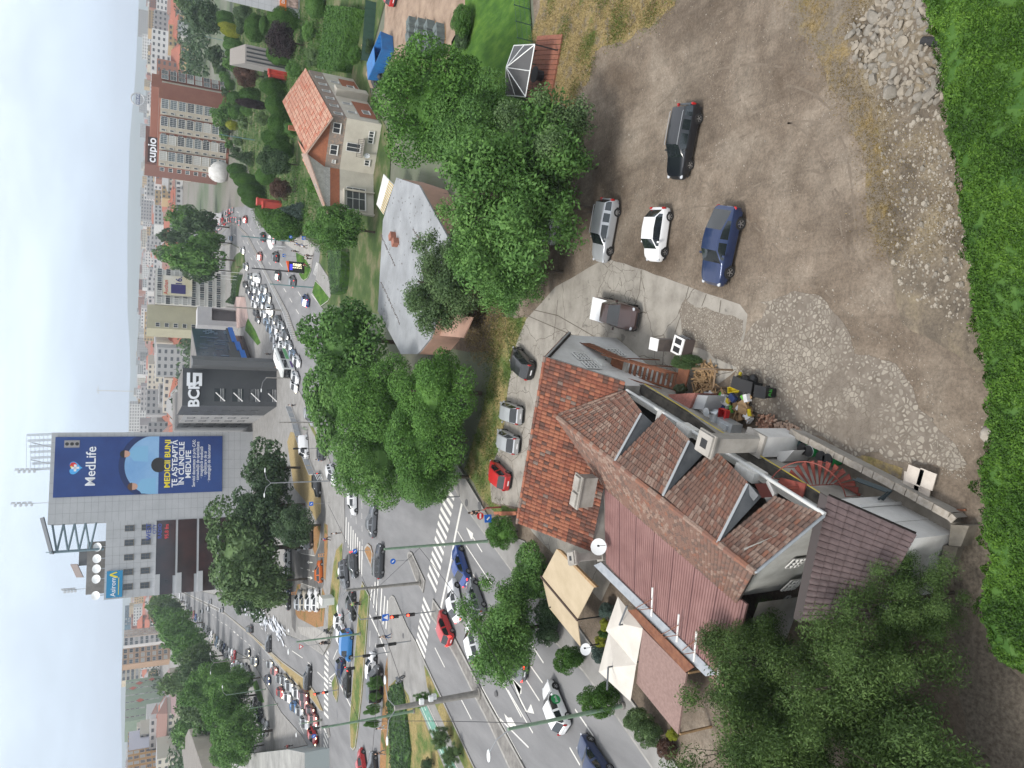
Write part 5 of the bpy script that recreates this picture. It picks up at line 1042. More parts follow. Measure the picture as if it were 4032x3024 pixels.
def aircon(c,x,y,z,label,s=1.0,rz=-1.9):
 p=g3(c,x,y,z);t=thing('air_conditioner',label,'air conditioner',p,rz)
 mb=MB();mb.b2(-.45*s,.45*s,-.18*s,.18*s,0,.62*s);mb.build('casing',M_cond,t)
 for s_ in(-1,1):
  mb=MB();mb.box((s_*.30*s,0,-.05),(.05,.4*s,.1));mb.build('foot',M_trim,t)
 mb=MB();mb.tube([(-.12*s,-.185*s,.31*s),(-.12*s,-.2*s,.31*s)],.23*s,14);mb.build('fan_grille',M_trim,t);return t
aircon('U2',310,540,3.6,'air conditioning unit on the walkway beside the tall concrete chimney',1.3);aircon('U2',745,825,3.6,'larger air conditioning unit below the red dormer window',1.5)
aircon('T',480,225,3.4,'air conditioning unit inside the white wire cage on the gable wall',1.2,-2.0)
mb=MB();cA,cB=g3('T',400,210,3.3),g3('T',550,260,3.3)
for i in range(8):
 p=cA.lerp(cB,i/7);mb.tube([p,p+Vector((0,0,.9))],.015,4)
for i in range(4):mb.tube([cA+Vector((0,0,.3*i)),cB+Vector((0,0,.3*i))],.015,4)
mb.build('wire_cage',M_winf,label='white wire cage in front of the gable wall air conditioner',cat='cage')
mb=MB();P=[g3('T',1180,535,1.7),g3('T',1175,610,1.6),g3('T',1195,640,1.5),g3('T',1240,650,1.5)]
mb.tube([P[0]+Vector((0,0,.6)),P[0],P[1],P[2],P[3]],.26,14);du=mb.build('air_duct',M_steel,label='bent silver ventilation duct beside the rubbish heap',cat='duct',smooth=False)
mb=MB();p=g3('T',1290,640,1.0);mb.box((p.x,p.y,1.2),(.9,1.3,.8),-.3);mb.box((p.x,p.y,1.65),(.5,.7,.15),-.3);mb.build('duct_box',M_steel,label='galvanised box at the end of the ventilation duct',cat='box')
sp=thing('spiral_stair','red steel spiral staircase fanning out beside the green drums','staircase',Vector((g3('U3',565,505,1.7).x,g3('U3',565,505,1.7).y,0)))
b0=sp.location.copy();ztop=3.2
mb=MB();mb.tube([(0,0,0),(0,0,ztop+.9)],.07,8);mb.build('column',M_redmetal,sp)
for i in range(15):
 a=1.9-i*.27;z=ztop-i*.205;w=.13
 mb=MB();mb.slab([(.07*math.cos(a),.07*math.sin(a),z),(1.25*math.cos(a-w),1.25*math.sin(a-w),z),(1.25*math.cos(a+w*.7),1.25*math.sin(a+w*.7),z)],.05);mb.build('tread',M_redmetal,sp)
mb=MB();mb.tube([(1.22*math.cos(1.9-i*.27),1.22*math.sin(1.9-i*.27),ztop-i*.205+.95)for i in range(15)],.03,6)
for i in range(0,15,2):a=1.9-i*.27;mb.tube([(1.22*math.cos(a),1.22*math.sin(a),ztop-i*.205),(1.22*math.cos(a),1.22*math.sin(a),ztop-i*.205+.95)],.018,4)
mb.build('handrail',M_redmetal,sp)
mb=MB();mb.slab([g3('U3',300,450,3.2),g3('U3',470,490,3.2),g3('U3',440,600,3.2),g3('U3',330,530,3.2),g3('U3',270,490,3.2)],.08);mb.build('red_landing',M_redmetal,label='red steel landing plate between the hall roof and the spiral stair',cat='landing')
mb=MB();pts=[g3('U4',300,150,1.0),g3('U4',530,235,1.0),g3('U4',470,285,1.0)]
mb.tube(pts,.1,4);mb.tube([q+Vector((0,0,.25))for q in pts],.06,4);mb.build('steel_gutter',mat('dark_teal_metal',(.035,.05,.055),rough=.5),label='dark metal trough standing in the courtyard below the spiral stair',cat='trough')
def drum(c,x,y,label,h=.82,r=.3):
 t=thing('plastic_drum',label,'drum',g3(c,x,y,.03))
 mb=MB();mb.tube([(0,0,0),(0,0,.04),(0,0,h*.3),(0,0,h*.33),(0,0,h*.36),(0,0,h*.7),(0,0,h*.73),(0,0,h*.76),(0,0,h)],[r*.92,r,r,r*1.05,r,r,r*1.05,r,r*.93],18);mb.build('barrel',mat('green_plastic',(.02,.27,.07),rough=.4),t,smooth=False)
 mb=MB();mb.tube([(0,0,h),(0,0,h+.05)],[r*.97,r*.95],18);mb.build('lid',M_black,t)
 mb=MB();
 n=20
 mb.tube([(r*.98*math.cos(2*math.pi*i/n),r*.98*math.sin(2*math.pi*i/n),h-.02)for i in range(n+1)],.02,5,0,False);mb.build('clamp_ring',M_steel if 'second' in label else M_trim,t)
for x,y,l in((520,252,'green plastic drum nearest the white annexe'),(563,268,'green plastic drum with a shiny clamp ring, second from the white annexe'),(648,306,'green plastic drum, third from the white annexe'),(693,324,'green plastic drum farthest from the white annexe')):drum('U3',x,y,l)
mb=MB();p=g3('U3',455,205,.03);mb.tube([p,p+Vector((0,0,.5))],.25,12);mb.build('water_keg',mat('dark_teal_plastic',(.02,.07,.07),rough=.5),label='small dark teal keg between the annexe and the drums',cat='keg')
def wheelie(c,x,y,rz,label,words=None,tilt=0):
 t=thing('wheelie_bin',label,'bin',g3(c,x,y,.03),rz);
 mb=MB();vs=[]
 for(w,d,z)in((.25,.28,0.08),(.31,.37,.95)):
  vs+=[(-w,-d,z),(w,-d,z),(w,d,z),(-w,d,z)]
 mb.add(vs,[(3,2,1,0),(4,5,6,7),(0,1,5,4),(1,2,6,5),(2,3,7,6),(3,0,4,7)]);mb.build('tub',mat('bin_plastic',(.016,.018,.019),rough=.45),t)
 mb=MB();mb.slab([(-.34,-.42,1.0),(.34,-.42,1.0),(.34,.40,1.06),(-.34,.40,1.06)],.05);mb.build('lid',M_black,t)
 for s in(-1,1):
  mb=MB();mb.tube([(s*.27,.33,.12),(s*.33,.33,.12)],.12,12);mb.build('wheel',M_tyre,t)
 mb=MB();mb.tube([(-.3,.45,.95),(.3,.45,.95)],.02,6);mb.build('handle',M_black,t)
 if words:
  text(t,words,.38,mat('green_paint',(.05,.30,.04),rough=.7),(0,-.345,.6),(1,0,0),(0,-1,.1),name='lettering')
 return t
wheelie('V',240,240,-.12,'black wheelie bin with green letters A E on its front','AE');wheelie('V',150,205,-.2,'black wheelie bin second in the row by the rubbish bags');wheelie('V',90,185,-.3,'black wheelie bin third in the row, half hidden by bags')
bagm=mat('bin_bag',(.012,.012,.013),rough=.3,bump=.9,bscale=9)
def blob(name,p,s,m,label,cat,seed,amp=.25,n=(12,9),group=None):
 mb=MB();mb.ball((0,0,0),1,n[0],n[1]);sv=Vector((seed*3.1,seed,0))
 mb.v=[tuple(Vector((v[0]*s[0],v[1]*s[1],v[2]*s[2]))*(1+amp*noise.noise(Vector(v)*1.8+sv)+amp*.5*noise.noise(Vector(v)*4+sv)))for v in mb.v]
 return mb.build(name,m,loc=p,label=label,cat=cat,group=group,smooth=(amp<.3))
for i,(x,y,z,s,l)in enumerate([(20,170,.35,.42,'black rubbish bag at the left end of the bag heap'),(60,175,.4,.45,'fat black rubbish bag in the middle of the bag heap'),(55,245,.35,.40,'black rubbish bag below the wheelie bins beside the yellow crate'),(110,160,.5,.35,'black rubbish bag lying against the wheelie bins')]):
 p=g3('V',x,y,z);blob('rubbish_bag',p,(s,s*.9,s*.8),bagm,l,'rubbish bag',i)
rnd=random.Random(23)
def crate(c,x,y,z,d,m,label,name='cardboard_box',rz=0,open_=True,cat='box',tilt=0,group=None):
 mb=MB();w,l,h=d
 if open_:
  t=.02;mb.b2(-w/2,w/2,-l/2,l/2,0,t);mb.b2(-w/2,w/2,-l/2,-l/2+t,t,h);mb.b2(-w/2,w/2,l/2-t,l/2,t,h);mb.b2(-w/2,-w/2+t,-l/2+t,l/2-t,t,h);mb.b2(w/2-t,w/2,-l/2+t,l/2-t,t,h)
  mb.slab([(-w/2,-l/2,h),(w/2,-l/2,h),(w/2,-l/2-l*.3,h+.06),(-w/2,-l/2-l*.3,h+.06)],.01)
 else:mb.b2(-w/2,w/2,-l/2,l/2,0,h);mb.b2(-w*.04,w*.04,-l/2-.002,l/2+.002,h,h+.004)
 o=mb.build(name,m,loc=g3(c,x,y,z),rz=rz,label=label,cat=cat,group=group);o.rotation_euler=(tilt,tilt*.6,rz);return o
card=mat('cardboard',(.36,.24,.13),(.28,.185,.10),scale=4,rough=.95);wh=mat('white_carton',(.68,.68,.68),(.55,.56,.58),scale=6,rough=.8);gr_=mat('green_carton',(.12,.38,.05),rough=.7);rd=mat('red_crate_plastic',(.45,.02,.02),rough=.5);bl=mat('blue_bag',(.02,.04,.13),rough=.5);ye=mat('yellow_plastic',(.60,.48,.02),rough=.5)
for i,(x,y,z,d,m,l,rz,op)in enumerate([(435,350,.5,(.9,.7,.5),wh,'large white carton with grey print lying on the rubbish heap',.2,False),(425,405,.3,(.5,.4,.4),wh,'crumpled white carton below the printed one on the heap',.5,False),(505,315,.3,(.6,.5,.3),card,'open cardboard box at the wall side of the heap',.7,True),(535,375,.4,(.5,.45,.35),wh,'open white carton beside the green one',1.1,True),(565,400,.35,(.42,.38,.3),gr_,'bright green carton in the middle of the heap',.1,True),(600,430,.2,(.6,.4,.3),card,'torn cardboard box below the green carton',-.5,True),(660,380,.35,(.75,.6,.2),card,'big flattened brown box nearest the bins',.5,False),(690,435,.15,(.7,.5,.3),card,'open brown box by the brick rubble',.9,True),(640,445,.15,(.5,.5,.3),card,'brown box between the torn box and the bins',.3,True),(495,388,.2,(.5,.4,.35),card,'small brown box under the white cartons',.2,False),(690,320,.4,(.45,.35,.3),wh,'white carton with a dark square print by the wheelie bins',.2,False),(590,320,.5,(.5,.35,.25),bl,'blue carton near the yellow crates',.8,False),(520,330,.45,(.5,.55,.12),wh,'flat white board leaning over the brown box',-.3,False)]):
 crate('U2',x,y,z,d,m,l,rz=rz,open_=op,tilt=rnd.uniform(-.3,.3))
crate('U2',525,468,.9,(1.25,.55,.4),rd,'bright red plastic crate on the roof by the silver duct','plastic_crate',-.25,True,'crate')
crate('U2',603,270,.3,(.35,.75,.35),ye,'yellow plastic crate standing beside the black bags','plastic_crate',.2,True,'crate',.2);crate('U2',625,180,.3,(.6,.15,.1),ye,'yellow plastic tube lying at the end of the bag heap','plastic_tube',-.4,False,'tube')
p=g3('U2',510,425,.5);blob('blue_bag',p,(.6,.4,.3),bl,'dark blue bag above the red crate','bag',9)
for i in range(60):
 x,y=rnd.uniform(400,725),rnd.uniform(290,465);d=(rnd.uniform(.2,.6),rnd.uniform(.15,.45),rnd.uniform(.03,.22));
 crate('U2',x,y,rnd.uniform(.05,.55),d,rnd.choice([card,card,card,wh,wh,wh,gr_,bl,ye]),'small crushed scrap of packaging in the rubbish heap','packaging_scrap',rnd.uniform(0,3),False,'scrap',rnd.uniform(-.5,.5),group='crushed packaging in the rubbish heap')
p=g3('U2',345,360,.0);t=thing('round_barrel','dark rusty barrel between the annexe roof and the printed carton','barrel',p);mb=MB();mb.tube([(0,0,0),(0,0,.9)],.32,14);mb.build('barrel',mat('rusty_black',(.05,.04,.035),rough=.7),t)
sh=[]
for k in range(3):
 mb=MB();mb.box((0,0,0),(.55+.25*k,.09,.05));sh.append(mb.mesh('wood_stick',[M_wood]))
for i in range(110):
 x,y=rnd.uniform(310,455),rnd.uniform(105,270)
 if x+y*.3<370:continue
 o=mobj('wood_stick',rnd.choice(sh),loc=g3('U2',x,y,rnd.uniform(.05,.45)),rz=rnd.uniform(0,3.14),label='loose pale stick of scrap wood in the timber heap under the stair platform',cat='stick',group='scrap sticks in the timber heap');o.rotation_euler=(rnd.uniform(-.6,.6),rnd.uniform(-.6,.6),rnd.uniform(0,3.1))
def frame_(c,x,y,z,w,l,rz,label,tilt=.2):
 t=thing('wooden_frame',label,'frame',g3(c,x,y,z),rz);t.rotation_euler=(tilt,tilt,rz)
 for a,b in(((-w/2,-l/2),(w/2,-l/2)),((w/2,-l/2),(w/2,l/2)),((w/2,l/2),(-w/2,l/2)),((-w/2,l/2),(-w/2,-l/2))):
  mb=MB();mb.tube([(a[0],a[1],0),(b[0],b[1],0)],.04,4);mb.build('bar',M_wood,t)
frame_('U2',415,285,.6,.4,1.0,.3,'narrow wooden frame leaning on the printed carton');frame_('U2',480,280,.5,.5,.9,-.6,'wooden frame tilted next to the timber heap');frame_('U2',395,225,.4,.5,.7,.9,'small wooden frame on top of the stick heap')
mb=MB();a=g3('U2',300,122,1.3);b=g3('U2',465,128,1.3);c_=g3('U2',445,250,1.0);mb.tube([a,b],.07,4);mb.tube([b+Vector((0,0,.05)),c_],.07,4);mb.tube([b,b-Vector((0,0,1.3))],.06,4);mb.tube([c_,c_-Vector((0,0,1.0))],.06,4);mb.build('timber_rail',mat('old_timber',(.19,.13,.08),rough=.9),label='rough timber rail framing the stick heap beside the shrub',cat='rail')
mb=MB();p=g3('U2',225,260,1.0);blob('potted_shrub',p,(.35,.35,.45),mat('dark_leaf',(.02,.035,.015),(.05,.06,.03),scale=14,rough=.9),'dark potted shrub standing on the stair foot platform','potted plant',4,.5)
bm_=[mat('brick_rubble',(.24,.12,.08),(.34,.22,.16),scale=6,rough=1),mat('brick_rubble_pale',(.36,.26,.20),rough=1)]
bs=[]
for k in range(4):
 mb=MB();mb.box((0,0,0),(.26,.13,.07));mb.v=[tuple(Vector(v)*(1+.3*noise.noise(Vector(v)*9+Vector((k,0,0)))))for v in mb.v];bs.append(mb.mesh('brick',[bm_[k%2]]))
for i in range(130):
 t_=rnd.random();x=810+t_*230+rnd.gauss(0,12)if i%2 else rnd.uniform(740,860);y=500+t_*45+rnd.gauss(0,18)if i%2 else rnd.uniform(440,540)
 o=mobj('brick',bs[i%4],loc=g3('U2',x,y,rnd.uniform(.03,.4)),label='broken brick in the rubble heap below the wheelie bins',cat='brick',group='broken bricks in the rubble heap');o.rotation_euler=(rnd.uniform(0,3),rnd.uniform(0,3),rnd.uniform(0,3));o.scale=[rnd.uniform(.7,1.5)]*3
t=thing('old_cooker','old white and brown cooker standing next to the cabinet on the concrete','cooker',g3('T',1015,105,.02),-.35)
mb=MB();mb.b2(-.55,.55,-.5,.5,0,.85);mb.build('body',mat('brown_enamel',(.09,.07,.065),rough=.5),t);mb=MB();mb.b2(-.57,.57,-.52,.52,.85,.93);mb.build('top',mat('white_enamel',(.7,.7,.69),rough=.35),t)
for s in(-1,1):
 mb=MB();mb.b2(s*.27-.18,s*.27+.18,-.32,.32,.93,.945);mb.build('burner',M_trim,t)
mb=MB();mb.b2(.56,.60,-.4,.4,.6,.66);mb.b2(.56,.60,-.4,.4,.35,.41);mb.build('handle',M_steel,t)
t=thing('metal_cabinet','tall dark cabinet with a white top beside the old cooker','cabinet',g3('T',925,100,.02),-.2)
mb=MB();mb.b2(-.38,.38,-.42,.42,0,1.7);mb.build('body',mat('cabinet_brown',(.11,.09,.08),(.07,.06,.055),scale=2,rough=.6),t);mb=MB();mb.b2(-.40,.40,-.44,.44,1.7,1.76);mb.build('top',mat('white_enamel',(.7,.7,.69)),t)
mb=MB();mb.b2(.38,.39,-.40,.40,.1,1.6);mb.build('door',mat('cabinet_door',(.14,.12,.11),rough=.5),t)
for i,(x,y,l)in enumerate([(690,125,'pale square slab nearest the wall on the dirt'),(772,150,'pale square slab farthest from the wall on the dirt'),(670,165,'partly covered pale slab under the near one'),(745,205,'partly covered pale slab under the far one')]):
 p=g3('U4',x,y,.45 if i<2 else.25);mb=MB();mb.box((0,0,0),(.78,.78,.05));mb.build('square_slab',mat('pale_board',(.55,.50,.44),(.45,.40,.35),scale=2,rough=.9),loc=p,rz=-.25 if i<2 else-.05*i,label=l,cat='slab')
t=thing('slab_trestle','low dark support carrying the pale square slabs','support',g3('U4',710,185,0));mb=MB();mb.b2(-.7,.7,-.08,.08,0,.2);mb.b2(-.08,.08,-.5,.5,0,.19);mb.build('frame',M_trim,t)
blob('boulder',g3('U4',612,205,.1),(.32,.28,.25),mat('stone_pale',(.40,.37,.32),(.30,.27,.23),scale=3,rough=1),'rounded pale boulder beside the square slabs','boulder',3,.2)
blob('boulder',g3('Y',1428,1180,.1),(.35,.32,.28),mat('stone_pale',(.40,.37,.32)),'pale boulder lying close to the hedge','boulder',5,.2)
mb=MB();p=g3('V',1380,1010,.05);q=g3('V',1500,1008,.05);mb.tube([p,q],.05,5);mb.build('rusty_bar',M_rust,label='rusty bar lying on the dirt past the yard wall',cat='bar')
mb=MB();p=g3('X',1000,270,.15);q=g3('X',1140,278,.15);mb.tube([p,q],.22,10);mb.build('black_pipe',M_black,label='thick black pipe poking out of the hedge over the rubble',cat='pipe')
stm=[mat('rubble_stone',(.29,.255,.205),(.21,.185,.15),scale=4,rough=1),mat('rubble_stone_grey',(.24,.22,.19),(.17,.155,.13),scale=4,rough=1)]
sms=[]
for k in range(9):
 bm=bmesh.new();bmesh.ops.create_icosphere(bm,subdivisions=2,radius=1)
 r2=random.Random(k);pl_=[(Vector((r2.uniform(-1,1),r2.uniform(-1,1),r2.uniform(-1,1))).normalized(),r2.uniform(.45,.75))for _ in range(9)]
 for v in bm.verts:
  for n_,d_ in pl_:
   e=v.co.dot(n_)-d_
   if e>0:v.co-=n_*e
  v.co*=1+.06*noise.noise(v.co*4)
  v.co.z*=.6
 me=bpy.data.meshes.new('broken_stone');bm.to_mesh(me);bm.free();me.materials.append(stm[k%2]);sms.append(me)
RUB=[(640,100),(700,20),(900,-60),(1020,-60),(1060,100),(1110,300),(1150,400),(1160,600),(1080,700),(960,720),(900,640),(800,620),(700,560),(640,560),(640,460),(560,400),(520,260),(500,220)]
cnt=0;tries=0;placed=[]
while cnt<290 and tries<6000:
 tries+=1;x,y=rnd.uniform(500,1170),rnd.uniform(-60,720)
 if not inpoly((x,y),RUB):continue
 dens=1 if x>680+.0*y else.45
 if rnd.random()>dens:continue
 s=rnd.uniform(.13,.36)*(1 if rnd.random()<.75 else 1.35)
 p=g3('X',x,y,.0);hh=.24*math.exp(-((x-900)/260.)**2-((y-330)/420.)**2)
 if any((p.x-a)**2+(p.y-b)**2<(.56*(s+c_))**2 for a,b,c_ in placed):continue
 placed.append((p.x,p.y,s));cnt+=1
 o=mobj('broken_stone',rnd.choice(sms),loc=(p.x,p.y,hh*rnd.uniform(.5,1)+s*.25),label='pale broken concrete lump in the heap by the hedge',cat='stone',group='broken concrete lumps by the hedge');o.rotation_euler=(rnd.uniform(-.5,.5),rnd.uniform(-.5,.5),rnd.uniform(0,6.3));o.scale=(s*rnd.uniform(.8,1.35),s*rnd.uniform(.7,1.0),s*rnd.uniform(.7,1.1))
mb=MB()
hill=[]
nx=14
for i in range(nx+1):
 for j in range(nx+1):
  x=500+i/nx*670;y=-60+j/nx*780;p=g3('X',x,y,0);e=min(1,min(i,nx-i,j+6,nx-j)/2.5);mb.v.append((p.x,p.y,-.05+.32*e*math.exp(-((x-900)/260.)**2-((y-330)/420.)**2)))
for i in range(nx):
 for j in range(nx):a=i*(nx+1)+j;mb.f.append((a,a+1,a+nx+2,a+nx+1));mb.m.append(0)
mb.build('rubble_mound',M_rubsoil,kind='structure',smooth=True)
mb=MB()
def chips(poly,c,n,smin,smax):
 xs=[q[0]for q in poly];ys=[q[1]for q in poly];k=0
 while k<n:
  x,y=rnd.uniform(min(xs),max(xs)),rnd.uniform(min(ys),max(ys))
  if not inpoly((x,y),poly):continue
  k+=1;s=rnd.uniform(smin,smax)*(1 if rnd.random()<.85 else 1.9);p=g3(c,x,y,s*.3);a=rnd.uniform(0,6.3)
  vs=[]
  for zz,rr in((-.35,1),(.35,.7)):
   for q in range(5):t_=a+q*1.2566+rnd.uniform(-.3,.3);vs.append((p.x+math.cos(t_)*s*rr,p.y+math.sin(t_)*s*rr*.8,p.z+zz*s*.8))
  mb.add(vs,[(5,6,7,8,9)]+[(q,(q+1)%5,5+(q+1)%5,5+q)for q in range(5)],rnd.choice([0,0,1]))
chips([(700,650),(1180,560),(1260,1000),(1340,1659),(800,1659),(760,1200),(700,900)],'X',620,.02,.10)
chips([(780,0),(1340,0),(1380,300),(1180,420),(860,260)],'Y',200,.03,.10)
chips([(1040,1180),(1150,1180),(1290,1370),(1280,1480),(1100,1440)],'Y',300,.015,.035)
chips([(600,60),(1120,60),(1150,640),(700,640)],'X',260,.04,.10)
chips([(0,0),(1659,0),(1659,1659),(0,1200)],'W',160,.02,.05);chips([(0,200),(700,200),(1300,1300),(600,700)],'Y',120,.02,.06)
mb.build('scattered_chips',[mat('chip_pale',(.29,.26,.215),rough=1),mat('chip_grey',(.20,.18,.15),rough=1)],kind='stuff',label='pale stone chips scattered over the dirt',cat='stones')
class Fr:
 """frame of a facade: A left foot, B right foot as seen; x along, n outwards"""
 def __init__(s,A,B):
  s.A=Vector((A[0],A[1],0));s.B=Vector((B[0],B[1],0));s.d=(s.B-s.A).normalized();s.W=(s.B-s.A).length
  n=Vector((-s.d.y,s.d.x,0));mid=(s.A+s.B)/2;s.n=n if(-mid).dot(n)>0 else-n
 def p(s,x,z,o=0):q=s.A+s.d*x+s.n*o;return Vector((q.x,q.y,z))
_WM={}
def win_mesh(w,h,fm,gm,mull=1,tr=0,dep=.08,sill=True):
 key=(round(w,2),round(h,2),fm.name,gm.name,mull,tr)
 if key in _WM:return _WM[key]
 f=MB();t=.09
 f.b2(0,t,-dep,0,0,h);f.b2(w-t,w,-dep,0,0,h);f.b2(t,w-t,-dep,0,0,t);f.b2(t,w-t,-dep,0,h-t,h)
 for i in range(1,mull+1):x=w*i/(mull+1);f.b2(x-t*.4,x+t*.4,-dep*.8,0,t,h-t)
 for i in range(1,tr+1):z=h*i/(tr+1);f.b2(t,w-t,-dep*.7,0,z-t*.35,z+t*.35)
 if sill:f.b2(-.06,w+.06,-dep-.08,0,-.06,-.001)
 g=MB();g.add([(0,-.03,0),(w,-.03,0),(w,-.03,h),(0,-.03,h)],[(0,1,2,3)])
 _WM[key]=(f.mesh('window',fm),g.mesh('pane',gm));return _WM[key]
def put_win(root,fr,x,z,w,h,fm=None,gm=None,mull=1,tr=0,pane=True,o=0.0,sill=True,name='window'):
 me,pn=win_mesh(w,h,fm or M_winf,gm or M_wing,mull,tr,sill=sill)
 q=fr.p(x,z,o);ang=math.atan2(fr.d.y,fr.d.x)
 side=Vector((math.sin(ang),-math.cos(ang),0)).dot(fr.n)
 ob=mobj(name,me,root,q,ang)
 if side<0:ob.scale=(1,-1,1)
 if pane:mobj('pane',pn,ob)
 return ob
def grid(root,fr,xs,z0,fh,nf,w,h,skip=None,mixg=None,rnd=None,pane=True,**k):
 for f in range(nf):
  for x in xs:
   if skip and skip(f,x):continue
   g=mixg[rnd.randrange(len(mixg))]if mixg else None
   put_win(root,fr,x,z0+f*fh,w,h,gm=g,pane=pane,**k)
def prism_b(name,pts,z0,z1,m,root,roof=None):
 mb=MB();mb.prism([(p[0],p[1])for p in pts],z0,z1,0,1 if roof else None);return mb.build(name,[m]+([roof]if roof else[]),root)
M_flat=mat('flat_roof',(.20,.19,.18),(.12,.115,.11),scale=.3,rough=.95,detail=7)
M_panel=mat('grey_cladding',(.42,.43,.44),(.37,.38,.39),scale=.25,rough=.6)
M_seam=mat('cladding_joint',(.20,.205,.21),rough=.8)
def panels(root,fr,x0,x1,z0,z1,px_,pz_,m=None,name='cladding_joints',o=.012,w=.05):
 mb=MB()
 n=int((x1-x0)/px_);k=int((z1-z0)/pz_)
 for i in range(1,n):x=x0+(x1-x0)*i/n;mb.add([fr.p(x-w/2,z0,o),fr.p(x+w/2,z0,o),fr.p(x+w/2,z1,o),fr.p(x-w/2,z1,o)],[(0,1,2,3)])
 for i in range(1,k):z=z0+(z1-z0)*i/k;mb.add([fr.p(x0,z-w/2,o),fr.p(x1,z-w/2,o),fr.p(x1,z+w/2,o),fr.p(x0,z+w/2,o)],[(0,1,2,3)])
 return mb.build(name,m or M_seam,root)
def quadf(mb,fr,x0,x1,z0,z1,o,mi=0):mb.add([fr.p(x0,z0,o),fr.p(x1,z0,o),fr.p(x1,z1,o),fr.p(x0,z1,o)],[(0,1,2,3)],mi)
def boxf(mb,fr,x0,x1,z0,z1,o0,o1,mi=0):
 P=[fr.p(x,z,o)for z in(z0,z1)for o in(o0,o1)for x in(x0,x1)]
 mb.add(P,[(0,1,3,2),(4,6,7,5),(0,4,5,1),(2,3,7,6),(0,2,6,4),(1,5,7,3)],mi)
rb=random.Random(41)
hc0=G('Q',523,1430);hc0=Vector((hc0.x,hc0.y,0));ze=HT(hc0,'Q',168)
def atz(c,x,y,z):q=G(c,x,y,z);return Vector((q.x,q.y,0))
zE=9.2
e0=atz('HB',515,660,6.6);
c1=atz('HB',492,358,8.6);c2=atz('HA',622,800,6.6);c3=atz('HA',455,492,6.6)
hs=thing('house','two-storey cream house with a pink tiled roof and patches of bare brick','house',(0,0,0))
M_cream2=mat('cream_render',(.52,.49,.42),(.43,.40,.34),scale=.5,rough=.95,detail=8);M_brk=mat('orange_brick',(.34,.13,.07),(.26,.10,.06),scale=3,rough=.95,detail=8);M_stone=mat('rough_stone',(.30,.24,.20),(.38,.27,.20),scale=2.5,c3=(.22,.19,.17),rough=1,detail=8);M_wbrick=mat('pale_block',(.55,.54,.51),(.40,.39,.36),scale=2,rough=.95)
A=atz('HB',580,665,5.2);B=atz('HB',580,372,5.2);Cc=atz('HA',630,800,5.2);D=atz('HA',462,492,5.2);Eb=A+(D-B)
foot=[A,B,Cc,D,Eb]
prism_b('wall',foot,0,5.2,M_cream2,hs)
M_up=M_stone
prism_b('upper_wall',[A+(B-A)*.0,B,Cc,D,Eb],5.2,7.4,M_stone,hs)
f1=Fr(A,B);f2=Fr(B,Cc);f3=Fr(Cc,D)
mb=MB();quadf(mb,f1,.0,f1.W,5.2,6.6,.03,0);mb.add([f1.p(0,6.6,.03),f1.p(f1.W,6.6,.03),f1.p(f1.W,7.9,.03),f1.p(f1.W*.55,8.9,.03),f1.p(0,6.7,.03)],[(0,1,2,3,4)],1);mb.build('brick_gable',[M_brk,M_wbrick],hs)
mb=MB()
for i in range(7):
 for j in range(16):
  x=.2+j*f1.W/16+(i%2)*.2;
  if x<f1.W-.3:quadf(mb,f1,x,x+.03,6.62+i*.22,6.62+i*.22+.2,.034)
 quadf(mb,f1,.1,f1.W-.1,6.62+i*.22,6.64+i*.22,.034)
mb.build('block_joints',M_seam,hs)
apex=atz('HB',355,262,10.6);ap=Vector((apex.x,apex.y,10.6))
rt=[mat('pink_tile',(.42,.20,.14),(.34,.17,.12),scale=4,rough=.9),mat('pink_tile_pale',(.48,.28,.20),(.38,.23,.17),scale=4,rough=.9),mat('pink_tile_red',(.36,.13,.08),rough=.9)]
Ra=g3('HB',355,262,10.2);Rb=g3('HA',350,460,9.6);Re=g3('HA',530,790,7.2);Rl=g3('HA',195,685,10.8)
Rr=Ra
mb=MB()
apx=g3('HB',355,262,10.3);far=g3('HA',195,685,11.2);far2=g3('HA',350,462,7.6);near=g3('HA',532,792,7.6)
tiles(mb,near,far2,far,apx,tw=.55,tl=.62,weights=(5,4,1),h=.07,lift=.05,rnd=rb)
wl=g3('HB',500,675,7.0)
tiles(mb,g3('HB',505,672,7.0),g3('HB',470,640,7.0)*0+g3('HB',330,300,9.9),apx,g3('HB',300,180,10.9),tw=.55,tl=.62,weights=(5,4,1),h=.07,lift=.05,rnd=rb)
mb.build('tile_roof',rt+[M_under],hs)
mb=MB();P_=[Vector((B.x,B.y,7.4)),Vector((Cc.x,Cc.y,7.4)),apx+Vector((0,.5,-.25))];mb.add(P_,[(0,1,2)]);mb.build('brick_gable',M_brk,hs)
mb=MB();mb.add([Vector((B.x,B.y,7.4)),apx+Vector((0,.5,-.25)),Vector((A.x,A.y,7.2))],[(0,1,2)]);mb.build('block_gable',M_wbrick,hs)
mb=MB();mb.slab([apx,g3('HB',500,678,7.0),g3('HB',470,640,7.15),g3('HB',320,268,10.5)],.18);mb.slab([apx,near,near+Vector((-.1,.5,.1)),apx+Vector((-.1,.5,.1))],.2);mb.build('verge',mat('old_verge',(.24,.19,.16),(.34,.24,.19),scale=3,rough=1),hs)
for x,z,w,h in((f2.W*.26,5.9,1.5,1.1),(f2.W*.68,5.9,1.5,1.1)):put_win(hs,f2,x,z,w,h,o=.03)
put_win(hs,f2,f2.W*.1,6.0,.5,.5,o=.03)
w=put_win(hs,f2,f2.W*.38,2.6,1.3,2.1,mull=1,o=.03)
mb=MB();boxf(mb,f2,f2.W*.32,f2.W*.32+2.6,2.3,2.42,0,.9);mb.build('balcony',M_plaster,hs)
mb=MB()
for i in range(11):boxf(mb,f2,f2.W*.32+i*.255,f2.W*.32+i*.255+.05,2.42,3.2,.82,.87)
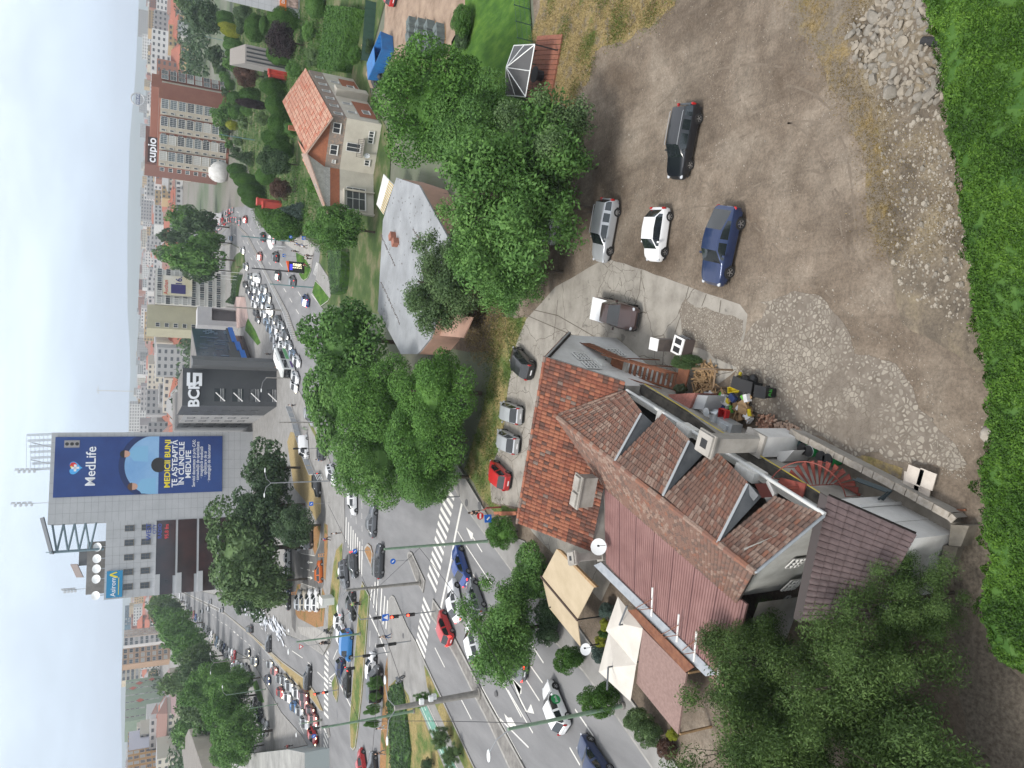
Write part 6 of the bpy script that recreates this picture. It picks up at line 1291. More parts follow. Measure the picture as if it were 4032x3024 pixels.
boxf(mb,f2,f2.W*.32,f2.W*.32+2.6,3.2,3.26,.81,.88);mb.build('balcony_rail',mat('balcony_iron',(.10,.09,.08),rough=.7),hs)
for x in(f2.W*.15,f2.W*.60,f2.W*.72):put_win(hs,f2,x,.9,.9,.8,o=.03)
w=put_win(hs,f1,f1.W*.10,1.3,3.4,2.9,mull=1,tr=2,o=.10);
mb=MB();boxf(mb,f1,0,f1.W*.55,4.5,4.7,0,.55);boxf(mb,f1,0,.25,.0,4.5,0,.5);boxf(mb,f1,f1.W*.52,f1.W*.55,.0,4.5,0,.5);mb.build('bay_frame',M_cream2,hs)
mb=MB();quadf(mb,f1,.9,3.4,4.72,5.15,.04);mb.build('blank_panel',mat('pale_panel',(.55,.52,.46)),hs)
for i in range(6):put_win(hs,f3,.7+i*f3.W/6.4,5.7,.9,1.2,o=.03)
for x in(.12,.30,.55,.66,.78):put_win(hs,f3,f3.W*x,3.3,.8,1.3,o=.03)
mb=MB();quadf(mb,f3,f3.W*.08,f3.W*.40,.2,2.9,.05);quadf(mb,f3,f3.W*.62,f3.W*.92,.2,2.9,.05);mb.build('brick_panel',M_brk,hs)
mb=MB();boxf(mb,f3,f3.W*.47,f3.W*.56,0,5.0,0,1.1);mb.build('stair_tower',M_cream2,hs)
for x in(.15,.70):put_win(hs,f3,f3.W*x,1.0,1.6,1.1,o=.06,mull=2)
mb=MB();mb.slab([g3('HB',878,405,3.4),g3('HB',830,610,3.4),g3('HB',878,680,2.7),g3('HB',948,480,2.7)],.12);mb.build('porch_roof',mat('porch_sheet',(.55,.56,.55),(.46,.46,.45),scale=2,rough=.7),hs)
mb=MB()
for i in range(13):
 a=g3('HB',878,405,3.42).lerp(g3('HB',830,610,3.42),(i+.5)/13);b=g3('HB',948,480,2.72).lerp(g3('HB',878,680,2.72),(i+.5)/13)
 mb.slab([a.lerp(b,.55)+Vector((-.12,0,.02)),a.lerp(b,.55)+Vector((.12,0,.02)),b+Vector((.12,0,.02)),b+Vector((-.12,0,.02))],.03)
mb.build('porch_slats',mat('yellow_slats',(.42,.33,.16),rough=.8),hs)
dish(Vector(f2.p(f2.W*.36,1.6,.6)),.45,'white satellite dish under the balcony of the cream house',(.3,-.9,.3))
mb=MB();q=g3('HB',250,92,9);mb.b2(q.x-.35,q.x+.35,q.y-.3,q.y+.3,8.2,9.4);mb.build('chimney',M_brk,hs)
M_sheet=mat('old_sheet_roof',(.29,.305,.32),(.21,.22,.23),scale=.35,rough=.7,detail=8,stretch=(1,1,1))
ms=thing('long_shed','long low shed with a pale grey sheet roof dotted with holes and rust','shed',(0,0,0))
s0=g3('Q',598,1160,3.4);s1=g3('O',816,672,3.4);s2=g3('TR',250,850,3.4);s3=g3('TR',335,745,3.4);s4=g3('Q',1180,1290,3.4)
s4=g3('TR',520,180,3.4);s5=g3('O',905,400,3.4);
mb=MB();mb.prism([(p.x,p.y)for p in(s0,g3('Q',510,1440,3.4),s1,g3('TR',135,850,3.4),s2,s3,s4,s5)],3.2,3.4);mb.build('sheet_roof',M_sheet,ms)
mb=MB();
for(xa,ya,xb,yb)in((217,0,350,225),(0,360,125,640),(0,40,95,250)):
 p,q=g3('TR',xa,ya,3.41),g3('TR',xb,yb,3.41);prev=None
 for i in range(26):
  t=i/25;r_=p.lerp(q,t)+Vector((rb.uniform(-.08,.08),rb.uniform(-.08,.08),0));mb.box((r_.x,r_.y,3.42),(rb.uniform(.15,.4),rb.uniform(.08,.18),.03),rb.uniform(0,3))
for i in range(230):
 x,y=rb.uniform(-20,430),rb.uniform(-780,600)
 q=g3('TR',x,y,3.41);
 if not inpoly((q.x,q.y),[(p.x,p.y)for p in(s0,s1,s2,s3,s4,s5)]):continue
 mb.box((q.x,q.y,3.413),(rb.uniform(.08,.25),rb.uniform(.05,.14),.012),rb.uniform(-.4,.4))
mb.build('rust_spots',mat('rust_spot',(.10,.085,.075),rough=1),ms)
mb=MB();W5=[s0,s5,s4,s3,s2];mb.prism([(p.x*.995,p.y*.99+.7)for p in(s0,g3('Q',512,1436,3.4),s1,g3('TR',135,845,3.4),s2,s3,s4,s5)],0,3.2);mb.build('wall',mat('salmon_wall',(.42,.26,.20),(.34,.22,.17),scale=.6,rough=.95,detail=8),ms)
mb=MB();
for x,y,c_ in((95,55,0),(115,95,0)):q=g3('TR',x,y,3.4);mb.box((q.x,q.y,3.75),(.8,.9,.7),.4)
mb.build('brick_vent',mat('brick_vent',(.30,.13,.09),(.24,.10,.07),scale=3,rough=.9),ms)
sheet('shed_yard',PL('O',[(928,700),(1000,520),(1060,500),(1090,640),(1060,760),(1010,760),(935,745)]),.02,mat('leaf_litter',(.06,.045,.035),(.13,.10,.075),scale=1.5,rough=1,detail=8))
mb=MB();mb.slab([g3('TR',335,720,2.6),g3('TR',345,560,2.6),g3('TR',620,600,2.2),g3('TR',560,740,2.2)],.15);mb.build('pink_lean_to',mat('salmon_wall',(.42,.26,.20)),label='salmon flat lean-to beside the grey sheet roof',cat='lean-to')
tr_=g3('m',1655,332,0);tl_=g3('m',1655,722,0)
TA=Vector((tl_.x,tl_.y,0));TB=Vector((tr_.x,tr_.y,0));ft=Fr(TA,TB);ztw=HT(TB,'m',338)
tw=thing('office_tower','tall concrete office tower covered by a huge blue medical banner','office tower',(0,0,0))
dp=ft.n*-1*16
left2=g3('m',1560,1390,0);LA=TA+(-ft.d)*36
prism_b('tower_wall',[TA-ft.d*6.5,TB,TB+dp,TA-ft.d*6.5+dp],0,ztw,M_panel,tw,M_flat)
fw=Fr(TA-ft.d*6.5,TB);panels(tw,fw,0,fw.W,2,ztw,2.4,1.6)
bz1=HT(TA,'m',345);bz0=HT(TA,'m',1450)
mb=MB();x0=ft.W*.02;x1=ft.W*.93;boxf(mb,ft,x0,x1,bz0,bz1,.05,.25);
ad=mb.build('banner',mat('banner_blue',(.012,.035,.16),(.02,.06,.22),scale=.08,rough=.6),tw)
Wb=x1-x0;Hb=bz1-bz0;M_bw=mat('banner_white',(.75,.77,.8),rough=.6);M_by=mat('banner_yellow',(.75,.62,.03),rough=.6)
X=lambda u:x0+Wb*u;Z=lambda v:bz1-Hb*v
mb=MB();cx,cz,r1_,r2_=X(.5),Z(.60),Wb*.62,Wb*.53
def arc(mb,rr0,rr1,a0,a1,o,mi=0,n=28):
 for i in range(n):
  t0=a0+(a1-a0)*i/n;t1=a0+(a1-a0)*(i+1)/n
  P=[(cx+rr0*math.cos(t0),cz+rr0*math.sin(t0)),(cx+rr1*math.cos(t0),cz+rr1*math.sin(t0)),(cx+rr1*math.cos(t1),cz+rr1*math.sin(t1)),(cx+rr0*math.cos(t1),cz+rr0*math.sin(t1))]
  P=[(min(max(a,x0),x1),b)for a,b in P];mb.add([ft.p(a,b,o)for a,b in P],[(0,1,2,3)],mi)
arc(mb,0,r2_,0,math.pi,.262,0);mb.build('pale_disc',mat('banner_pale',(.16,.33,.58),(.24,.42,.64),scale=.12,rough=.6),ad)
mb=MB();arc(mb,r2_,r1_,0.05,math.pi-.05,.266,0);mb.build('ring',mat('banner_navy',(.01,.025,.10),rough=.6),ad)
mb=MB();quadf(mb,ft,x0,x1,Z(.80),Z(.60),.264);mb.build('lower_field',mat('banner_mid',(.012,.035,.16),(.02,.06,.22),scale=.1,rough=.6),ad)
def figure(u,v,s,hair,name):
 mb=MB();c=(X(u),Z(v))
 n=12;mb.add([ft.p(c[0]+s*1.1*math.cos(2*math.pi*i/n),c[1]+s*1.35*math.sin(2*math.pi*i/n),.27)for i in range(n)],[tuple(range(n))],0)
 mb.add([ft.p(c[0]+s*1.25*math.cos(math.pi*i/n),c[1]+s*.25+s*1.35*math.sin(math.pi*i/n),.274)for i in range(n+1)],[tuple(range(n+1))],1)
 mb.add([ft.p(c[0]+a*s,c[1]+b*s,.268)for a,b in((-.5,-1.2),(.5,-1.2),(2.3,-2.4),(2.6,-6.5),(-2.6,-6.5),(-2.3,-2.4))],[(0,1,2,3,4,5)],2)
 mb.build(name,[mat('ad_skin',(.5,.3,.22)),mat('ad_hair_'+hair,(.10,.05,.03)if hair=='brown' else(.02,.018,.018)),mat('ad_scrubs',(.20,.42,.62))],ad)
figure(.70,.40,.85,'black','printed_doctor');figure(.14,.45,.85,'brown','printed_nurse');
mb=MB();mb.add([ft.p(X(.5)+Wb*.13*math.cos(2*math.pi*i/16),Z(.60)+Wb*.12*math.sin(2*math.pi*i/16),.276)for i in range(16)],[tuple(range(16))]);mb.build('printed_head',M_trim,ad)
def heart(k,c,o,half=0):
 P=[]
 for i in range(41):
  t=2*math.pi*i/40;P.append((16*math.sin(t)**3,13*math.cos(t)-5*math.cos(2*t)-2*math.cos(3*t)-math.cos(4*t)))
 return[ft.p(c[0]+a*k,c[1]+b*k,o)for a,b in P]
hc=(X(.48),Z(.115));mb=MB();mb.add(heart(.105,hc,.27),[tuple(range(41))]);mb.build('heart_emblem',mat('emblem_blue',(.08,.38,.75)),ad)
mb=MB();mb.add([ft.p(hc[0]+a,hc[1]+b,.275)for a,b in((0,.9),(.7,1.25),(1.4,.9),(1.5,.2),(.9,-.5),(0,-.1))],[tuple(range(6))]);mb.build('emblem_red',mat('emblem_red',(.6,.04,.04)),ad)
mb=MB();mb.add([ft.p(hc[0]+a,hc[1]+b,.277)for a,b in((0,.35),(.55,.75),(.45,1.15),(-.05,.9))],[tuple(range(4))]);mb.build('emblem_yellow',M_by,ad)
mb=MB();quadf(mb,ft,hc[0]-.28,hc[0]+.28,hc[1]-.95,hc[1]+.85,.285);quadf(mb,ft,hc[0]-.9,hc[0]+.9,hc[1]-.3,hc[1]+.27,.285);mb.build('emblem_cross',M_bw,ad)
mb=MB();boxf(mb,ft,X(.84)-.3,X(.84)+1.6,Z(.135),Z(.05),.28,.34);tl=mb.build('signal_panel',mat('signal_panel',(.30,.29,.29)),ad)
for i in range(3):
 mb=MB();c=(X(.84)+.65,Z(.065+i*.028));mb.add([ft.p(c[0]+.45*math.cos(2*math.pi*j/12),c[1]+.45*math.sin(2*math.pi*j/12),.36)for j in range(12)],[tuple(range(12))]);mb.build('lamp',M_trim,tl)
def adtext(w,u,v,size,m,align='CENTER',bold=.012,sx=1.0):text(ad,w,size,m,ft.p(X(u),Z(v),.30),ft.d,ft.n,align=align,bold=bold,sx=sx)
adtext('MedLife',.50,.205,3.3,M_bw,bold=.01);adtext('MEDICII BUNI',.52,.655,2.0,M_by,bold=.024,sx=1.1);adtext('TE AȘTEAPTĂ',.52,.70,1.9,M_bw,bold=.02,sx=1.1);adtext('ÎN CLINICILE',.52,.742,1.9,M_bw,bold=.02,sx=1.1);adtext('MEDLIFE',.50,.784,1.9,M_bw,bold=.02,sx=1.1)
for i,(w_,u)in enumerate([('Servicii decontate și prin CAS:',.52),('· consultații de specialitate',.54),('· imagistică medicală',.53),('· spitalizare de zi',.50),('· investigații de laborator',.51)]):adtext(w_,u,.818+i*.024,1.12,M_bw,bold=.008,sx=.95)
mb=MB()
def lat(mb,a,b,w,n,r=.06):
 a=Vector(a);b=Vector(b);ax=(b-a).normalized();s=ax.cross(Vector((.3,.8,.2))).normalized()*w/2;t=ax.cross(s).normalized()*w/2
 cs=[s+t,s-t,-s-t,-s+t]
 for c_ in cs:mb.tube([a+c_,b+c_],r,4)
 for i in range(n):
  for k in range(4):mb.tube([a.lerp(b,i/n)+cs[k],a.lerp(b,(i+1)/n)+cs[(k+1)%4]],r*.6,3)
P0=fw.p(fw.W*.95,ztw,-1);zl=HT(TB,'m',165)
for i in range(7):
 x=fw.W-.3-i*1.5;lat(mb,fw.p(x,ztw,-1),fw.p(x,zl-(i*.3),-3),.4,6,.05)
for i in range(7):mb.tube([fw.p(fw.W-.3,ztw+(zl-ztw)*i/6,-1-2*i/6),fw.p(fw.W-9.3,ztw+(zl-ztw)*i/6-.3,-1-2*i/6)],.05,4)
for t_ in(.25,.75):mb.tube([fw.p(fw.W-9*t_,ztw+(zl-ztw)*.8,-3),fw.p(fw.W-9*t_-1,ztw,4*0-7)],.12,5)
mb.build('lattice_sign_frame',mat('lattice_grey',(.42,.45,.48),rough=.6),tw)
def antenna(root,p,h,label=None):
 mb=MB();mb.tube([p,p+Vector((0,0,h))],.09,6)
 for i in range(4):
  z=h*(.45+.14*i);mb.tube([p+Vector((.3,0,z)),p+Vector((.3,0,z+.9))],.22,6);mb.tube([p+Vector((-.4,0,z)),p+Vector((-.4,-.3,z))],.35,10)
 mb.build('antenna',mat('antenna_grey',(.50,.52,.54),rough=.6),root)
antenna(tw,fw.p(fw.W*.60,ztw,-2),HT(TB,'m',100)-ztw);antenna(tw,fw.p(fw.W*.24,ztw,-2),8.5)
mb=MB();lx=-1.2
fz=HT(TA,'m',690)
for i in range(4):
 z=fz+2+i*(ztw-fz-3)/4;z2=z+(ztw-fz-3)/4
 mb.tube([fw.p(0,z,-1),fw.p(-7,(z+z2)/2,-1)],.28,6);mb.tube([fw.p(0,z2,-1),fw.p(-7,(z+z2)/2,-1)],.28,6)
mb.tube([fw.p(-7,fz,-1),fw.p(-7,ztw-1,-1)],.35,6);mb.tube([fw.p(-7,fz,-4),fw.p(-7,ztw-1,-4)],.35,6)
for i in range(8):z=fz+i*(ztw-fz)/8;mb.tube([fw.p(-7,z,-1),fw.p(-7,z+2,-4)],.12,4)
mb.build('truss',mat('truss_teal',(.14,.20,.23),rough=.6),tw)
mb=MB();mb.slab([fw.p(2,ztw+1,0),fw.p(-7.5,ztw-1.5,0),fw.p(-7.5,ztw-.2,-7),fw.p(2,ztw+2.4,-7)],.25)
mb.build('slanted_panel',mat('dark_panel',(.06,.07,.08),rough=.5),tw)
lw=thing('office_wing','grey clad office wing with dark glass floors left of the tower','office building',(0,0,0))
zw=HT(TA,'m',700);LW_=next(l for l in range(8,60)if PX(fw.p(-l,zw-2,0))[1]>2345);wl0=fw.p(-LW_,0,0);WA=Vector((wl0.x,wl0.y,0));WB=Vector((fw.p(0,0,0).x,fw.p(0,0,0).y,0))
prism_b('wall',[WA,WB,WB+dp,WA+dp],0,zw,M_panel,lw,M_flat);wf=Fr(WA,WB);panels(lw,wf,0,wf.W,HT(TA,'m',1020),zw,2.2,1.5)
zf1=HT(TA,'m',1020)
M_dglass=mat('dark_glazing',(.022,.02,.022),(.06,.03,.03),scale=.12,rough=.12,spec=.8)
nf=4;fh=(zf1-4)/nf
for i in range(nf):
 z=4+i*fh
 mb=MB();boxf(mb,wf,wf.W*.24,wf.W-.4,z+.3,z+fh-.25,-.05,.12);mb.build('glazed_band',M_dglass,lw)
 mb=MB();boxf(mb,wf,wf.W*.27,wf.W-.4,z+fh-.25,z+fh,.0,.3);mb.build('floor_edge',M_panel,lw)
 mb=MB();boxf(mb,wf,0,wf.W*.26,z+.9,z+fh-.9,-.05,.1);mb.build('glazed_band',M_dglass,lw)
 mb=MB();boxf(mb,wf,0,wf.W*.27,z+fh-1.3,z+fh,.0,.9);mb.build('balcony_edge',M_panel,lw)
for x in(.05,.24,.43,.62,.81):
 for z in(zf1+1.2,zf1+5.2):put_win(lw,wf,wf.W*(.05+x),z,1.6,2.2,mull=1,tr=1,fm=mat('bronze_frame',(.16,.14,.11)))
sg=MB();boxf(sg,wf,.4,7.2,zw-4.2,zw-.5,.05,.35);sg=sg.build('sign_board',mat('sign_blue',(.02,.22,.42),rough=.5),lw)
text(sg,'Asirom',1.65,M_bw,wf.p(3.1,zw-2.1,.4),wf.d,wf.n,bold=.01)
mb=MB();mb.add([wf.p(6.0+a*.8,zw-2.2+b*.9,.42)for a,b in((-.9,-.9),(-.3,-.9),(.3,.6),(.9,-.9),(1.2,-.5),(.5,1.1),(0,1.1))],[(0,1,6),(1,2,5,6),(2,3,4,5)]);mb.build('sign_emblem',M_by,sg)
mb=MB();quadf(mb,wf,1.0,5.4,zw-3.4,zw-3.25,.4);mb.build('sign_rule',M_by,sg)
text(lw,'WEST',1.7,mat('neon_blue',(.05,.08,.30)),wf.p(wf.W-3.2,zw-10.2,.3),wf.d,wf.n,bold=.015);text(lw,'CITY',1.2,mat('neon_blue',(.05,.08,.30)),wf.p(wf.W-2.6,zw-11.6,.3),wf.d,wf.n,bold=.015);text(lw,'RADIO',1.3,mat('neon_blue',(.05,.08,.30)),wf.p(wf.W-3.2,zw-12.9,.3),wf.d,wf.n,bold=.03);text(lw,'95.8 fm',1.3,mat('neon_red',(.55,.05,.06)),wf.p(wf.W-3.4,zw-14.6,.3),wf.d,wf.n,bold=.03)
for i,x in enumerate((1.2,5.4,8,10.6,13.6)):
 t=thing('satellite_dish','white rooftop dish, %s from the left edge of the office wing'%ords[i],'satellite dish',wf.p(x,zw+1.8,-1.2))
 mb=MB();f_=(wf.n+Vector((0,0,.5))).normalized().to_track_quat('Z','Y').to_matrix();n=16;r=1.15
 for rr,zz in((0,0),(.5,.1),(1,.3)):
  for j in range(n):mb.v.append(tuple(f_@Vector((rr*r*math.cos(2*math.pi*j/n),rr*r*math.sin(2*math.pi*j/n),zz*r))))
 for k in range(2):
  for j in range(n):mb.f.append((k*n+j,k*n+(j+1)%n,(k+1)*n+(j+1)%n,(k+1)*n+j));mb.m.append(0)
 mb.build('reflector',mat('dish_white',(.7,.72,.72),rough=.5),t);mb=MB();mb.tube([(0,0,0),(0,0,-1.8)],.12,6);mb.build('mast',M_steel,t)
ph=[wf.p(1.5,0,-3),wf.p(15,0,-3),wf.p(15,0,-10),wf.p(1.5,0,-10)]
prism_b('roof_house',ph,zw,zw+4.3,mat('roofhouse',(.26,.25,.235),(.20,.19,.18),scale=1,rough=.9),lw,M_flat);prism_b('roof_house',[wf.p(9,0,-4),wf.p(13,0,-4),wf.p(13,0,-8),wf.p(9,0,-8)],zw+4.3,zw+6.2,mat('roofhouse_dark',(.16,.165,.17),rough=.8),lw,M_flat)
mb=MB();mb.slab([wf.p(6,zw+5,-3),wf.p(9.5,zw+6.5,-3),wf.p(9.5,zw+8.2,-5.5),wf.p(6,zw+6.7,-5.5)],.2);mb.build('slanted_panel',mat('panel_brown',(.2,.17,.16)),lw)
antenna(lw,wf.p(3,zw+4.3,-5),5.5)
bk=thing('bank_building','charcoal bank building with white rooftop letters and slatted windows','bank',(0,0,0))
M_char=mat('charcoal_panel',(.052,.056,.062),(.065,.07,.075),scale=.15,rough=.55);M_char2=mat('charcoal_side',(.09,.095,.10),rough=.6)
kA=g3('BC',915,862,0);kB=g3('BC',915,620,0);KA=Vector((kA.x,kA.y,0));KB=Vector((kB.x,kB.y,0));fk=Fr(KA,KB);zk=HT(KA,'BC',270)
kdp=fk.n*-1*20
side=g3('BM',1000,690,0)
prism_b('wall',[KA,KB,KB+kdp,KA+kdp],0,zk,M_char,bk,M_flat)
fs=Fr(KA+kdp*1.9-fk.d*4,KA);mb=MB();
prism_b('grey_wing',[KA+fk.n*-.5,Vector((-19,264,0)),Vector((-6,272,0)),KA+kdp*.9+fk.d*6],0,zk-1.5,mat('pale_grey_render',(.33,.33,.33),(.28,.28,.28),scale=.2,rough=.8),bk,M_flat)
fs=Fr(Vector((-19,264,0)),KA+fk.n*-.5)
for r_ in range(5):
 for c_ in range(6):
  put_win(bk,fs,fs.W*.30+c_*fs.W*.11,zk-4.5-r_*3.4,fs.W*.04,1.7,fm=M_char2,pane=False,mull=0)
text(bk,'BCR',3.3,M_bw,fk.p(fk.W*.30,zk-2.6,.35),fk.d,fk.n,depth=.15,bold=.03)
mb=MB();ex=fk.W*.52
for z0_,z1_,xx0,xx1 in((zk-1.6,zk-.9,0,3.1),(zk-2.9,zk-2.2,0,3.1),(zk-4.2,zk-3.5,0,3.1),(zk-2.2,zk-1.6,0,.75),(zk-3.5,zk-2.9,2.35,3.1)):boxf(mb,fk,ex+xx0,ex+xx1,z0_,z1_,.3,.55)
mb.build('emblem',M_bw,bk)
for i in range(4):
 z=zk-7.2-i*4.0
 mb=MB();boxf(mb,fk,fk.W*.12,fk.W*.47,z-2.4,z+.2,-.02,.06);w_=mb.build('window',M_wing,bk)
 mb=MB();a=fk.p(fk.W*.14,z-.1,.2);b=fk.p(fk.W*.40,z-2.2,.2);mb.tube([fk.p(fk.W*.13,z-2.2,.2),fk.p(fk.W*.36,z-.1,.2)],.14,4);
 for k in range(3):boxf(mb,fk,fk.W*.12,fk.W*.47,z-1.9+k*.35,z-1.82+k*.35,.1,.16)
 mb.build('louvre',mat('louvre_white',(.6,.6,.6)),w_)
fA=g3('BC',915,590,0);mb=MB();
fx=fk.W*1.02
prism_b('fin_wall',[fk.p(fk.W*.99,0,0),fk.p(fk.W*.99,0,5),fk.p(fk.W*.99+1.2,0,5.3),fk.p(fk.W+3.0,0,0)],0,zk-1.8,M_char2,bk)
gl=thing('glass_office','dark blue glass office with bright blue canopy steps','office building',(0,0,0))
M_blu=mat('blue_glass',(.02,.035,.065),(.045,.075,.12),scale=.35,rough=.2,spec=.7,stretch=(1,1,2));
GA=Vector((*g3('BC',770,570,0)[:2],0));GB=Vector((*g3('BC',690,350,0)[:2],0));fg=Fr(GA,GB);zg=HT(GB,'BC',335)
prism_b('glass_wall',[GA,GB,GB-fg.n*16,GA-fg.n*16],3.5,zg,M_blu,gl,M_flat)
prism_b('ground_floor',[fg.p(.5,0,-1.5),fg.p(fg.W-.5,0,-1.5),fg.p(fg.W-.5,0,-15),fg.p(.5,0,-15)],0,3.5,M_dglass,gl)
mb=MB()
for i in range(26):
 x=.4+rb.random()*fg.W*.8;z=zg-1-rb.random()*9;boxf(mb,fg,x,x+.35,z-2.2,z,.02,.12)
mb.build('pale_fins',mat('pale_glass_fin',(.12,.16,.22),rough=.4),gl)
mb=MB()
for i in range(9):
 x=fg.W*.80+rb.random()*fg.W*.14;z=4.5+rb.random()*(zg-7);boxf(mb,fg,x,x+rb.uniform(1,2),z,z+1.1,.02,.08)
mb.build('pale_panels',mat('pale_blue_panel',(.10,.15,.21),rough=.35),gl)
for i,(xa,xb,z0_)in enumerate(((.52,.98,4.6),(.27,.52,3.9),(.02,.27,3.3))):
 mb=MB();boxf(mb,fg,fg.W*xa,fg.W*xb,z0_-.9,z0_+.5,.1,1.2);mb.build('blue_canopy',mat('canopy_blue',(.01,.13,.50),rough=.5),gl)
 mb=MB();boxf(mb,fg,fg.W*xa,fg.W*xb,z0_+.5,zg-10+i*.6,.05,.9);mb.build('dark_bay',M_char,gl)
PA=Vector((*g3('BC',658,322,0)[:2],0));PB=Vector((*g3('BC',658,200,0)[:2],0));fp=Fr(PA,PB);zp=HT(PB,'BC',375)
pt=thing('entrance_portal','pale stone portal frame with a grey recess beside curved steps','portal',(0,0,0));mb=MB()
boxf(mb,fp,0,fp.W*.28,0,zp,-6,0);boxf(mb,fp,fp.W*.94,fp.W,0,zp,-6,0);boxf(mb,fp,fp.W*.28,fp.W*.94,zp*.66,zp,-6,0);mb.build('frame',mat('portal_stone',(.42,.42,.42),(.37,.37,.38),scale=.4),pt)
mb=MB();boxf(mb,fp,fp.W*.28,fp.W*.94,0,zp*.66,-6,-2.5);mb.build('recess',mat('recess_grey',(.15,.145,.15)),pt)
mb=MB()
for i in range(7):
 q=[g3('BC',658+i*7,330-i*2,0),g3('BC',668+i*9,260,0),g3('BC',676+i*6,200,0),g3('BC',690+i*2,120,0),g3('BC',640,120,0),g3('BC',640,330,0)]
 mb.prism([(p.x,p.y)for p in q],.13,.9-i*.11)
mb.build('curved_steps',mat('pink_steps',(.42,.31,.28),(.35,.27,.25),scale=.8,rough=.9),label='wide curved pinkish steps in front of the pale portal',cat='steps')
def apart(label,c,a,b,dep,xtop,col,nf,nc,wsz,win_kw={},name='apartment_block',seam=None,roofc=None,z0f=1.2,glist=None,side=None,extra=0,balc=False,pane=False):
 A_=Vector((*g3(c,*a,0)[:2],0));B_=Vector((*g3(c,*b,0)[:2],0));f=Fr(A_,B_);H=HT((A_+B_)/2,c,xtop)
 t=thing(name,label,'apartment building' if name!='office_block' else 'office building',(0,0,0))
 prism_b('wall',[A_,B_,B_-f.n*dep,A_-f.n*dep],0,H,col,t,roofc or M_flat)
 fh=(H-z0f)/nf;w,h=wsz
 for r_ in range(nf):
  for k in range(nc):
   if nf*nc>96 and(r_*nc+k)>=96:break
   put_win(t,f,(k+.5)*f.W/nc-w/2,z0f+r_*fh+fh*.22,w,h,gm=(glist or[M_wing])[rb.randrange(len(glist or[1]))],pane=pane,**win_kw)
   if not pane:pass
 if balc:
  for k in range(nc):
   if k%2==0:
    mb=MB()
    for r_ in range(nf):boxf(mb,f,(k+.5)*f.W/nc-w*.75,(k+.5)*f.W/nc+w*.75,z0f+r_*fh,z0f+r_*fh+fh*.3,0,1.0)
    mb.build('balcony_stack',col,t)
 if side:
  q=Vector((*g3(c,*side,0)[:2],0));
 return t,f,H
def win_mesh(w,h,fm,gm,mull=1,tr=0,dep=.08,sill=True,_old=win_mesh):
 key=(round(w,2),round(h,2),fm.name,gm.name,mull,tr,'x')
 if key in _WM:return _WM[key]
 a,b=_old(w,h,fm,gm,mull,tr,dep,sill)
 f=MB();f.v=[tuple(v.co)for v in a.vertices];f.f=[tuple(p.vertices)for p in a.polygons];f.m=[0]*len(f.f);f.add([(0,-.035,0),(w,-.035,0),(w,-.035,h),(0,-.035,h)],[(0,1,2,3)],1)
 _WM[key]=(f.mesh('window',[fm,gm]),b);return _WM[key]
def put_win(root,fr,x,z,w,h,fm=None,gm=None,mull=1,tr=0,pane=False,o=0.0,sill=True,name='window'):
 me,pn=win_mesh(w,h,fm or M_winf,gm or M_wing,mull,tr,sill=sill)
 q=fr.p(x,z,o);ang=math.atan2(fr.d.y,fr.d.x);side=Vector((math.sin(ang),-math.cos(ang),0)).dot(fr.n)
 ob=mobj(name,me,root,q,ang)
 if side<0:ob.scale=(1,-1,1)
 return ob
GL=[M_wing,M_wing2,mat('window_curtain',(.36,.36,.34),rough=.4)]
M_brickapt=mat('apartment_brick',(.27,.115,.085),(.31,.14,.10),scale=.3,rough=.95,detail=7);M_beigeapt=mat('apartment_beige',(.44,.40,.33),(.38,.35,.30),scale=.4,rough=.95)
bA=Vector((*g3('b',1640,1640,0)[:2],0));bB=Vector((*g3('b',1700,560,0)[:2],0));bC=Vector((*g3('b',1700,330,0)[:2],0))
ap_=thing('apartment_block','long brick red apartment block with white glazed balconies','apartment building',(0,0,0));fb=Fr(bA,bB);HB_=25.6
bD=bC+(bA-bB)
bC=bB+Vector((14,9,0));bD=bA+Vector((14,9,0))*1.0
prism_b('wall',[bA,bB,bC,bD],0,HB_,M_brickapt,ap_,M_flat);prism_b('attic',[bA.lerp(bD,.35),bB.lerp(bC,.35),bB.lerp(bC,.8),bA.lerp(bD,.8)],HB_,HB_+2.6,M_brickapt,ap_,mat('terracotta_flat',(.30,.14,.10)))
ffh=HB_/8.5
cols_=[.12,.36,.62,.87]
for k,u in enumerate(cols_):
 mb=MB();boxf(mb,fb,fb.W*u-2.6,fb.W*u+1.6,1,HB_-.6,.0,.06);mb.build('beige_strip',M_beigeapt,ap_)
 for r_ in range(8):
  z=1.2+r_*ffh
  put_win(ap_,fb,fb.W*u-.3,z,3.4,ffh*.82,mull=4,tr=1,gm=GL[rb.randrange(3)],o=.9,name='glazed_balcony')
  put_win(ap_,fb,fb.W*u-4.4,z+.7,1.4,1.5,o=.05,gm=GL[rb.randrange(2)])
  if k<4:put_win(ap_,fb,fb.W*u-2.1,z+.7,.7,1.5,o=.08,mull=0,gm=M_wing)
for u in cols_:
 mb=MB();boxf(mb,fb,fb.W*u-.3,fb.W*u+3.1,1.0,HB_-.7,.0,.86);mb.build('balcony_shaft',M_beigeapt,ap_)
fb2=Fr(bB,bC)
for k in range(2):
 for r_ in range(8):put_win(ap_,fb2,fb2.W*(.62+.17*k),1.4+r_*ffh,2.4,ffh*.78,mull=3,tr=1,gm=GL[rb.randrange(3)],o=.8,name='glazed_balcony')
mb=MB();boxf(mb,fb2,fb2.W*.55,fb2.W*.60,1,HB_-1,0,.1);mb.build('tile_strip',M_beigeapt,ap_)
cp,fc,Hc=apart('brown building with white rooftop letters behind the brick apartment block','b',(1500,1600),(1500,1000),10,300,mat('brown_wall',(.20,.10,.08)),7,4,(2,1.5));
o_=fb.p(fb.W*.16,HB_+1.7,-4.0)
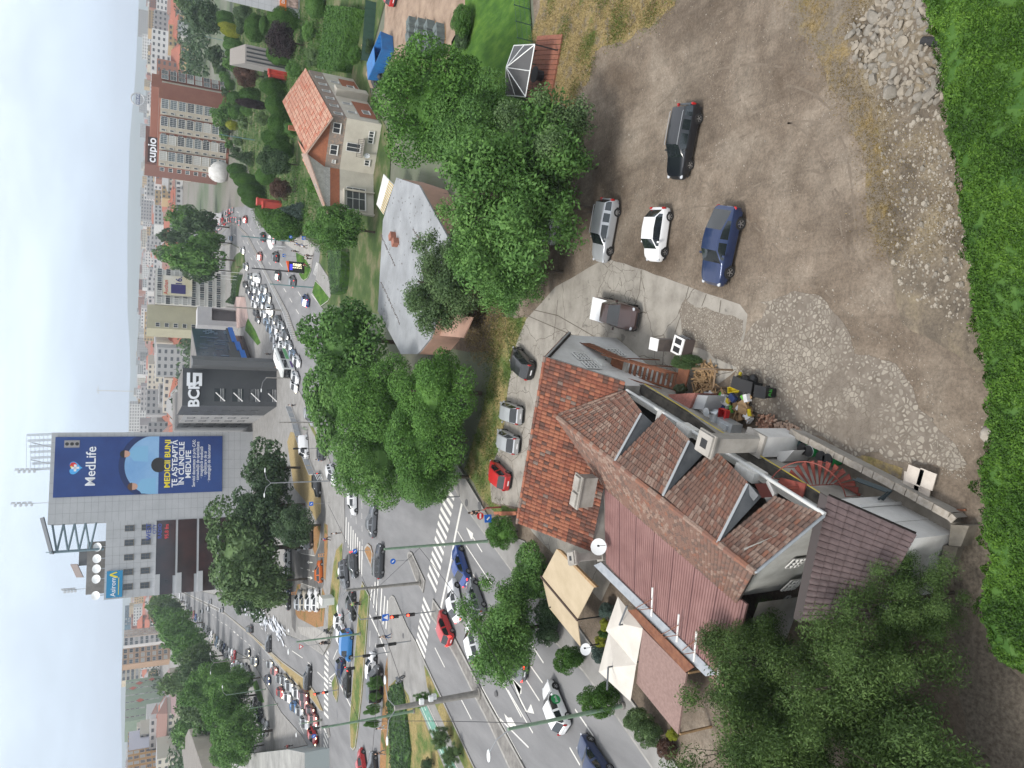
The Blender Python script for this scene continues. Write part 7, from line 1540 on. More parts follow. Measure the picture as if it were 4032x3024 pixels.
mb=MB();boxf(mb,fb,fb.W*.05,fb.W*.42,HB_,HB_+3.2,-4.3,-4.1);lb=mb.build('letter_board',mat('letter_board',(.05,.03,.03)),ap_);text(lb,'cupio',4.2,M_bw,fb.p(fb.W*.23,HB_+1.7,-4.0),fb.d,fb.n,bold=.02)
wp,fwp,Hw=apart('white five-storey block with a supermarket banner on its front','N',(850,850),(850,585),14,272,mat('offwhite_render',(.56,.56,.53),(.48,.48,.45),scale=.3,rough=.95),8,5,(3.4,1.7),dict(mull=3,tr=0),glist=GL)
prism_b('side_wing',[fwp.p(-9.5,0,-2),fwp.p(-.2,0,-2),fwp.p(-.2,0,-13),fwp.p(-9.5,0,-13)],0,Hw+2.5,mat('yellow_render',(.40,.38,.27),(.36,.34,.25),scale=.3,rough=.95),wp,M_flat)
for r_ in range(8):put_win(wp,fwp,-8.8,1.5+r_*3.1,1.6,1.5,o=-1.95)
mb=MB();boxf(mb,fwp,fwp.W*.22,fwp.W*.80,Hw-12.8,Hw-2.6,1.0,1.1);bn=mb.build('advert_banner',mat('banner_cream',(.55,.50,.34),(.60,.58,.52),scale=.2),wp)
mb=MB();boxf(mb,fwp,fwp.W*.28,fwp.W*.55,Hw-10.5,Hw-5.4,1.12,1.16);mb.build('printed_box',mat('advert_purple',(.04,.035,.14)),bn)
text(bn,'Auchan',1.9,mat('advert_red',(.5,.06,.04)),fwp.p(fwp.W*.45,Hw-3.7,1.15),fwp.d,fwp.n,bold=.01);text(bn,'16.',3.0,mat('advert_navy',(.03,.03,.15)),fwp.p(fwp.W*.66,Hw-8.2,1.15),fwp.d,fwp.n,bold=.02)
of=thing('office_block','white clad office with dark windows and an orange shop band at its foot','office building',(0,0,0))
oA=Vector((*g3('a',1450,150,0)[:2],0));oB=oA+Vector((40,2,0));fo=Fr(oA,oB);Ho=HT(oA,'a',395)
prism_b('wall',[oA,oB,oB+Vector((16,30,0)),oA+Vector((16,30,0))],0,Ho,mat('white_cladding',(.50,.50,.52),(.45,.45,.47),scale=.3,rough=.7),of,M_flat);panels(of,fo,0,fo.W,3.5,Ho,1.3,1.3,w=.03)
for k in range(6):
 for r_ in range(4):put_win(of,fo,5+k*5.6,5.5+r_*5.2,3.4,3.0,gm=M_dglass,fm=M_trim,o=.02)
mb=MB();boxf(mb,fo,.5,40,3.0,4.4,.0,.4);sb_=mb.build('orange_band',mat('shop_orange',(.60,.17,.04)),of)
text(sb_,'DEDEMAN',.95,M_bw,fo.p(4.5,3.7,.45),fo.d,fo.n,bold=.01)
mb=MB();boxf(mb,fo,2.0,5.5,.4,2.8,.05,.3);mb.build('shop_poster',mat('poster',(.55,.40,.35),(.15,.1,.08),scale=1.2),of)
y1,fy,Hy=apart('ochre and white apartment block at the far left edge of the city','d',(1330,1659),(1200,950),14,430,mat('ochre_render',(.48,.29,.12),(.42,.26,.12),scale=.2,rough=.95),8,9,(5,2.6),dict(mull=3),glist=GL,z0f=2)
mb=MB();boxf(mb,fy,fy.W*.55,fy.W,0,Hy-.5,.02,.3);mb.build('white_facing',mat('lavender_white',(.50,.50,.56)),y1)
gn_,fgn,Hgn=apart('green painted apartment block with red diamond patterns','d',(1050,800),(960,150),16,390,mat('mural_green',(.25,.33,.24),(.30,.36,.28),scale=.08,rough=.95),7,6,(3.4,3.0),dict(mull=1),glist=GL,z0f=3)
for u,v in((.42,.62),(.75,.80),(.86,.62),(.92,.25)):
 mb=MB();q=[fgn.p(fgn.W*u+a,Hgn*v+b,.3)for a,b in((-6,0),(0,-3.4),(6,0),(0,3.4))];mb.add(q,[(0,1,2,3)]);mb.build('red_diamond',mat('mural_red',(.45,.12,.08)),gn_)
for lab,a,b,xt,col,nf_,nc_,w_ in[('cream block with tall window strips just right of the green one',(860,160),(860,-60),330,(.56,.50,.38),7,4,(5,3)),]:apart(lab,'d',a,b,16,xt,mat('cream_'+str(nf_)+str(int(col[1]*100)),col,tuple(k*.85 for k in col),scale=.2,rough=.95),nf_,nc_,w_,dict(mull=2),glist=GL,z0f=2)
CR['M2']=CR['M']
for lab,a,b,xt,col,nf_,nc_ in[('tan apartment block with small windows in the far row',(560,770),(560,640),170,(.40,.27,.18),8,3),('pale block with a white stair tower in the far row',(530,620),(530,560),180,(.55,.53,.52),8,2),('beige block with dotted windows next to the glass office in the far row',(500,555),(490,500),185,(.48,.40,.34),8,3)]:
 apart(lab,'M2',a,b,18,xt,mat('far_'+str(int(col[0]*100)),col,tuple(k*.85 for k in col),scale=.1,rough=.95),nf_,nc_,(3,2.4),glist=GL)
apart('teal glass office block on the horizon beside the office wing','M2',(330,480),(330,320),30,190,mat('teal_glass',(.05,.11,.15),(.08,.15,.19),scale=.05,rough=.2),6,8,(5,3),name='office_block',glist=GL)
cr=thing('tower_crane','yellow tower crane standing alone against the sky','crane',(0,0,0));cb_=g3('m',905,68,0);zc=HT(cb_,'m',640);M_cr=mat('crane_yellow',(.50,.40,.22),rough=.7)
cb_=Vector((cb_.x,cb_.y,0));d_=Vector((1,.2,0)).normalized()
mb=MB();lat(mb,cb_,cb_+Vector((0,0,zc)),2.2,26,.30);mb.build('mast',M_cr,cr)
mb=MB();zt=zc+0;lat(mb,cb_+Vector((0,0,zc)),cb_+d_*24+Vector((0,0,zc)),1.6,12,.25);lat(mb,cb_+Vector((0,0,zc)),cb_-d_*13+Vector((0,0,zc)),1.6,7,.25);mb.tube([cb_+Vector((0,0,zc)),cb_+Vector((0,0,zc+9))],.5,5);mb.tube([cb_+Vector((0,0,zc+9)),cb_+d_*20+Vector((0,0,zc+1))],.12,4);mb.tube([cb_+Vector((0,0,zc+9)),cb_-d_*12+Vector((0,0,zc+1))],.12,4);mb.build('jib',M_cr,cr)
mb=MB();q=cb_-d_*12;mb.b2(q.x-2,q.x+2,q.y-1,q.y+1,zc-4,zc);mb.build('counterweight',M_cr,cr)
import numpy as np
def leaf_mat(name,c1,c2,c3,trans=.25):
 M=bpy.data.materials.new(name);M.use_nodes=True;nt=M.node_tree;nt.nodes.clear();L=nt.links.new
 o=N(nt,'ShaderNodeOutputMaterial');g=N(nt,'ShaderNodeNewGeometry');r=N(nt,'ShaderNodeValToRGB');e=r.color_ramp.elements
 e[0].color=(*c1,1);e[1].color=(*c3,1);q=e.new(.5);q.color=(*c2,1);
 oi=N(nt,'ShaderNodeObjectInfo');nz=N(nt,'ShaderNodeTexNoise');nz.inputs['Scale'].default_value=.55;nz.inputs['Detail'].default_value=3;L(g.outputs['Position'],nz.inputs['Vector'])
 a=N(nt,'ShaderNodeMath',operation='MULTIPLY_ADD');L(g.outputs['Random Per Island'],a.inputs[0]);a.inputs[1].default_value=.55;
 b=N(nt,'ShaderNodeMath',operation='MULTIPLY_ADD');L(nz.outputs['Fac'],b.inputs[0]);b.inputs[1].default_value=1.5;b.inputs[2].default_value=-.62
 c=N(nt,'ShaderNodeMath',operation='MULTIPLY_ADD');L(oi.outputs['Random'],c.inputs[0]);c.inputs[1].default_value=.26;L(b.outputs[0],c.inputs[2]);L(c.outputs[0],a.inputs[2]);L(a.outputs[0],r.inputs[0])
 d=N(nt,'ShaderNodeBsdfPrincipled');d.inputs['Roughness'].default_value=.6;d.inputs['Specular IOR Level'].default_value=.25;L(r.outputs[0],d.inputs['Base Color'])
 t=N(nt,'ShaderNodeBsdfTranslucent');L(r.outputs[0],t.inputs[0]);m_=N(nt,'ShaderNodeMixShader');m_.inputs[0].default_value=trans;L(d.outputs[0],m_.inputs[1]);L(t.outputs[0],m_.inputs[2]);L(m_.outputs[0],o.inputs[0]);return M
LM=dict(bright=leaf_mat('leaves_bright',(.036,.098,.018),(.075,.175,.032),(.125,.26,.052)),mid=leaf_mat('leaves_mid',(0.046,0.109,0.028),(0.09,0.194,0.046),(0.147,0.279,0.07)),dull=leaf_mat('leaves_dull',(0.053,0.098,0.038),(0.105,0.173,0.068),(0.165,0.255,0.098)),dark=leaf_mat('leaves_dark',(.026,.058,.026),(.055,.10,.045),(.09,.145,.065)),purple=leaf_mat('leaves_purple',(0.019,0.017,0.019),(0.036,0.026,0.03),(0.06,0.042,0.042)),red=leaf_mat('leaves_reddish',(0.057,0.034,0.023),(0.098,0.052,0.037),(0.138,0.081,0.057)),yellow=leaf_mat('leaves_yellow',(.16,.19,.015),(.26,.29,.03),(.36,.38,.05)),thuja=leaf_mat('leaves_thuja',(0.032,0.086,0.016),(0.057,0.138,0.025),(0.092,0.19,0.037)),blue=leaf_mat('leaves_blue_green',(0.042,0.072,0.06),(0.072,0.114,0.096),(0.108,0.156,0.132)),hedge=leaf_mat('leaves_hedge',(.018,.05,.007),(.055,.13,.014),(.13,.25,.03)),near=leaf_mat('leaves_near',(.032,.062,.016),(.07,.125,.032),(.13,.205,.06)))
M_bark=mat('bark',(.10,.08,.06),(.055,.045,.035),scale=3,rough=1);
def leafmesh(name,C_,D_,S,asp,m,bend=0,rs=None):
 """C_ centres, D_ facing, S sizes -> one mesh of quads"""
 n=len(C_);rs=rs or np.random.RandomState(1)
 D_=D_/np.maximum(1e-6,np.linalg.norm(D_,axis=1,keepdims=True));a=rs.normal(size=(n,3));u=np.cross(D_,a);u/=np.maximum(1e-6,np.linalg.norm(u,axis=1,keepdims=True));v=np.cross(D_,u)
 S=np.asarray(S).reshape(-1,1);u=u*S*asp;v=v*S
 V=np.stack([C_-v,C_+u*.5,C_+v,C_-u*.5],1).reshape(-1,3)
 me=bpy.data.meshes.new(name);me.vertices.add(4*n);me.loops.add(4*n);me.polygons.add(n)
 me.vertices.foreach_set('co',V.ravel());me.loops.foreach_set('vertex_index',np.arange(4*n,dtype=np.int32));me.polygons.foreach_set('loop_start',np.arange(0,4*n,4,dtype=np.int32));me.polygons.foreach_set('loop_total',np.full(n,4,dtype=np.int32))
 me.materials.append(m);me.update();me.validate();return me
def crown_pts(seed,n,kind):
 rs=np.random.RandomState(seed)
 if kind=='broad':
  nb=44;B=rs.normal(size=(nb,3));B/=np.linalg.norm(B,axis=1,keepdims=True);B*=rs.uniform(.40,.84,(nb,1));B[:,2]*=.92;r=rs.uniform(.17,.34,nb)
 elif kind=='open':
  nb=60;B=rs.normal(size=(nb,3));B/=np.linalg.norm(B,axis=1,keepdims=True);B*=rs.uniform(.25,.98,(nb,1));B[:,2]*=.85;r=rs.uniform(.12,.25,nb)
 elif kind=='cone':
  z=1-2*rs.rand(n)**.9;th=rs.uniform(0,6.28,n);w=np.sqrt(np.clip(1-((z+.12)/1.13)**2,0,1))*.9*(1+.05*np.sin(th*3+seed)+.05*np.sin(z*7));j=rs.uniform(.90,1.03,n);P=np.stack([np.cos(th)*w*j,np.sin(th)*w*j,z],1);D=P*[1,1,.6]+rs.normal(size=P.shape)*.55;return P,D,rs
 elif kind=='spruce':
  nb=46;z=np.linspace(-.9,.95,nb);th=np.arange(nb)*2.4;w=(1-z)*.40+.02;B=np.stack([np.cos(th)*w,np.sin(th)*w,z],1);r=.06+(1-z)*.13
 else:nb=22;B=rs.normal(size=(nb,3));B/=np.linalg.norm(B,axis=1,keepdims=True);B*=.66;r=np.full(nb,.34)
 k=rs.choice(nb,n,p=r**2/np.sum(r**2));d=rs.normal(size=(n,3));d[:,2]+=.35;d/=np.linalg.norm(d,axis=1,keepdims=True)
 jit=rs.uniform(.72,1.12,(n,1))if kind!='ball' else rs.uniform(.95,1.03,(n,1))
 if kind in('open',):jit=rs.uniform(.3,1.25,(n,1))
 P=B[k]+d*r[k][:,None]*jit
 if kind in('broad','cone','ball','bush'):
  dist=np.min(np.linalg.norm(P[:,None,:]-B[None],axis=2)/r[None],axis=1);keep=dist>.62;P=P[keep];d=d[keep]
 D=d+rs.normal(size=d.shape)*.65
 return P,D,rs
CRW={}
def crown_mesh(kind,lv,col,seed=0):
 key=(kind,lv,col,seed)
 if key in CRW:return CRW[key]
 n,sz,asp=dict(big=(52000,.023,.95),mid=(15000,.044,1.0),far=(4200,.075,1.1),tiny=(1400,.13,1.2),near=(62000,.0185,.62))[lv]
 if kind=='open' and lv!='near':n=int(n*.8)
 if kind in('cone','spruce'):sz*=.8
 P,D,rs=crown_pts(seed+hash(kind)%7 if False else seed+len(kind)*13,n,kind)
 CRW[key]=leafmesh('crown',P,D,sz*rs.uniform(.6,1.35,len(P)),asp,LM[col],rs=rs);return CRW[key]
def core_mesh(kind,col):
 key=('core',kind,col)
 if key not in CRW:
  mb=MB();mb.ball((0,0,0),.48 if kind!='cone' else.78,10,7,0,(1,1,1.15)if kind=='cone' else(1,1,.9));CRW[key]=mb.mesh('inner_foliage',LM[col])
 return CRW[key]
def trunk_mesh(kind,seed=0,limbs=7):
 key=('t',kind,seed)
 if key not in CRW:
  r=random.Random(seed);mb=MB();mb.tube([(0,0,0),(.02,0,.5),(0,.02,.9),(.03,.02,1.3)],[.055,.04,.032,.018],8)
  if kind not in('cone','spruce','ball'):
   for i in range(limbs):
    a=i*2.4+r.uniform(-.3,.3);z=.40+.07*i;l=r.uniform(.25,.5);p=Vector((0,0,z));q=Vector((math.cos(a)*l*.5,math.sin(a)*l*.5,z+.28));e=Vector((math.cos(a)*l,math.sin(a)*l,z+.36+r.uniform(0,.2)))
    mb.tube([p,q,e],[.020,.012,.005],5)
    for s_ in(-.5,.5):mb.tube([q,q+Vector((math.cos(a+s_)*.3,math.sin(a+s_)*.3,.25))],[.008,.003],4)
  CRW[key]=mb.mesh('trunk',M_bark)
 return CRW[key]
TL=[];WS=[1.]
def plant(c,bx,by,tx,w,kind,col,label,cat='tree',name=None,lv=None,group=None,trunkf=.13,seed=None,H=None):
 b=G(c,bx,by,0);
 H=H or HT(b,c,tx);
 mid=Vector((b.x,b.y,H*.6));dep=(mid-Vector((0,0,CAMZ))).dot(Fv);Rr=w*WS[0]*CR[c][2]/2*dep/FPX
 d=dep
 lv=lv or('big' if d<95 else 'mid' if d<150 else 'far' if d<330 else 'tiny')
 if kind in('cone','spruce','ball','bush')and lv=='big':lv='mid'
 sd=seed if seed is not None else len(TL)%3
 tf=(trunkf if kind=='broad' else.04 if lv in('big','near')else.1)if kind in('broad','open')else.04
 z0=H*tf;hz=(H-z0)/2
 nm=name or dict(cone='conical_thuja',spruce='spruce',ball='topiary_ball',bush='bush').get(kind,'tree')
 t=thing(nm,label,cat,(b.x,b.y,0),group=group);TL.append((label,round(H,1),round(Rr,1)))
 fx=1.2 if kind in('open','cone','ball','bush')else 1.08;cm_=crown_mesh(kind,lv,col,sd if lv!='big' else sd)
 cr=mobj('crown',cm_,t,(0,0,z0+hz),random.Random(len(TL)).uniform(0,6.28),(Rr*fx/(1 if kind!='cone' else.9),Rr*fx/(1 if kind!='cone' else.9),hz*1.02))
 if kind in('broad','cone','ball','bush'):
  k=mobj('inner_foliage',core_mesh('cone' if kind=='cone' else 'b',col),cr)
 mobj('trunk',trunk_mesh(kind,sd),t,None,0,(Rr*.9,Rr*.9,H*.62 if kind in('broad','open')else H*.5));return t
for a in[('O',1110,262,800,285,'broad','bright','bright green maple next to the cream house, largest of its group'),('O',1150,310,930,230,'broad','mid','mid green tree squeezed between the bright maple and the lawn fence'),('O',1285,455,920,365,'open','mid','big loose-leaved tree overhanging the parked cars in the yard'),('O',1290,360,1060,230,'open','dull','duller loose tree joined to the right side of the big yard tree'),('O',1195,425,945,215,'open','mid','loose tree filling the gap between the bright maple and the grey sheet roof'),('O',1140,545,965,180,'open','mid','loose tree hiding the near edge of the grey sheet roof'),('O',1215,590,1010,190,'open','mid','loose lower tree hanging over the concrete edge of the yard'),('O',1062,625,862,205,'open','dull','small twiggy tree standing in front of the grey sheet roof'),('O',862,740,640,205,'broad','mid','plane tree beside the end of the grey sheet roof, on the boulevard side'),('O',800,850,655,230,'broad','mid','plane tree hanging over the city bus queue'),('O',940,875,720,230,'broad','bright','bright plane tree in the middle of the roadside clump'),('O',1040,850,850,215,'broad','bright','bright plane tree nearest the paving strip with the silver cars'),('O',1010,950,830,250,'broad','bright','tall plane tree beside the grass strip and the silver hatchback'),('O',930,985,715,220,'broad','mid','plane tree reaching over the junction beside the white patrol car'),('O',1012,1030,850,170,'broad','mid','lowest plane tree of the clump, next to the crosswalk signal'),('O',1192,1350,992,205,'open','mid','lone street tree covering cars in the middle lanes of the near boulevard')]:plant(*a)
for i,a in enumerate([('O',1840,1560,1470,330),('O',2010,1440,1700,330),('O',2130,1640,1760,420),('O',1900,1800,1430,420),('O',2200,1900,1650,500),('O',2060,1280,1900,200),('O',1745,1405,1535,240)]):
 plant(*a,'open','near',['nearest tree, its crown over the pink and brown roofs','nearest trees, the one covering the brown tiled roof corner','nearest tree hanging over the leafy path by the hedge','dark near tree at the bottom edge over the shingle porch','dark near tree in the lowest corner of the picture','low near bush spreading before the white wall end','near tree crown between the pink metal roof and the brown tiles'][i],lv='near',seed=i)
for a in[('K',560,650,365,195,'bush','bright','clipped green bush beside the small red signs','bush'),('K',770,900,555,330,'bush','mid','long clipped green hedge bush between pavement and beige awning','bush'),('L',335,640,180,170,'bush','dark','dark evergreen behind the beige awning','bush'),('L',340,770,190,140,'bush','dark','dark evergreen shrub beyond the corner of the beige awning','bush'),('L',505,940,305,160,'bush','thuja','green cypress shrub beside the small dish','bush'),('L',720,1180,470,210,'bush','thuja','green shrub between the cream canopy and the pavement','bush'),('L',960,1330,765,150,'bush','dull','russet shrub along the pavement by the porch roof','bush'),('L',1010,1420,840,150,'bush','dull','second russet shrub along the pavement by the porch roof','bush'),('L',1090,1530,990,130,'bush','red','brown red shrub at the lower end of the pavement planting','bush'),('L',700,630,603,110,'ball','blue','blue green topiary ball nearest the beige awning','topiary'),('L',690,715,600,80,'ball','yellow','yellow green topiary ball above the blue green one','topiary'),('L',660,770,592,60,'ball','thuja','dark green topiary ball between two yellow ones','topiary'),('L',650,825,570,75,'ball','yellow','yellow green topiary ball in the middle of the topiary row','topiary'),('L',640,905,547,105,'ball','blue','blue green topiary ball at the far end of the topiary row','topiary'),('L',1110,1425,1040,80,'ball','yellow','small yellow green ball beside the porch roof edge','topiary'),('T',1130,215,900,90,'bush','dull','grey green shrub between the stair platform and the old cooker','bush'),('C',1585,630,1310,130,'open','mid','young tree with feathery crown above the black van','tree'),('C',1540,795,1350,110,'broad','mid','young round tree beside the double street lamp','tree'),('C',1545,945,1282,135,'broad','mid','largest young round tree in the dirt verge','tree'),('C',1525,1105,1290,110,'broad','bright','bright young round tree last in the dirt verge','tree'),('E',850,1270,560,240,'open','dull','young street tree over the green cycle lane','tree'),('E',965,1485,690,260,'open','dull','second young street tree over the green cycle lane','tree'),('E',640,1600,470,170,'broad','dark','small dark tree standing in the yellow grass','tree'),('E',610,835,360,160,'open','mid','young tree leaning beside the thick concrete mast','tree'),('A',800,1400,195,560,'broad','dark','round dark green tree on the dry grass slope','tree'),('O',650,1010,520,115,'broad','dark','dark tree against the foot of the banner tower','tree'),('O',660,1090,505,130,'open','dark','half bare tree beside the tall double lamp','tree'),('O',655,1180,425,240,'broad','dull','wide tree in front of the dark glass floors','tree'),('O',665,1250,480,110,'broad','dull','tree left of the wide one, over the wall parking','tree'),('O',632,1270,490,110,'broad','dark','dark tree at the end of the wall parking','tree'),('O',625,1120,480,140,'broad','dark','dark tree hiding the base of the tower','tree')]:
 plant(*a[:8],cat=a[8])
pk=[(915,150,770,75,'cone','thuja'),(925,205,775,55,'cone','thuja'),(940,232,785,50,'cone','yellow'),(968,278,805,70,'cone','yellow'),(960,340,832,60,'cone','thuja'),(990,395,825,90,'cone','mid'),(990,460,845,80,'cone','thuja'),(1010,545,815,130,'broad','mid'),(1160,630,900,240,'broad','red'),(1165,245,1000,180,'cone','thuja'),(1200,215,1120,120,'cone','thuja'),(1440,180,1190,150,'cone','thuja'),(1480,370,1165,290,'broad','purple'),(1380,470,1180,140,'cone','bright'),(1130,790,960,100,'cone','thuja'),(1180,870,930,60,'cone','purple'),(1335,735,1125,120,'cone','thuja'),(1345,870,1170,150,'cone','thuja'),(1375,1035,1190,160,'cone','thuja'),(1360,1145,1140,125,'cone','thuja'),(1400,1240,1165,120,'cone','thuja'),(920,700,838,75,'cone','thuja'),(1000,815,855,90,'cone','thuja'),(1000,930,862,95,'cone','thuja'),(1080,1300,870,110,'spruce','dark'),(1020,1400,858,90,'cone','thuja'),(1050,1455,880,70,'cone','thuja'),(1160,1500,912,110,'cone','thuja'),(1165,1585,945,120,'cone','thuja'),(1180,1650,975,110,'cone','thuja'),(1440,1350,1090,240,'broad','dark'),(1420,1565,1200,180,'broad','red'),(1250,1450,1090,120,'cone','bright'),(930,960,712,180,'broad','mid'),(900,1080,790,150,'broad','mid'),(950,1030,845,60,'cone','yellow'),(890,190,520,280,'broad','dark'),(860,470,680,170,'broad','dark'),(700,60,400,190,'broad','dull'),(1650,60,1500,170,'cone','mid'),(1600,280,1470,170,'broad','mid'),(1640,480,1490,170,'broad','dull'),(1500,590,1330,150,'broad','mid'),(1480,1070,1320,130,'broad','mid'),(1120,150,900,200,'broad','dark'),(1100,-20,880,150,'broad','dark'),(905,640,790,90,'broad','mid'),(900,760,800,80,'broad','dark'),(925,880,800,110,'broad','mid'),(915,1060,790,110,'broad','dark'),(930,1190,830,90,'broad','mid'),(985,1240,880,80,'broad','dark'),(1010,1160,900,90,'broad','dull'),(1060,1010,930,110,'broad','dull'),(1090,920,960,90,'broad','mid'),(880,590,770,110,'broad','dark'),(800,130,690,140,'broad','dull'),(820,560,740,90,'broad','dull'),(1220,980,1080,110,'broad','dull'),(1260,620,1150,100,'broad','dark'),(1300,300,1210,90,'broad','mid'),(1010,260,930,80,'broad','dark')]
def parkname(k,col,i):
 cn=dict(thuja='green',yellow='yellow green',mid='mid green',bright='bright green',purple='blackish purple',red='reddish brown',dark='dark green',dull='dull green')[col];kn=dict(cone='clipped thuja',broad='round tree',spruce='spruce')[k]
 return cn,kn
cnts={}
for i,(bx,by,tx,w,k,col)in enumerate(pk):
 cn,kn=parkname(k,col,i);cnts[(cn,kn)]=cnts.get((cn,kn),0)+1;q=ords[cnts[(cn,kn)]-1]
 near='before the white office' if by<330 else 'beside the grey striped hall' if by<640 else 'in front of the brick apartment block' if by<1100 else 'between the house and the boulevard bend'
 plant('a',bx,by,tx,w,k,col,'%s %s %s, %s of its kind'%(cn,kn,near,q),lv='mid' if w>100 and bx>1100 else 'far',group='clipped thujas of the park' if k=='cone' else None)
for a in[('H',905,130,615,170,'cone','thuja','egg-shaped thuja at the boulevard bend by the red columns'),('H',1155,280,715,300,'cone','thuja','largest egg-shaped thuja overhanging the roadside canopy'),('H',1190,100,905,200,'spruce','blue','blue grey spruce behind the egg-shaped thujas'),('HB',820,800,330,330,'broad','mid','wide bushy tree filling the corner before the cream house'),('HB',700,760,430,220,'broad','mid','bushy tree between the cream house wall and the lawn'),('HB',560,500,350,150,'broad','bright','light shrub tree peeping out behind the cream house gable'),('HA',740,385,640,110,'bush','bright','young bright bush on the bare plot beside the timber'),('HA',800,330,735,100,'bush','dark','dark shrub in front of the green wall hedge'),('O',1015,55,978,65,'bush','thuja','yellow green bush between the pallets and the lawn'),('Q',960,1000,0,0,'','','')][:9]:plant(*a)
plant('O',1010,90,985,40,'bush','dark','small dark shrub beside the pallets of blocks')
av=[(690,300,350,130,'mid'),(720,380,400,160,'dark'),(800,520,440,190,'dull'),(1020,900,640,220,'mid'),(705,335,375,150,'dull'),(760,400,390,160,'mid'),(830,470,430,180,'mid'),(880,560,470,200,'mid'),(950,650,540,220,'mid'),(1000,740,600,200,'dull'),(1060,830,620,200,'dark'),(1150,880,760,230,'mid'),(1130,1000,610,260,'mid'),(1270,1060,860,280,'bright'),(1300,1200,800,300,'bright'),(1400,1350,880,320,'mid'),(1330,1470,870,220,'mid'),(980,1220,700,220,'mid'),(900,1330,560,200,'mid'),(880,930,440,170,'dull'),(620,1260,480,110,'dark'),(1020,1120,590,240,'dull'),(1300,920,940,170,'mid')]
WS[0]=1.3
for i,(bx,by,tx,w,col)in enumerate(av):plant('M',bx,by,tx,w,'broad',col,'%s avenue tree, %s from the office wing along the wooded kerb'%(dict(dull='dull green',mid='green',bright='bright green',dark='dark green')[col],ords[i]),lv='mid' if bx>1100 else 'far',group='trees of the wooded avenue')
WS[0]=1.1
nt_=[(880,200,430,220),(900,330,560,170),(930,470,320,270),(900,560,420,220),(770,160,340,200),(640,90,450,130),(700,300,250,150),(560,430,240,130),(600,560,380,160),(560,1060,390,170),(540,1180,400,120),(520,1450,330,130),(420,1180,240,100),(500,1290,270,120),(350,1640,180,130),(420,1020,330,90),(300,150,180,80),(280,300,170,100),(300,1120,190,60)]
for i,(bx,by,tx,w)in enumerate(nt_):plant('N',bx,by,tx,w,'broad','mid' if i%3 else 'dark','%s among the apartment blocks, %s from the right'%('dark green tree' if i%3==0 else 'green tree',ords[i]),lv='far',group='trees among the apartment blocks')
def hedge(name,label,front,back,h,col,dens,size,seed=3,kind=None,slope=0.0,nearz=None,amp=.12):
 """front: far edge polyline, back: near edge polyline (same count)"""
 rs=np.random.RandomState(seed);mb=MB();nz_=nearz if nearz is not None else h;C=[];D=[]
 for i in range(len(front)-1):
  a,b,c_,d_=[Vector((q[0],q[1],0))for q in(front[i],front[i+1],back[i+1],back[i])]
  K=5
  def z_(s):return h if s<.35 else h+(nz_-h)*(s-.35)/.65
  for j in range(K):
   s0,s1=j/K,(j+1)/K;mb.add([a.lerp(d_,s0)+Vector((0,0,z_(s0)-.12)),b.lerp(c_,s0)+Vector((0,0,z_(s0)-.12)),b.lerp(c_,s1)+Vector((0,0,z_(s1)-.12)),a.lerp(d_,s1)+Vector((0,0,z_(s1)-.12))],[(0,1,2,3)])
  for(p,q,zz)in((a,b,h),(d_,c_,nz_)):mb.add([p,q,q+Vector((0,0,zz-.12)),p+Vector((0,0,zz-.12))],[(0,1,2,3)])
  mb.add([a,d_,d_+Vector((0,0,nz_-.12)),a+Vector((0,0,h-.12))],[(0,1,2,3)]);mb.add([b,c_,c_+Vector((0,0,nz_-.12)),b+Vector((0,0,h-.12))],[(0,1,2,3)])
  ar=((b-a).length+(c_-d_).length)/2*((d_-a).length+(c_-b).length)/2;n=int(ar*dens)
  for _ in range(n):
   t,s=rs.rand(),rs.rand();p=a.lerp(b,t).lerp(d_.lerp(c_,t),s);nzv=noise.noise(p*.9)*.34+noise.noise(p*3)*amp;C.append((p.x+rs.normal()*.03,p.y+rs.normal()*.03,z_(s)+nzv+rs.uniform(-.12,.06)));D.append((rs.normal()*.5,rs.normal()*.5,1))
  for(p,q,zz,nn)in((a,b,h,(a-d_)),(d_,c_,nz_,(d_-a))):
   nn=nn.normalized();n=int((q-p).length*zz*dens)
   for _ in range(n):
    t,zf=rs.rand(),rs.rand();r_=p.lerp(q,t)+nn*(noise.noise(p.lerp(q,t)*2+Vector((0,0,zf*zz*2)))*amp*2.2+rs.uniform(-.05,.1));C.append((r_.x,r_.y,zf*zz));D.append((nn.x+rs.normal()*.5,nn.y+rs.normal()*.5,.5+rs.normal()*.4))
 t=thing(name,label,'hedge',(0,0,0));mobj('foliage',leafmesh('foliage',np.array(C),np.array(D),size*rs.uniform(.6,1.3,len(C)),.8,LM[col],rs=rs),t);mb.build('inner_foliage',LM['thuja'],t);return t
hf=GP('X',[(1020,-80),(1060,40),(1085,150),(1130,260),(1145,420),(1160,600),(1190,760),(1200,900),(1235,1020),(1285,1200),(1275,1330),(1290,1480),(1310,1659)],2.0)+GP('Y',[(1345,60),(1365,300),(1385,500),(1430,720),(1470,900),(1450,1100),(1470,1220),(1400,1400),(1400,1500),(1450,1640)],2.0)+GP('Z',[(1430,150),(1470,300),(1420,460),(1410,640),(1440,760),(1480,900),(1560,960),(1700,1040)],2.0)
hb=[Vector((p.x-.4,p.y-3.6,0))for i,p in enumerate(hf)]
hedge('hedge','long bright green hedge along the whole right edge of the yard',hf,hb,2.3,'hedge',950,.072,nearz=.2,amp=.3)
hedge('hedge','tall dark green wall hedge between the park and the bare plot',GP('HA',[(585,60),(570,200),(545,330),(520,480)]),GP('HA',[(760,75),(720,210),(700,330),(660,500)]),2.6,'thuja',60,.2,nearz=2.4)
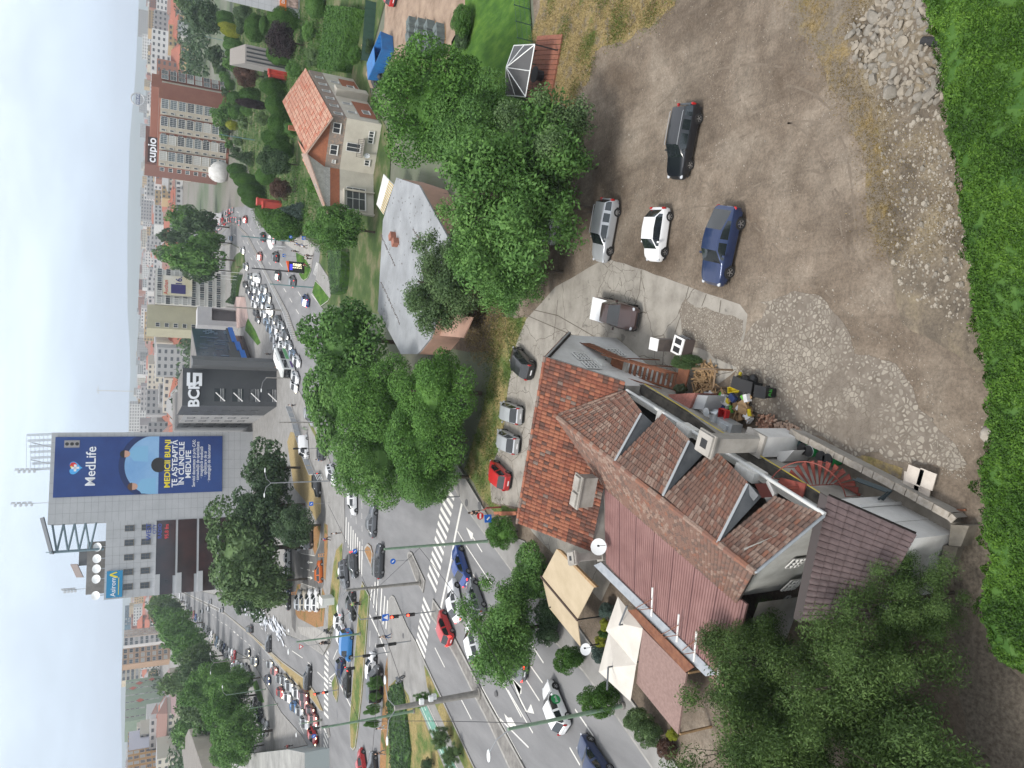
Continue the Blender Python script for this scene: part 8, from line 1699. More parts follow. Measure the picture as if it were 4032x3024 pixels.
hedge('hedge','dark clipped hedge between the lawn and the side path',GP('H',[(1500,560),(1515,760),(1525,900),(1540,1080)],1.0),GP('H',[(1659,570),(1659,800),(1640,1000),(1620,1060)],1.0),1.6,'dark',60,.12)
hedge('shrub_bed','dense bed of low blue green juniper on the plaza',GP('E',[(150,680),(105,900),(130,1100),(150,1400),(150,1659)]),GP('E',[(270,640),(310,900),(340,1150),(375,1450),(355,1700)]),.55,'dark',60,.16)
hedge('hedge','short clipped hedge before the white five-storey block',GP('H',[(410,850),(380,960),(370,1100),(300,1170)]),GP('H',[(475,850),(440,960),(420,1100),(400,1200)]),1.2,'dark',20,.25)
def tufts(name,c,poly,n,col,size,hh,label,seed=1,z=.02,thr=None):
 rs=random.Random(seed);xs=[q[0]for q in poly];ys=[q[1]for q in poly];C=[];D=[];k=0;tr=0
 while k<n and tr<n*8:
  tr+=1;x,y=rs.uniform(min(xs),max(xs)),rs.uniform(min(ys),max(ys))
  if not inpoly((x,y),poly):continue
  p=G(c,x,y,z)
  if thr is not None and noise.noise(p*.5)<thr:continue
  p+=Vector((rs.gauss(0,.45),rs.gauss(0,.45),0))
  k+=1;C.append((p.x,p.y,z+rs.uniform(0,hh)));D.append((rs.gauss(0,1),rs.gauss(0,1),.35))
 rr=np.random.RandomState(seed)
 o=mobj(name,leafmesh(name,np.array(C),np.array(D),size*rr.uniform(.5,1.4,len(C)),.35,LM[col],rs=rr));tag(o,label,'grass',None,'stuff')
LM['straw']=leaf_mat('dry_stalks',(.16,.12,.05),(.26,.20,.09),(.36,.29,.14));LM['weed']=leaf_mat('green_weeds',(.05,.085,.015),(.10,.15,.03),(.17,.21,.05));LM['mustard']=leaf_mat('yellow_weeds_leaf',(.13,.09,.03),(.25,.18,.06),(.34,.26,.10))
WP=[(-80,-60),(790,-60),(700,90),(600,150),(430,250),(300,300),(230,350),(210,500),(130,600),(60,800),(130,960),(-150,950),(-200,300)]
tufts('dry_grass','W',WP,20000,'straw',.09,.12,'dry straw coloured grass beside the lawn fence',2,thr=-.4)
tufts('green_weeds','W',WP,9000,'weed',.10,.14,'green weeds growing in the dry grass beside the lawn',3,thr=.18)
XP=[(60,-60),(620,-60),(660,80),(520,200),(540,420),(660,620),(720,780),(770,1000),(800,1300),(880,1659),(740,1659),(640,1500),(640,1200),(600,950),(520,750),(400,580),(350,460),(300,330),(240,200)]
tufts('yellow_weeds','X',XP,12000,'mustard',.055,.07,'low yellow weeds along the rubble',4,thr=-.35)
tufts('sparse_weeds','X',[(640,600),(1250,900),(1320,1659),(760,1659)],5000,'mustard',.05,.06,'sparse weeds between the scattered stones',5,thr=-.1)
tufts('verge_weeds','O',[(1062,680),(1137,690),(1112,750),(1096,850),(1085,960),(1058,1010),(1062,1085),(1110,1100),(1050,1090),(1003,1012),(1040,900)],9000,'weed',.12,.16,'grass of the strip between the plane trees and the paving',6,thr=-.1)
tufts('bush_weeds','TR',[(640,480),(860,520),(870,700),(800,900),(640,900),(560,700)],5000,'straw',.14,.3,'dead stalks and litter under the yard trees',7)
tufts('undergrowth','O',[(560,500),(505,300),(505,20),(790,20),(760,140),(700,160),(640,180),(640,330),(690,440),(740,500),(690,640),(720,560),(600,470)],26000,'thuja',.34,.9,'low bushes and ground plants between the park trees',11,z=0,thr=-.12)
tufts('plaza_weeds','E',[(270,700),(360,900),(470,930),(560,1180),(760,1700),(400,1700),(350,900)],5000,'straw',.10,.12,'yellowed grass of the plaza',8)
M_gp=mat('green_pole',(.13,.22,.15),(.20,.27,.20),scale=3,rough=.7);M_cp=mat('concrete_pole',(.25,.24,.22),(.18,.17,.155),scale=2,rough=.9);M_tp=mat('teal_pole',(.10,.20,.21),rough=.6);M_lh=mat('lamp_head',(.68,.70,.70),rough=.4);M_gs=mat('grey_steel',(.22,.23,.24),rough=.6)
def pole(c,bx,by,tc,tx,r,m,label,lamps=(),cat='street lamp',name='street_lamp',H=None):
 b=G(c,bx,by,.1);X=CR[tc][0]+tx*CR[tc][2];H=H or HT(b,'P',X);t=thing(name,label,cat,b);H=max(2,H-.1)
 mb=MB();mb.tube([(0,0,0),(0,0,H*.05),(0,0,H)],[r*1.25,r,r*.7],10);mb.build('pole',m,t)
 mb=MB();mb.tube([(0,0,0),(0,0,.25)],r*1.8,10);mb.build('base',M_cp,t)
 for(dx,dy)in lamps:
  d=Vector((dx,dy,0));L=d.length;mb=MB();mb.tube([(0,0,H-.2),d*.4+Vector((0,0,H+.6)),d+Vector((0,0,H+.8))],.045,6);a=mb.build('arm',M_gs,t)
  mb=MB();u=d.normalized();mb.ball(d+u*.35+Vector((0,0,H+.78)),.5,8,6,0,(.95,.5,.22)if abs(u.x)>abs(u.y)else(.5,.95,.22));mb.build('lamp_head',M_lh,t,smooth=True)
 return t,H
pole('D',1290,690,'P',1512,.15,M_gp,'green overhead wire pole beside the clipped bush at the crosswalk')
pole('L',760,1250,'L',0,.15,M_gp,'green overhead wire pole crossing the white taxi',[(-1.8,1.0)])
t,H=pole('E',1165,775,'E',160,.34,M_cp,'thick concrete lighting mast on the central median',[(2.2,.6),(-2.4,-.4)],cat='lighting mast')
for i,z in enumerate((.55,.60,.72)):mb=MB();mb.box((.45,-.3*i,H*z),(.5,.35,.4));mb.build('floodlight',M_lh,t)
pole('E',400,985,'C',800,.16,M_gp,'green pole standing in the yellow grass of the plaza');pole('B',1262,1185,'B',500,.15,M_gp,'green pole in the grass median over the blue van',[(-1.6,1.4),(1.0,1.6)])
pole('D',470,1185,'J',545,.20,M_cp,'concrete pole at the tip of the tapered island',[(1.8,.5),(-1.8,.5)]);pole('A',900,882,'A',190,.12,M_gs,'tall grey double lamp by the dry slope',[(1.8,.6),(-1.8,.6)])
pole('H',1040,452,'H',450,.14,M_tp,'teal pole leaning over the boulevard by the roadside canopy');pole('H',1185,822,'H',575,.16,M_trim,'tall black mast beside the price totem',cat='mast',name='mast');pole('H',1305,997,'H',785,.12,M_tp,'slim green pole next to the service road exit',[(-1.5,1.5)]);pole('H',930,1268,'H',275,.2,M_cp,'grey concrete mast on the boulevard median',cat='mast',name='mast')
for x,tx_ in((825,195),(870,200),(910,205)):pole('H',440,x,'H',tx_,.07,M_lh,'white flagpole, %s before the five-storey block'%('upper' if x==825 else 'middle' if x==870 else 'lower'),cat='flagpole',name='flagpole')
pole('F',1130,362,'F',720,.16,M_cp,'grey lamp post at the end of the parked row',[(2,1),(-2,-1)]);pole('F',1340,727,'F',870,.12,M_gp,'slim lamp post against the avenue trees',[(1.5,.8)]);pole('F',1480,902,'F',1150,.12,M_gp,'mossy green post at the kerb of the red light queue');pole('C',800,1092,'C',560,.13,M_gp,'double lamp post at the end of the planted median',[(1.6,.8),(-1.6,.2)])
pole('I',1050,1390,'I',600,.14,M_cp,'grey pole beside the ramp below the bank');pole('I',800,870,'I',440,.14,M_cp,'curved lamp post in front of the bank windows',[(-2.4,.5)]);pole('a',1450,560,'a',1280,.10,M_trim,'dark post standing before the striped hall',cat='post',name='post');pole('a',1090,1145,'a',790,.14,M_tp,'tall teal pole among the park cars');pole('a',830,330,'a',680,.12,M_tp,'thin teal pole before the dark park tree');pole('a',850,420,'a',715,.12,M_tp,'second thin teal pole before the dark park tree')
def disc(mb,r,y=0,n=20,z=0):mb.add([(r*math.cos(2*math.pi*i/n),y,z+r*math.sin(2*math.pi*i/n))for i in range(n)],[tuple(range(n))])
def sign(c,bx,by,h,kind,label,rz=0,s=.35):
 t=thing('road_sign',label,'road sign',G(c,bx,by,.1),rz);mb=MB();mb.tube([(0,0,0),(0,0,h)],.035,6);mb.build('post',M_gs,t)
 mb=MB();B_=mat('sign_blue_face',(.015,.12,.50),rough=.5);R_=mat('sign_red_face',(.55,.02,.02),rough=.5);W_=mat('sign_white_face',(.75,.75,.75),rough=.5)
 zz=h-s*.2
 if kind in('cross','blue'):mb.box((0,-.05,zz),(s*2,.03,s*2));b=mb.build('plate',B_,t)
 elif kind=='round':mb.tube([(0,-.05,zz),(0,-.08,zz)],s,20);b=mb.build('plate',B_,t)
 elif kind=='stop':mb.tube([(0,-.05,zz),(0,-.08,zz)],s,8);b=mb.build('plate',R_,t)
 elif kind=='yield':mb.add([(-s*1.1,-.06,zz+s*.8),(s*1.1,-.06,zz+s*.8),(0,-.06,zz-s)],[(0,1,2)]);b=mb.build('plate',R_,t)
 mb=MB()
 if kind=='cross':mb.add([(-s*.75,-.075,zz-s*.7),(s*.75,-.075,zz-s*.7),(0,-.075,zz+s*.75)],[(0,1,2)])
 elif kind=='yield':mb.add([(-s*.65,-.075,zz+s*.55),(s*.65,-.075,zz+s*.55),(0,-.075,zz-s*.5)],[(0,1,2)])
 elif kind=='stop':mb.box((0,-.09,zz),(s*1.3,.01,s*.45))
 else:mb.add([(-s*.5,-.09,zz+s*.3),(-s*.2,-.09,zz+s*.5),(s*.5,-.09,zz-s*.3),(s*.2,-.09,zz-s*.5)],[(0,1,2,3)])
 mb.build('symbol',W_ if kind!='cross' else W_,b)
 if kind=='cross':
  mb=MB();mb.tube([(0,-.085,zz+s*.25),(0,-.085,zz-.02)],.05,5);mb.tube([(0,-.085,zz),(s*.25,-.085,zz-s*.5)],.04,5);mb.tube([(0,-.085,zz),(-s*.25,-.085,zz-s*.5)],.04,5);mb.build('walking_figure',M_trim,b)
 return t
def signal(c,bx,by,h,label,lit=None,arm=None,extra=None,rz=0,two=True):
 t=thing('traffic_light',label,'traffic light',G(c,bx,by,.12),rz);mb=MB();mb.tube([(0,0,0),(0,0,h)],.07,8);P=Vector((0,0,h))
 if arm:a=Vector(arm);mb.tube([(0,0,h),a+Vector((0,0,h+.3))],.05,6);P=a+Vector((0,0,h+.2))
 mb.build('mast',M_gs,t)
 for k,q in enumerate([P]+([Vector((0,0,h*.62))]if two else[])):
  mb=MB();mb.box(q+Vector((0,-.15,0)),(.34,.22,1.0));hd=mb.build('signal_head',M_black,t)
  for i,col in enumerate(('red','amber','green')):
   mb=MB();mb.tube([q+Vector((0,-.26,.32-.32*i)),q+Vector((0,-.34,.32-.32*i))],.13,10);on=lit==col
   mb.build('lamp',mat('signal_red_lit',(.6,.02,.01),emit=(1,.04,.02,6))if on else mat('signal_lens_dark',(.03,.03,.03),rough=.3),hd)
 if extra:
  mb=MB();mb.box(P+Vector((0,-.1,1.0)),(.75,.04,.75));pl_=mb.build('crossing_sign',mat('sign_blue_face',(.015,.12,.50)),t);mb=MB();q=P+Vector((0,-.13,1.0));mb.add([q+Vector((-.27,0,-.26)),q+Vector((.27,0,-.26)),q+Vector((0,0,.28))],[(0,1,2)]);mb.build('symbol',mat('sign_white_face',(.75,.75,.75)),pl_)
signal('D',930,167,3.4,'traffic light with blue crossing sign at the plane tree end of the crosswalk',None,None,True);signal('D',645,1520,5.0,'traffic light with blue crossing sign and long arm in the middle of the crosswalk','red',None,True)
signal('J',1010,405,5.6,'traffic light mast carrying a long arm over the side street',None,(3.0,9.5,0));signal('J',1075,622,4.0,'traffic light beside the pedestrian in light trousers');signal('J',900,712,5.2,'traffic light with dark backing boards beside the grass median',None,(-1.2,-.5,0));signal('C',995,735,3.6,'traffic light with red lamp at the grassy islet','red');signal('A',745,495,4.0,'thin signal post on the pavement below the dry slope');signal('C',985,1140,3.5,'group of signals facing the bottom left road')
sign('B',1390,195,2.6,'round','round blue keep-right sign on the teardrop island');sign('A',900,1140,3.4,'blue','blue square sign by the kerb of the dry slope');sign('B',760,1310,3.2,'yield','red and white give way triangle at the pavement corner',s=.45);sign('C',880,1248,2.6,'round','round blue sign on the thin islet');sign('D',1590,405,2.9,'blue','blue arrow sign behind the clipped bush',rz=.2);sign('D',1480,375,2.8,'stop','round red no entry sign behind the clipped bush');sign('H',1100,632,2.7,'cross','blue crossing sign on the grass island');sign('H',1340,430,2.6,'cross','blue crossing sign beside the roadside canopy');sign('H',1170,415,2.5,'round','round blue sign by the egg-shaped thuja');sign('D',350,912,2.4,'round','dark backed round sign at the tip of the tapered island')
mb=MB();a,b=G('D',1420,290,.0),G('D',1240,305,0);mb.tube([a,a+Vector((0,0,1.6))],.09,6);mb.tube([a+Vector((0,0,1.5)),a+Vector((-.3,.5,1.7))],.07,6);mb.build('barrier_post',M_redmetal,label='red barrier post at the edge of the yard entrance',cat='post')
mb=MB();mb.prism(GP('D',[(1330,345),(1590,345),(1600,385),(1340,395)],.9),0,.9);mb.build('brick_gatepost',M_brk,label='low red brick wall end behind the clipped bush',cat='wall')
def skinned(name,pts,edges,rad,m):
 me=bpy.data.meshes.new(name);me.from_pydata(pts,edges,[]);o=bpy.data.objects.new('tmp',me);COL.objects.link(o);md=o.modifiers.new('s','SKIN');sv=me.skin_vertices[0].data
 for i,r in enumerate(rad):sv[i].radius=(r,r)if not hasattr(r,'__len__')else r
 sv[0].use_root=True;o.modifiers.new('u','SUBSURF').levels=1;bpy.context.view_layer.update()
 r=bpy.data.meshes.new_from_object(o.evaluated_get(bpy.context.evaluated_depsgraph_get()));bpy.data.objects.remove(o);r.name=name;r.materials.clear();r.materials.append(m);r.polygons.foreach_set('use_smooth',[True]*len(r.polygons));return r
M_skin=mat('skin',(.48,.30,.22),rough=.6)
PC={}
def pose(walk):
 if walk in PC:return PC[walk]
 s=.28 if walk else.04
 J=[(0,0,.95),(0,0,1.15),(0,0,1.38),(0,0,1.50),(0,.01,1.62),(0,.01,1.72),(.10,0,.90),(.10,s,.50),(.10,s*.7,.08),(.10,s*.7+.16,.04),(-.10,0,.90),(-.10,-s*.5,.50),(-.10,-s*1.1,.10),(-.10,-s*1.1+.16,.05),(.19,0,1.40),(.24,-s*.5,1.12),(.25,-s*.2+.04,.88),(.25,-s*.1+.06,.79),(-.19,0,1.40),(-.24,s*.5,1.12),(-.25,s*.9+.04,.90),(-.25,s*1.0+.05,.81),(.27,-s*.1+.07,.72),(.24,-s*.1+.09,.715),(-.27,s*1.05+.06,.74),(-.24,s*1.05+.08,.735)]
 E=[(0,1),(1,2),(2,3),(3,4),(4,5),(0,6),(6,7),(7,8),(8,9),(0,10),(10,11),(11,12),(12,13),(2,14),(14,15),(15,16),(16,17),(2,18),(18,19),(19,20),(20,21),(17,22),(17,23),(21,24),(21,25)]
 Rd=[.13,.12,.13,.055,.095,.08,.085,.055,.04,.035,.085,.055,.04,.035,.055,.04,.03,.028,.055,.04,.03,.028,.012,.012,.012,.012]
 PC[walk]=(J,E,Rd);return PC[walk]
PM={}
def person(c,x,y,top_,leg,label,walk=True,rz=0,hair=(.04,.03,.02),long_=True,z=.14,parent=None,bag=None):
 J,E,Rd=pose(walk)
 def g_(k,fn):
  if k not in PM:PM[k]=fn()
  return PM[k]
 t=thing('person',label,'person',G(c,x,y,z),rz)
 mobj('body',g_(('b',walk),lambda:skinned('body',J,E,Rd,M_skin)),t)
 def sub(ids,grow,m,nm):
  ix={a:i for i,a in enumerate(ids)};e=[(ix[a],ix[b])for a,b in E if a in ix and b in ix];return skinned(nm,[J[a]for a in ids],e,[Rd[a]+grow for a in ids],m)
 cm1=mat('cloth_%02d%02d%02d'%tuple(int(k*99)for k in top_),top_,rough=.9);cm2=mat('cloth_%02d%02d%02d'%tuple(int(k*99)for k in leg),leg,rough=.9)
 mobj('shirt',g_(('s',walk,top_),lambda:sub([0,1,2,14,15,18,19],.02,cm1,'shirt')),t);mobj('trousers',g_(('t',walk,leg,long_),lambda:sub([0,6,7,8,10,11,12]if long_ else[0,6,7,10,11],.02,cm2,'trousers')),t)
 def hr():h=MB();h.ball((0,-.015,1.70),.115,10,7,0,(1,1.05,1));return h.mesh('hair',mat('hair_%d'%int(hair[0]*100),hair,rough=.8))
 mobj('hair',g_(('h',hair),hr),t)
 def nose():h=MB();h.tube([(0,.10,1.68),(0,.135,1.645)],[.008,.018],5);h.ball((.04,.105,1.685),.012,6,4);h.ball((-.04,.105,1.685),.012,6,4);return h.mesh('face_features',mat('skin_dark',(.30,.16,.12)))
 mobj('face_features',g_('n',nose),t)
 if bag:mb=MB();mb.ball((0,-.22,1.22),.2,8,6,0,(.9,.6,1.25));mb.build('backpack',mat('bag_'+bag,dict(blue=(.02,.12,.45),red=(.45,.05,.05),black=(.02,.02,.02))[bag]),t)
 return t
BK=(.02,.02,.022);WT=(.65,.65,.65);BL=(.03,.12,.35);GY=(.2,.2,.21);BG=(.45,.38,.3);RD=(.45,.05,.05);JN=(.06,.10,.2)
for a in[('D',1225,348,BK,BK,'person in a black t-shirt and shorts walking on the near pavement',True,2.8,),('A',845,625,BL,BK,'person in a blue shirt and black shorts on the far pavement',True,1.0),('A',1035,1495,WT,BK,'person in white top and black trousers waiting at the striped crossing',False,-1.5),('A',915,1560,BL,BK,'person in a blue shirt carrying a red bag by the parking verge',True,-1.0),('H',1115,455,BK,BK,'person in black at the rear of the group by the canopy',True,2),('H',1178,498,GY,JN,'person with a large blue backpack by the roadside canopy',True,2),('H',1240,517,WT,BK,'person in a white top behind the blue backpack',True,2),('H',1140,572,BK,BK,'person in black standing at the edge of the road',False,1),('H',1300,625,BK,BK,'taller person in black of the pair on the pale paving',True,.5),('H',1285,657,WT,BK,'person in a white top of the pair on the pale paving',True,.5),('H',1272,742,BK,BK,'person with a red bag on the grass island beside the totem',True,2),('H',455,758,BK,BK,'person in black on the lawn across the boulevard',True,2),('C',1630,95,BG,JN,'person in a beige top and jeans crossing towards the plaza',True,1.6),('C',1590,1170,(.5,.3,.25),WT,'runner in pale shorts on the dirt verge',True,-1),('C',465,1390,RD,BK,'person in a red top at the left pavement corner',True,1),('C',1560,1470,BK,GY,'person in a dark jacket at the lower end of the dirt verge',True,-1),('I',512,582,BK,BK,'person in black by the planted boxes of the glass office',True,1),('I',625,740,BK,BK,'person in black walking beside the bus',True,-1.2),('I',800,1185,WT,BK,'person in a white top on the ramp pavement',True,1)]:
 person(*a[:6],walk=a[6],rz=a[7],long_='shorts' not in a[5],bag='blue' if 'backpack' in a[5]else 'red' if 'red bag' in a[5]else None)
def bike(c,x,y,rz,label,col,motor=False,rider=None,z=.03):
 t=thing('motorcycle' if motor else 'bicycle',label,'motorcycle' if motor else 'bicycle',G(c,x,y,z),rz);r=.33
 for X_ in(-.62,.62):
  mb=MB();n=18;mb.tube([(X_+r*math.cos(2*math.pi*i/n),0,r+r*math.sin(2*math.pi*i/n))for i in range(n+1)],.06 if motor else.025,6,0,False)
  for i in range(4):a=math.pi*i/4;mb.tube([(X_-r*math.cos(a),0,r-r*math.sin(a)),(X_+r*math.cos(a),0,r+r*math.sin(a))],.01,3)
  mb.build('wheel',M_tyre,t)
 mb=MB();w=.07 if motor else.025
 for p,q in(((-.62,0,r),(-.1,0,.35)),((-.1,0,.35),(.4,0,.8)),((-.2,0,.85),(-.1,0,.35)),((-.2,0,.8),(.4,0,.85)),((.62,0,r),(.42,0,1.0)),((-.62,0,r),(-.2,0,.8))):mb.tube([p,q],w,6)
 if motor:mb.ball((.05,0,.72),.26,8,6,0,(1.6,.6,.8));mb.ball((-.5,0,.85),.2,8,6,0,(1.3,.8,.7));mb.box((.45,0,1.0),(.2,.4,.35),0,0,0,-.4)
 mb.build('frame',mat('frame_'+col,PAINT[col],rough=.4),t);mb=MB();mb.tube([(.42,-.28,1.05),(.42,.28,1.05)],.02,5);mb.build('handlebar',M_trim,t);mb=MB();mb.box((-.22,0,.92),(.3,.14,.06));mb.build('saddle',M_black,t)
 if rider:
  p=t.location;person(c,x,y,rider,BK,'person in dark clothes riding the %s'%label.split(',')[0],False,rz-math.pi/2,z=z+.28)
bike('B',1260,825,-1.5,'police motorcycle, ridden beside the black saloon','darkgrey',True,(.25,.5,.05),z=.03);bike('J',420,540,1.4,'dark motorcycle, parked on the tiled corner by the verge','darkgrey',True,None,.16);bike('J',405,632,1.6,'dark motorcycle, waiting beside the give way sign','black',True,BK,.03);bike('A',630,262,1.2,'green bicycle, leaning on the grey ramp railing','green',False,None,.16);bike('H',700,1350,-.9,'bicycle, ridden beside the black car of the queue','black',False,BK,.03);bike('E',270,610,-.7,'delivery scooter, parked at the tip of the juniper bed','grey',True,None,.16)
mb=MB();pts=GP('A',[(440,0),(520,210),(560,360),(620,540),(680,700),(725,805)],.15)
for a,b in zip(pts,pts[1:]):
 n=max(2,int((b-a).length/2.4))
 for i in range(n):p,q=a.lerp(b,(i+.04)/n),a.lerp(b,(i+.96)/n);mb.add([p+Vector((0,0,.1)),q+Vector((0,0,.1)),q+Vector((.05,.3,1.15)),p+Vector((.05,.3,1.15))],[(0,1,2,3)])
 mb.tube([a+Vector((0,0,1.2)),b+Vector((0,0,1.2))],.06,4)
mb.build('ramp_railing',mat('railing_grey',(.34,.36,.38),rough=.5),label='long grey panel railing between the ramp and the pavement',cat='railing')
pts=GP('A',[(725,805),(800,805),(830,870)],.15);mb=MB()
for a,b in zip(pts,pts[1:]):
 for h in(.3,.6,.9,1.2):mb.tube([a+Vector((0,0,h)),b+Vector((0,0,h))],.05,4)
 mb.tube([a,a+Vector((0,0,1.2))],.05,4)
mb.build('bar_railing',M_lh,label='white bar railing closing the end of the ramp',cat='railing')
pts=GP('H',[(640,620),(780,860),(1000,1310),(1100,1610)],.16);mb=MB()
for a,b in zip(pts,pts[1:]):
 n=int((b-a).length/.9);mb.tube([a+Vector((0,0,1)),b+Vector((0,0,1))],.05,4)
 for i in range(n):p=a.lerp(b,i/n);mb.tube([p,p+Vector((0,0,1))],.035,3)
mb.build('median_railing',M_lh,label='pale bar railing along the boulevard median',cat='railing')
pts=GP('C',[(130,210),(230,330),(330,450)],.16);mb=MB()
for a,b in zip(pts,pts[1:]):
 n=int((b-a).length/.6);mb.tube([a+Vector((0,0,1)),b+Vector((0,0,1))],.05,4)
 for i in range(n):p=a.lerp(b,i/n);mb.tube([p,p+Vector((0,0,1))],.035,3)
mb.build('median_railing',M_lh,label='pale bar railing at the head of the planted median',cat='railing')
for x,y,d,l in((905,780,(1.2,2.4,2.0),'large white electrical cabinet by the pavement'),(825,835,(.9,1.3,1.4),'smaller white electrical cabinet beside the white car row')):
 t=thing('electrical_cabinet',l,'cabinet',G('B',x+25,y,.14));mb=MB();mb.b2(-d[0]/2,d[0]/2,-d[1]/2,d[1]/2,0,d[2]);mb.build('body',mat('cabinet_white',(.6,.61,.6),rough=.6),t);mb=MB();mb.b2(-d[0]/2-.05,d[0]/2+.05,-d[1]/2-.05,d[1]/2+.05,d[2],d[2]+.08);mb.build('roof',M_cond,t)
for x0,y0,x1,y1,l in((490,110,438,145,'orange wooden barrier before the short car row'),(510,690,440,715,'orange wooden barrier beside the black parked car'),(835,240,768,270,'orange wooden barrier at the car park mouth')):
 a,b=G('B',x0,y0,.15),G('B',x1,y0+(y1-y0),.15);b=G('B',x0,y1,.15);mb=MB()
 for h in(.4,.8,1.1):mb.tube([a+Vector((0,0,h)),b+Vector((0,0,h))],.05,4)
 mb.tube([a,a+Vector((0,0,1.2))],.05,4);mb.tube([b,b+Vector((0,0,1.2))],.05,4);mb.build('orange_barrier',mat('barrier_orange',(.55,.27,.10),rough=.8),label=l,cat='barrier')
for i,(x,y,l)in enumerate(((520,905,'near'),(490,960,'middle'),(440,1010,'far'))):
 t=thing('parasol','%s white square parasol before the bank'%l,'parasol',G('I',x+25,y,.14));mb=MB();mb.add([(-2,-2,2.6),(2,-2,2.6),(2,2,2.6),(-2,2,2.6),(0,0,3.3)],[(0,1,4),(1,2,4),(2,3,4),(3,0,4)]);mb.build('canopy',mat('parasol_white',(.72,.74,.78),rough=.8),t);mb=MB();mb.tube([(0,0,0),(0,0,3.2)],.05,6);mb.build('pole',M_gs,t)
t=thing('price_totem','black fuel price totem with orange top and lit numbers on the grass island','totem',G('H',1195,765,.13));Ht=HT(t.location,'H',985)
mb=MB();mb.b2(-1.1,1.1,-.2,.2,0,Ht*.85);mb.build('panel',M_black,t);mb=MB();mb.add([(-1.1,-.22,Ht*.85),(1.1,-.22,Ht*.85),(1.1,-.22,Ht),(1.1,.2,Ht),(-1.1,.2,Ht*.85),(1.1,.2,Ht*.85)],[(0,1,2),(4,3,5),(0,2,3,4),(1,5,3,2)]);mb.build('orange_top',mat('totem_orange',(.65,.10,.03)),t)
mb=MB();mb.b2(-.7,.5,-.24,-.21,Ht*.66,Ht*.8);mb.build('blue_logo',mat('totem_blue',(.04,.04,.5),emit=(.05,.05,.9,.6)),t)
for i in range(4):text(t,['7.19','7.49','7.85','3.79'][i],.62,mat('price_lit',(.8,.75,.5),emit=(1,.9,.6,1.2)),(.2,-.23,Ht*(.57-.12*i)),(1,0,0),(0,-1,0),name='price')
a=G('H',955,450,0);t=thing('roadside_canopy','white arched roadside canopy beside the egg-shaped thuja','canopy',(a.x,a.y,0));mb=MB()
for i in range(8):
 a0,a1_=math.pi*.75*i/8,math.pi*.75*(i+1)/8;mb.slab([(3*math.cos(a0),-3,1+2.6*math.sin(a0)),(3*math.cos(a1_),-3,1+2.6*math.sin(a1_)),(3*math.cos(a1_),2,1+2.6*math.sin(a1_)),(3*math.cos(a0),2,1+2.6*math.sin(a0))],.05)
mb.build('shell',M_white,t);mb=MB()
for x_,y_ in((2.6,-2.6),(-1.8,-2.6),(2.6,1.6),(-1.8,1.6)):mb.tube([(x_,y_,0),(x_,y_,2.6)],.08,6)
mb.build('frame',M_lh,t)
M_rc=mat('red_column',(.48,.07,.05),(.38,.05,.04),scale=1,rough=.6)
for i,(c,x,y,tx)in enumerate((('a',1350,575,1205),('a',1345,605,1205),('a',1340,640,1210),('H',905,15,645),('H',925,45,710),('HB',180,610,25),('HB',170,632,55))):
 b=G(c,x,y,0);Hc_=HT(b,c,tx);t=thing('red_column','red lattice column, %s'%['first of three at the striped hall','middle of three at the striped hall','last of three at the striped hall','taller one of the far pair above the round thujas','shorter one of the far pair above the round thujas','nearer upper one of the low pair','nearer lower one of the low pair'][i],'column',(b.x,b.y,0));mb=MB();mb.b2(-.7,.7,-.7,.7,0,Hc_);mb.build('shaft',M_rc,t);mb=MB();mb.b2(-.85,.85,-.85,.85,Hc_,Hc_+.3);mb.build('cap',M_rc,t)
b=G('a',860,1405,0);t=thing('white_dome','white ribbed dome beside the brick apartment block','dome',(b.x,b.y,0));mb=MB();mb.ball((0,0,3),4.6,20,12);mb.v=[(v[0],v[1],max(0,v[2]))for v in mb.v];mb.build('shell',M_white,t,smooth=True);mb=MB()
for i in range(10):
 a=math.pi*2*i/10;mb.tube([(4.63*math.cos(a)*math.cos(u_*math.pi/12),4.63*math.sin(a)*math.cos(u_*math.pi/12),3+4.63*math.sin(u_*math.pi/12))for u_ in range(7)],.08,4)
mb.build('ribs',M_cond,t)
A_=Vector((*G('a',1372,590,0)[:2],0));B_=Vector((*G('a',1375,440,0)[:2],0));f=Fr(A_,B_);Hh_=HT(A_,'a',1005);t=thing('striped_hall','grey hall with dark vertical stripes between the thujas','hall',(0,0,0));dd=Vector((9,40,0))
A2_,B2_=Vector((*G('a',1000,520,0)[:2],0))*0+A_+Vector((12,34,0)),B_+Vector((12,34,0));prism_b('wall',[A_,B_,B2_,A2_],0,Hh_,mat('hall_stone',(.33,.31,.30),(.28,.26,.25),scale=.5),t,mat('hall_roof',(.22,.20,.18)))
mb=MB()
for i in range(4):boxf(mb,f,f.W*(.12+.22*i),f.W*(.19+.22*i),.5,Hh_-.3,.02,.15)
mb.build('dark_stripes',M_char,t)
g0=G('Q',1560,500,0);t=thing('gazebo','square gazebo with grey panelled pyramid roof and wooden deck','gazebo',(g0.x,g0.y,0),-.35);s_=2.1;hz=2.4
mb=MB();P_=[(-s_,-s_,hz),(s_,-s_,hz),(s_,s_,hz),(-s_,s_,hz)];mb.add(P_+[(0,0,hz+1.3)],[(0,1,4),(1,2,4),(2,3,4),(3,0,4)]);mb.build('roof',mat('grey_panel_roof',(.075,.075,.078),rough=.5),t);mb=MB()
for p in P_:mb.tube([p,(0,0,hz+1.32)],.05,4);mb.tube([((p[0]+0)/1,(0 if abs(p[1])<0 else p[1]),hz+.01),(0,0,hz+1.32)],.04,4)
for i in range(4):p,q=Vector(P_[i]),Vector(P_[(i+1)%4]);mb.tube([p,q],.06,4);mb.tube([(p+q)/2,(0,0,hz+1.32)],.04,4)
mb.build('roof_ribs',M_lh,t)
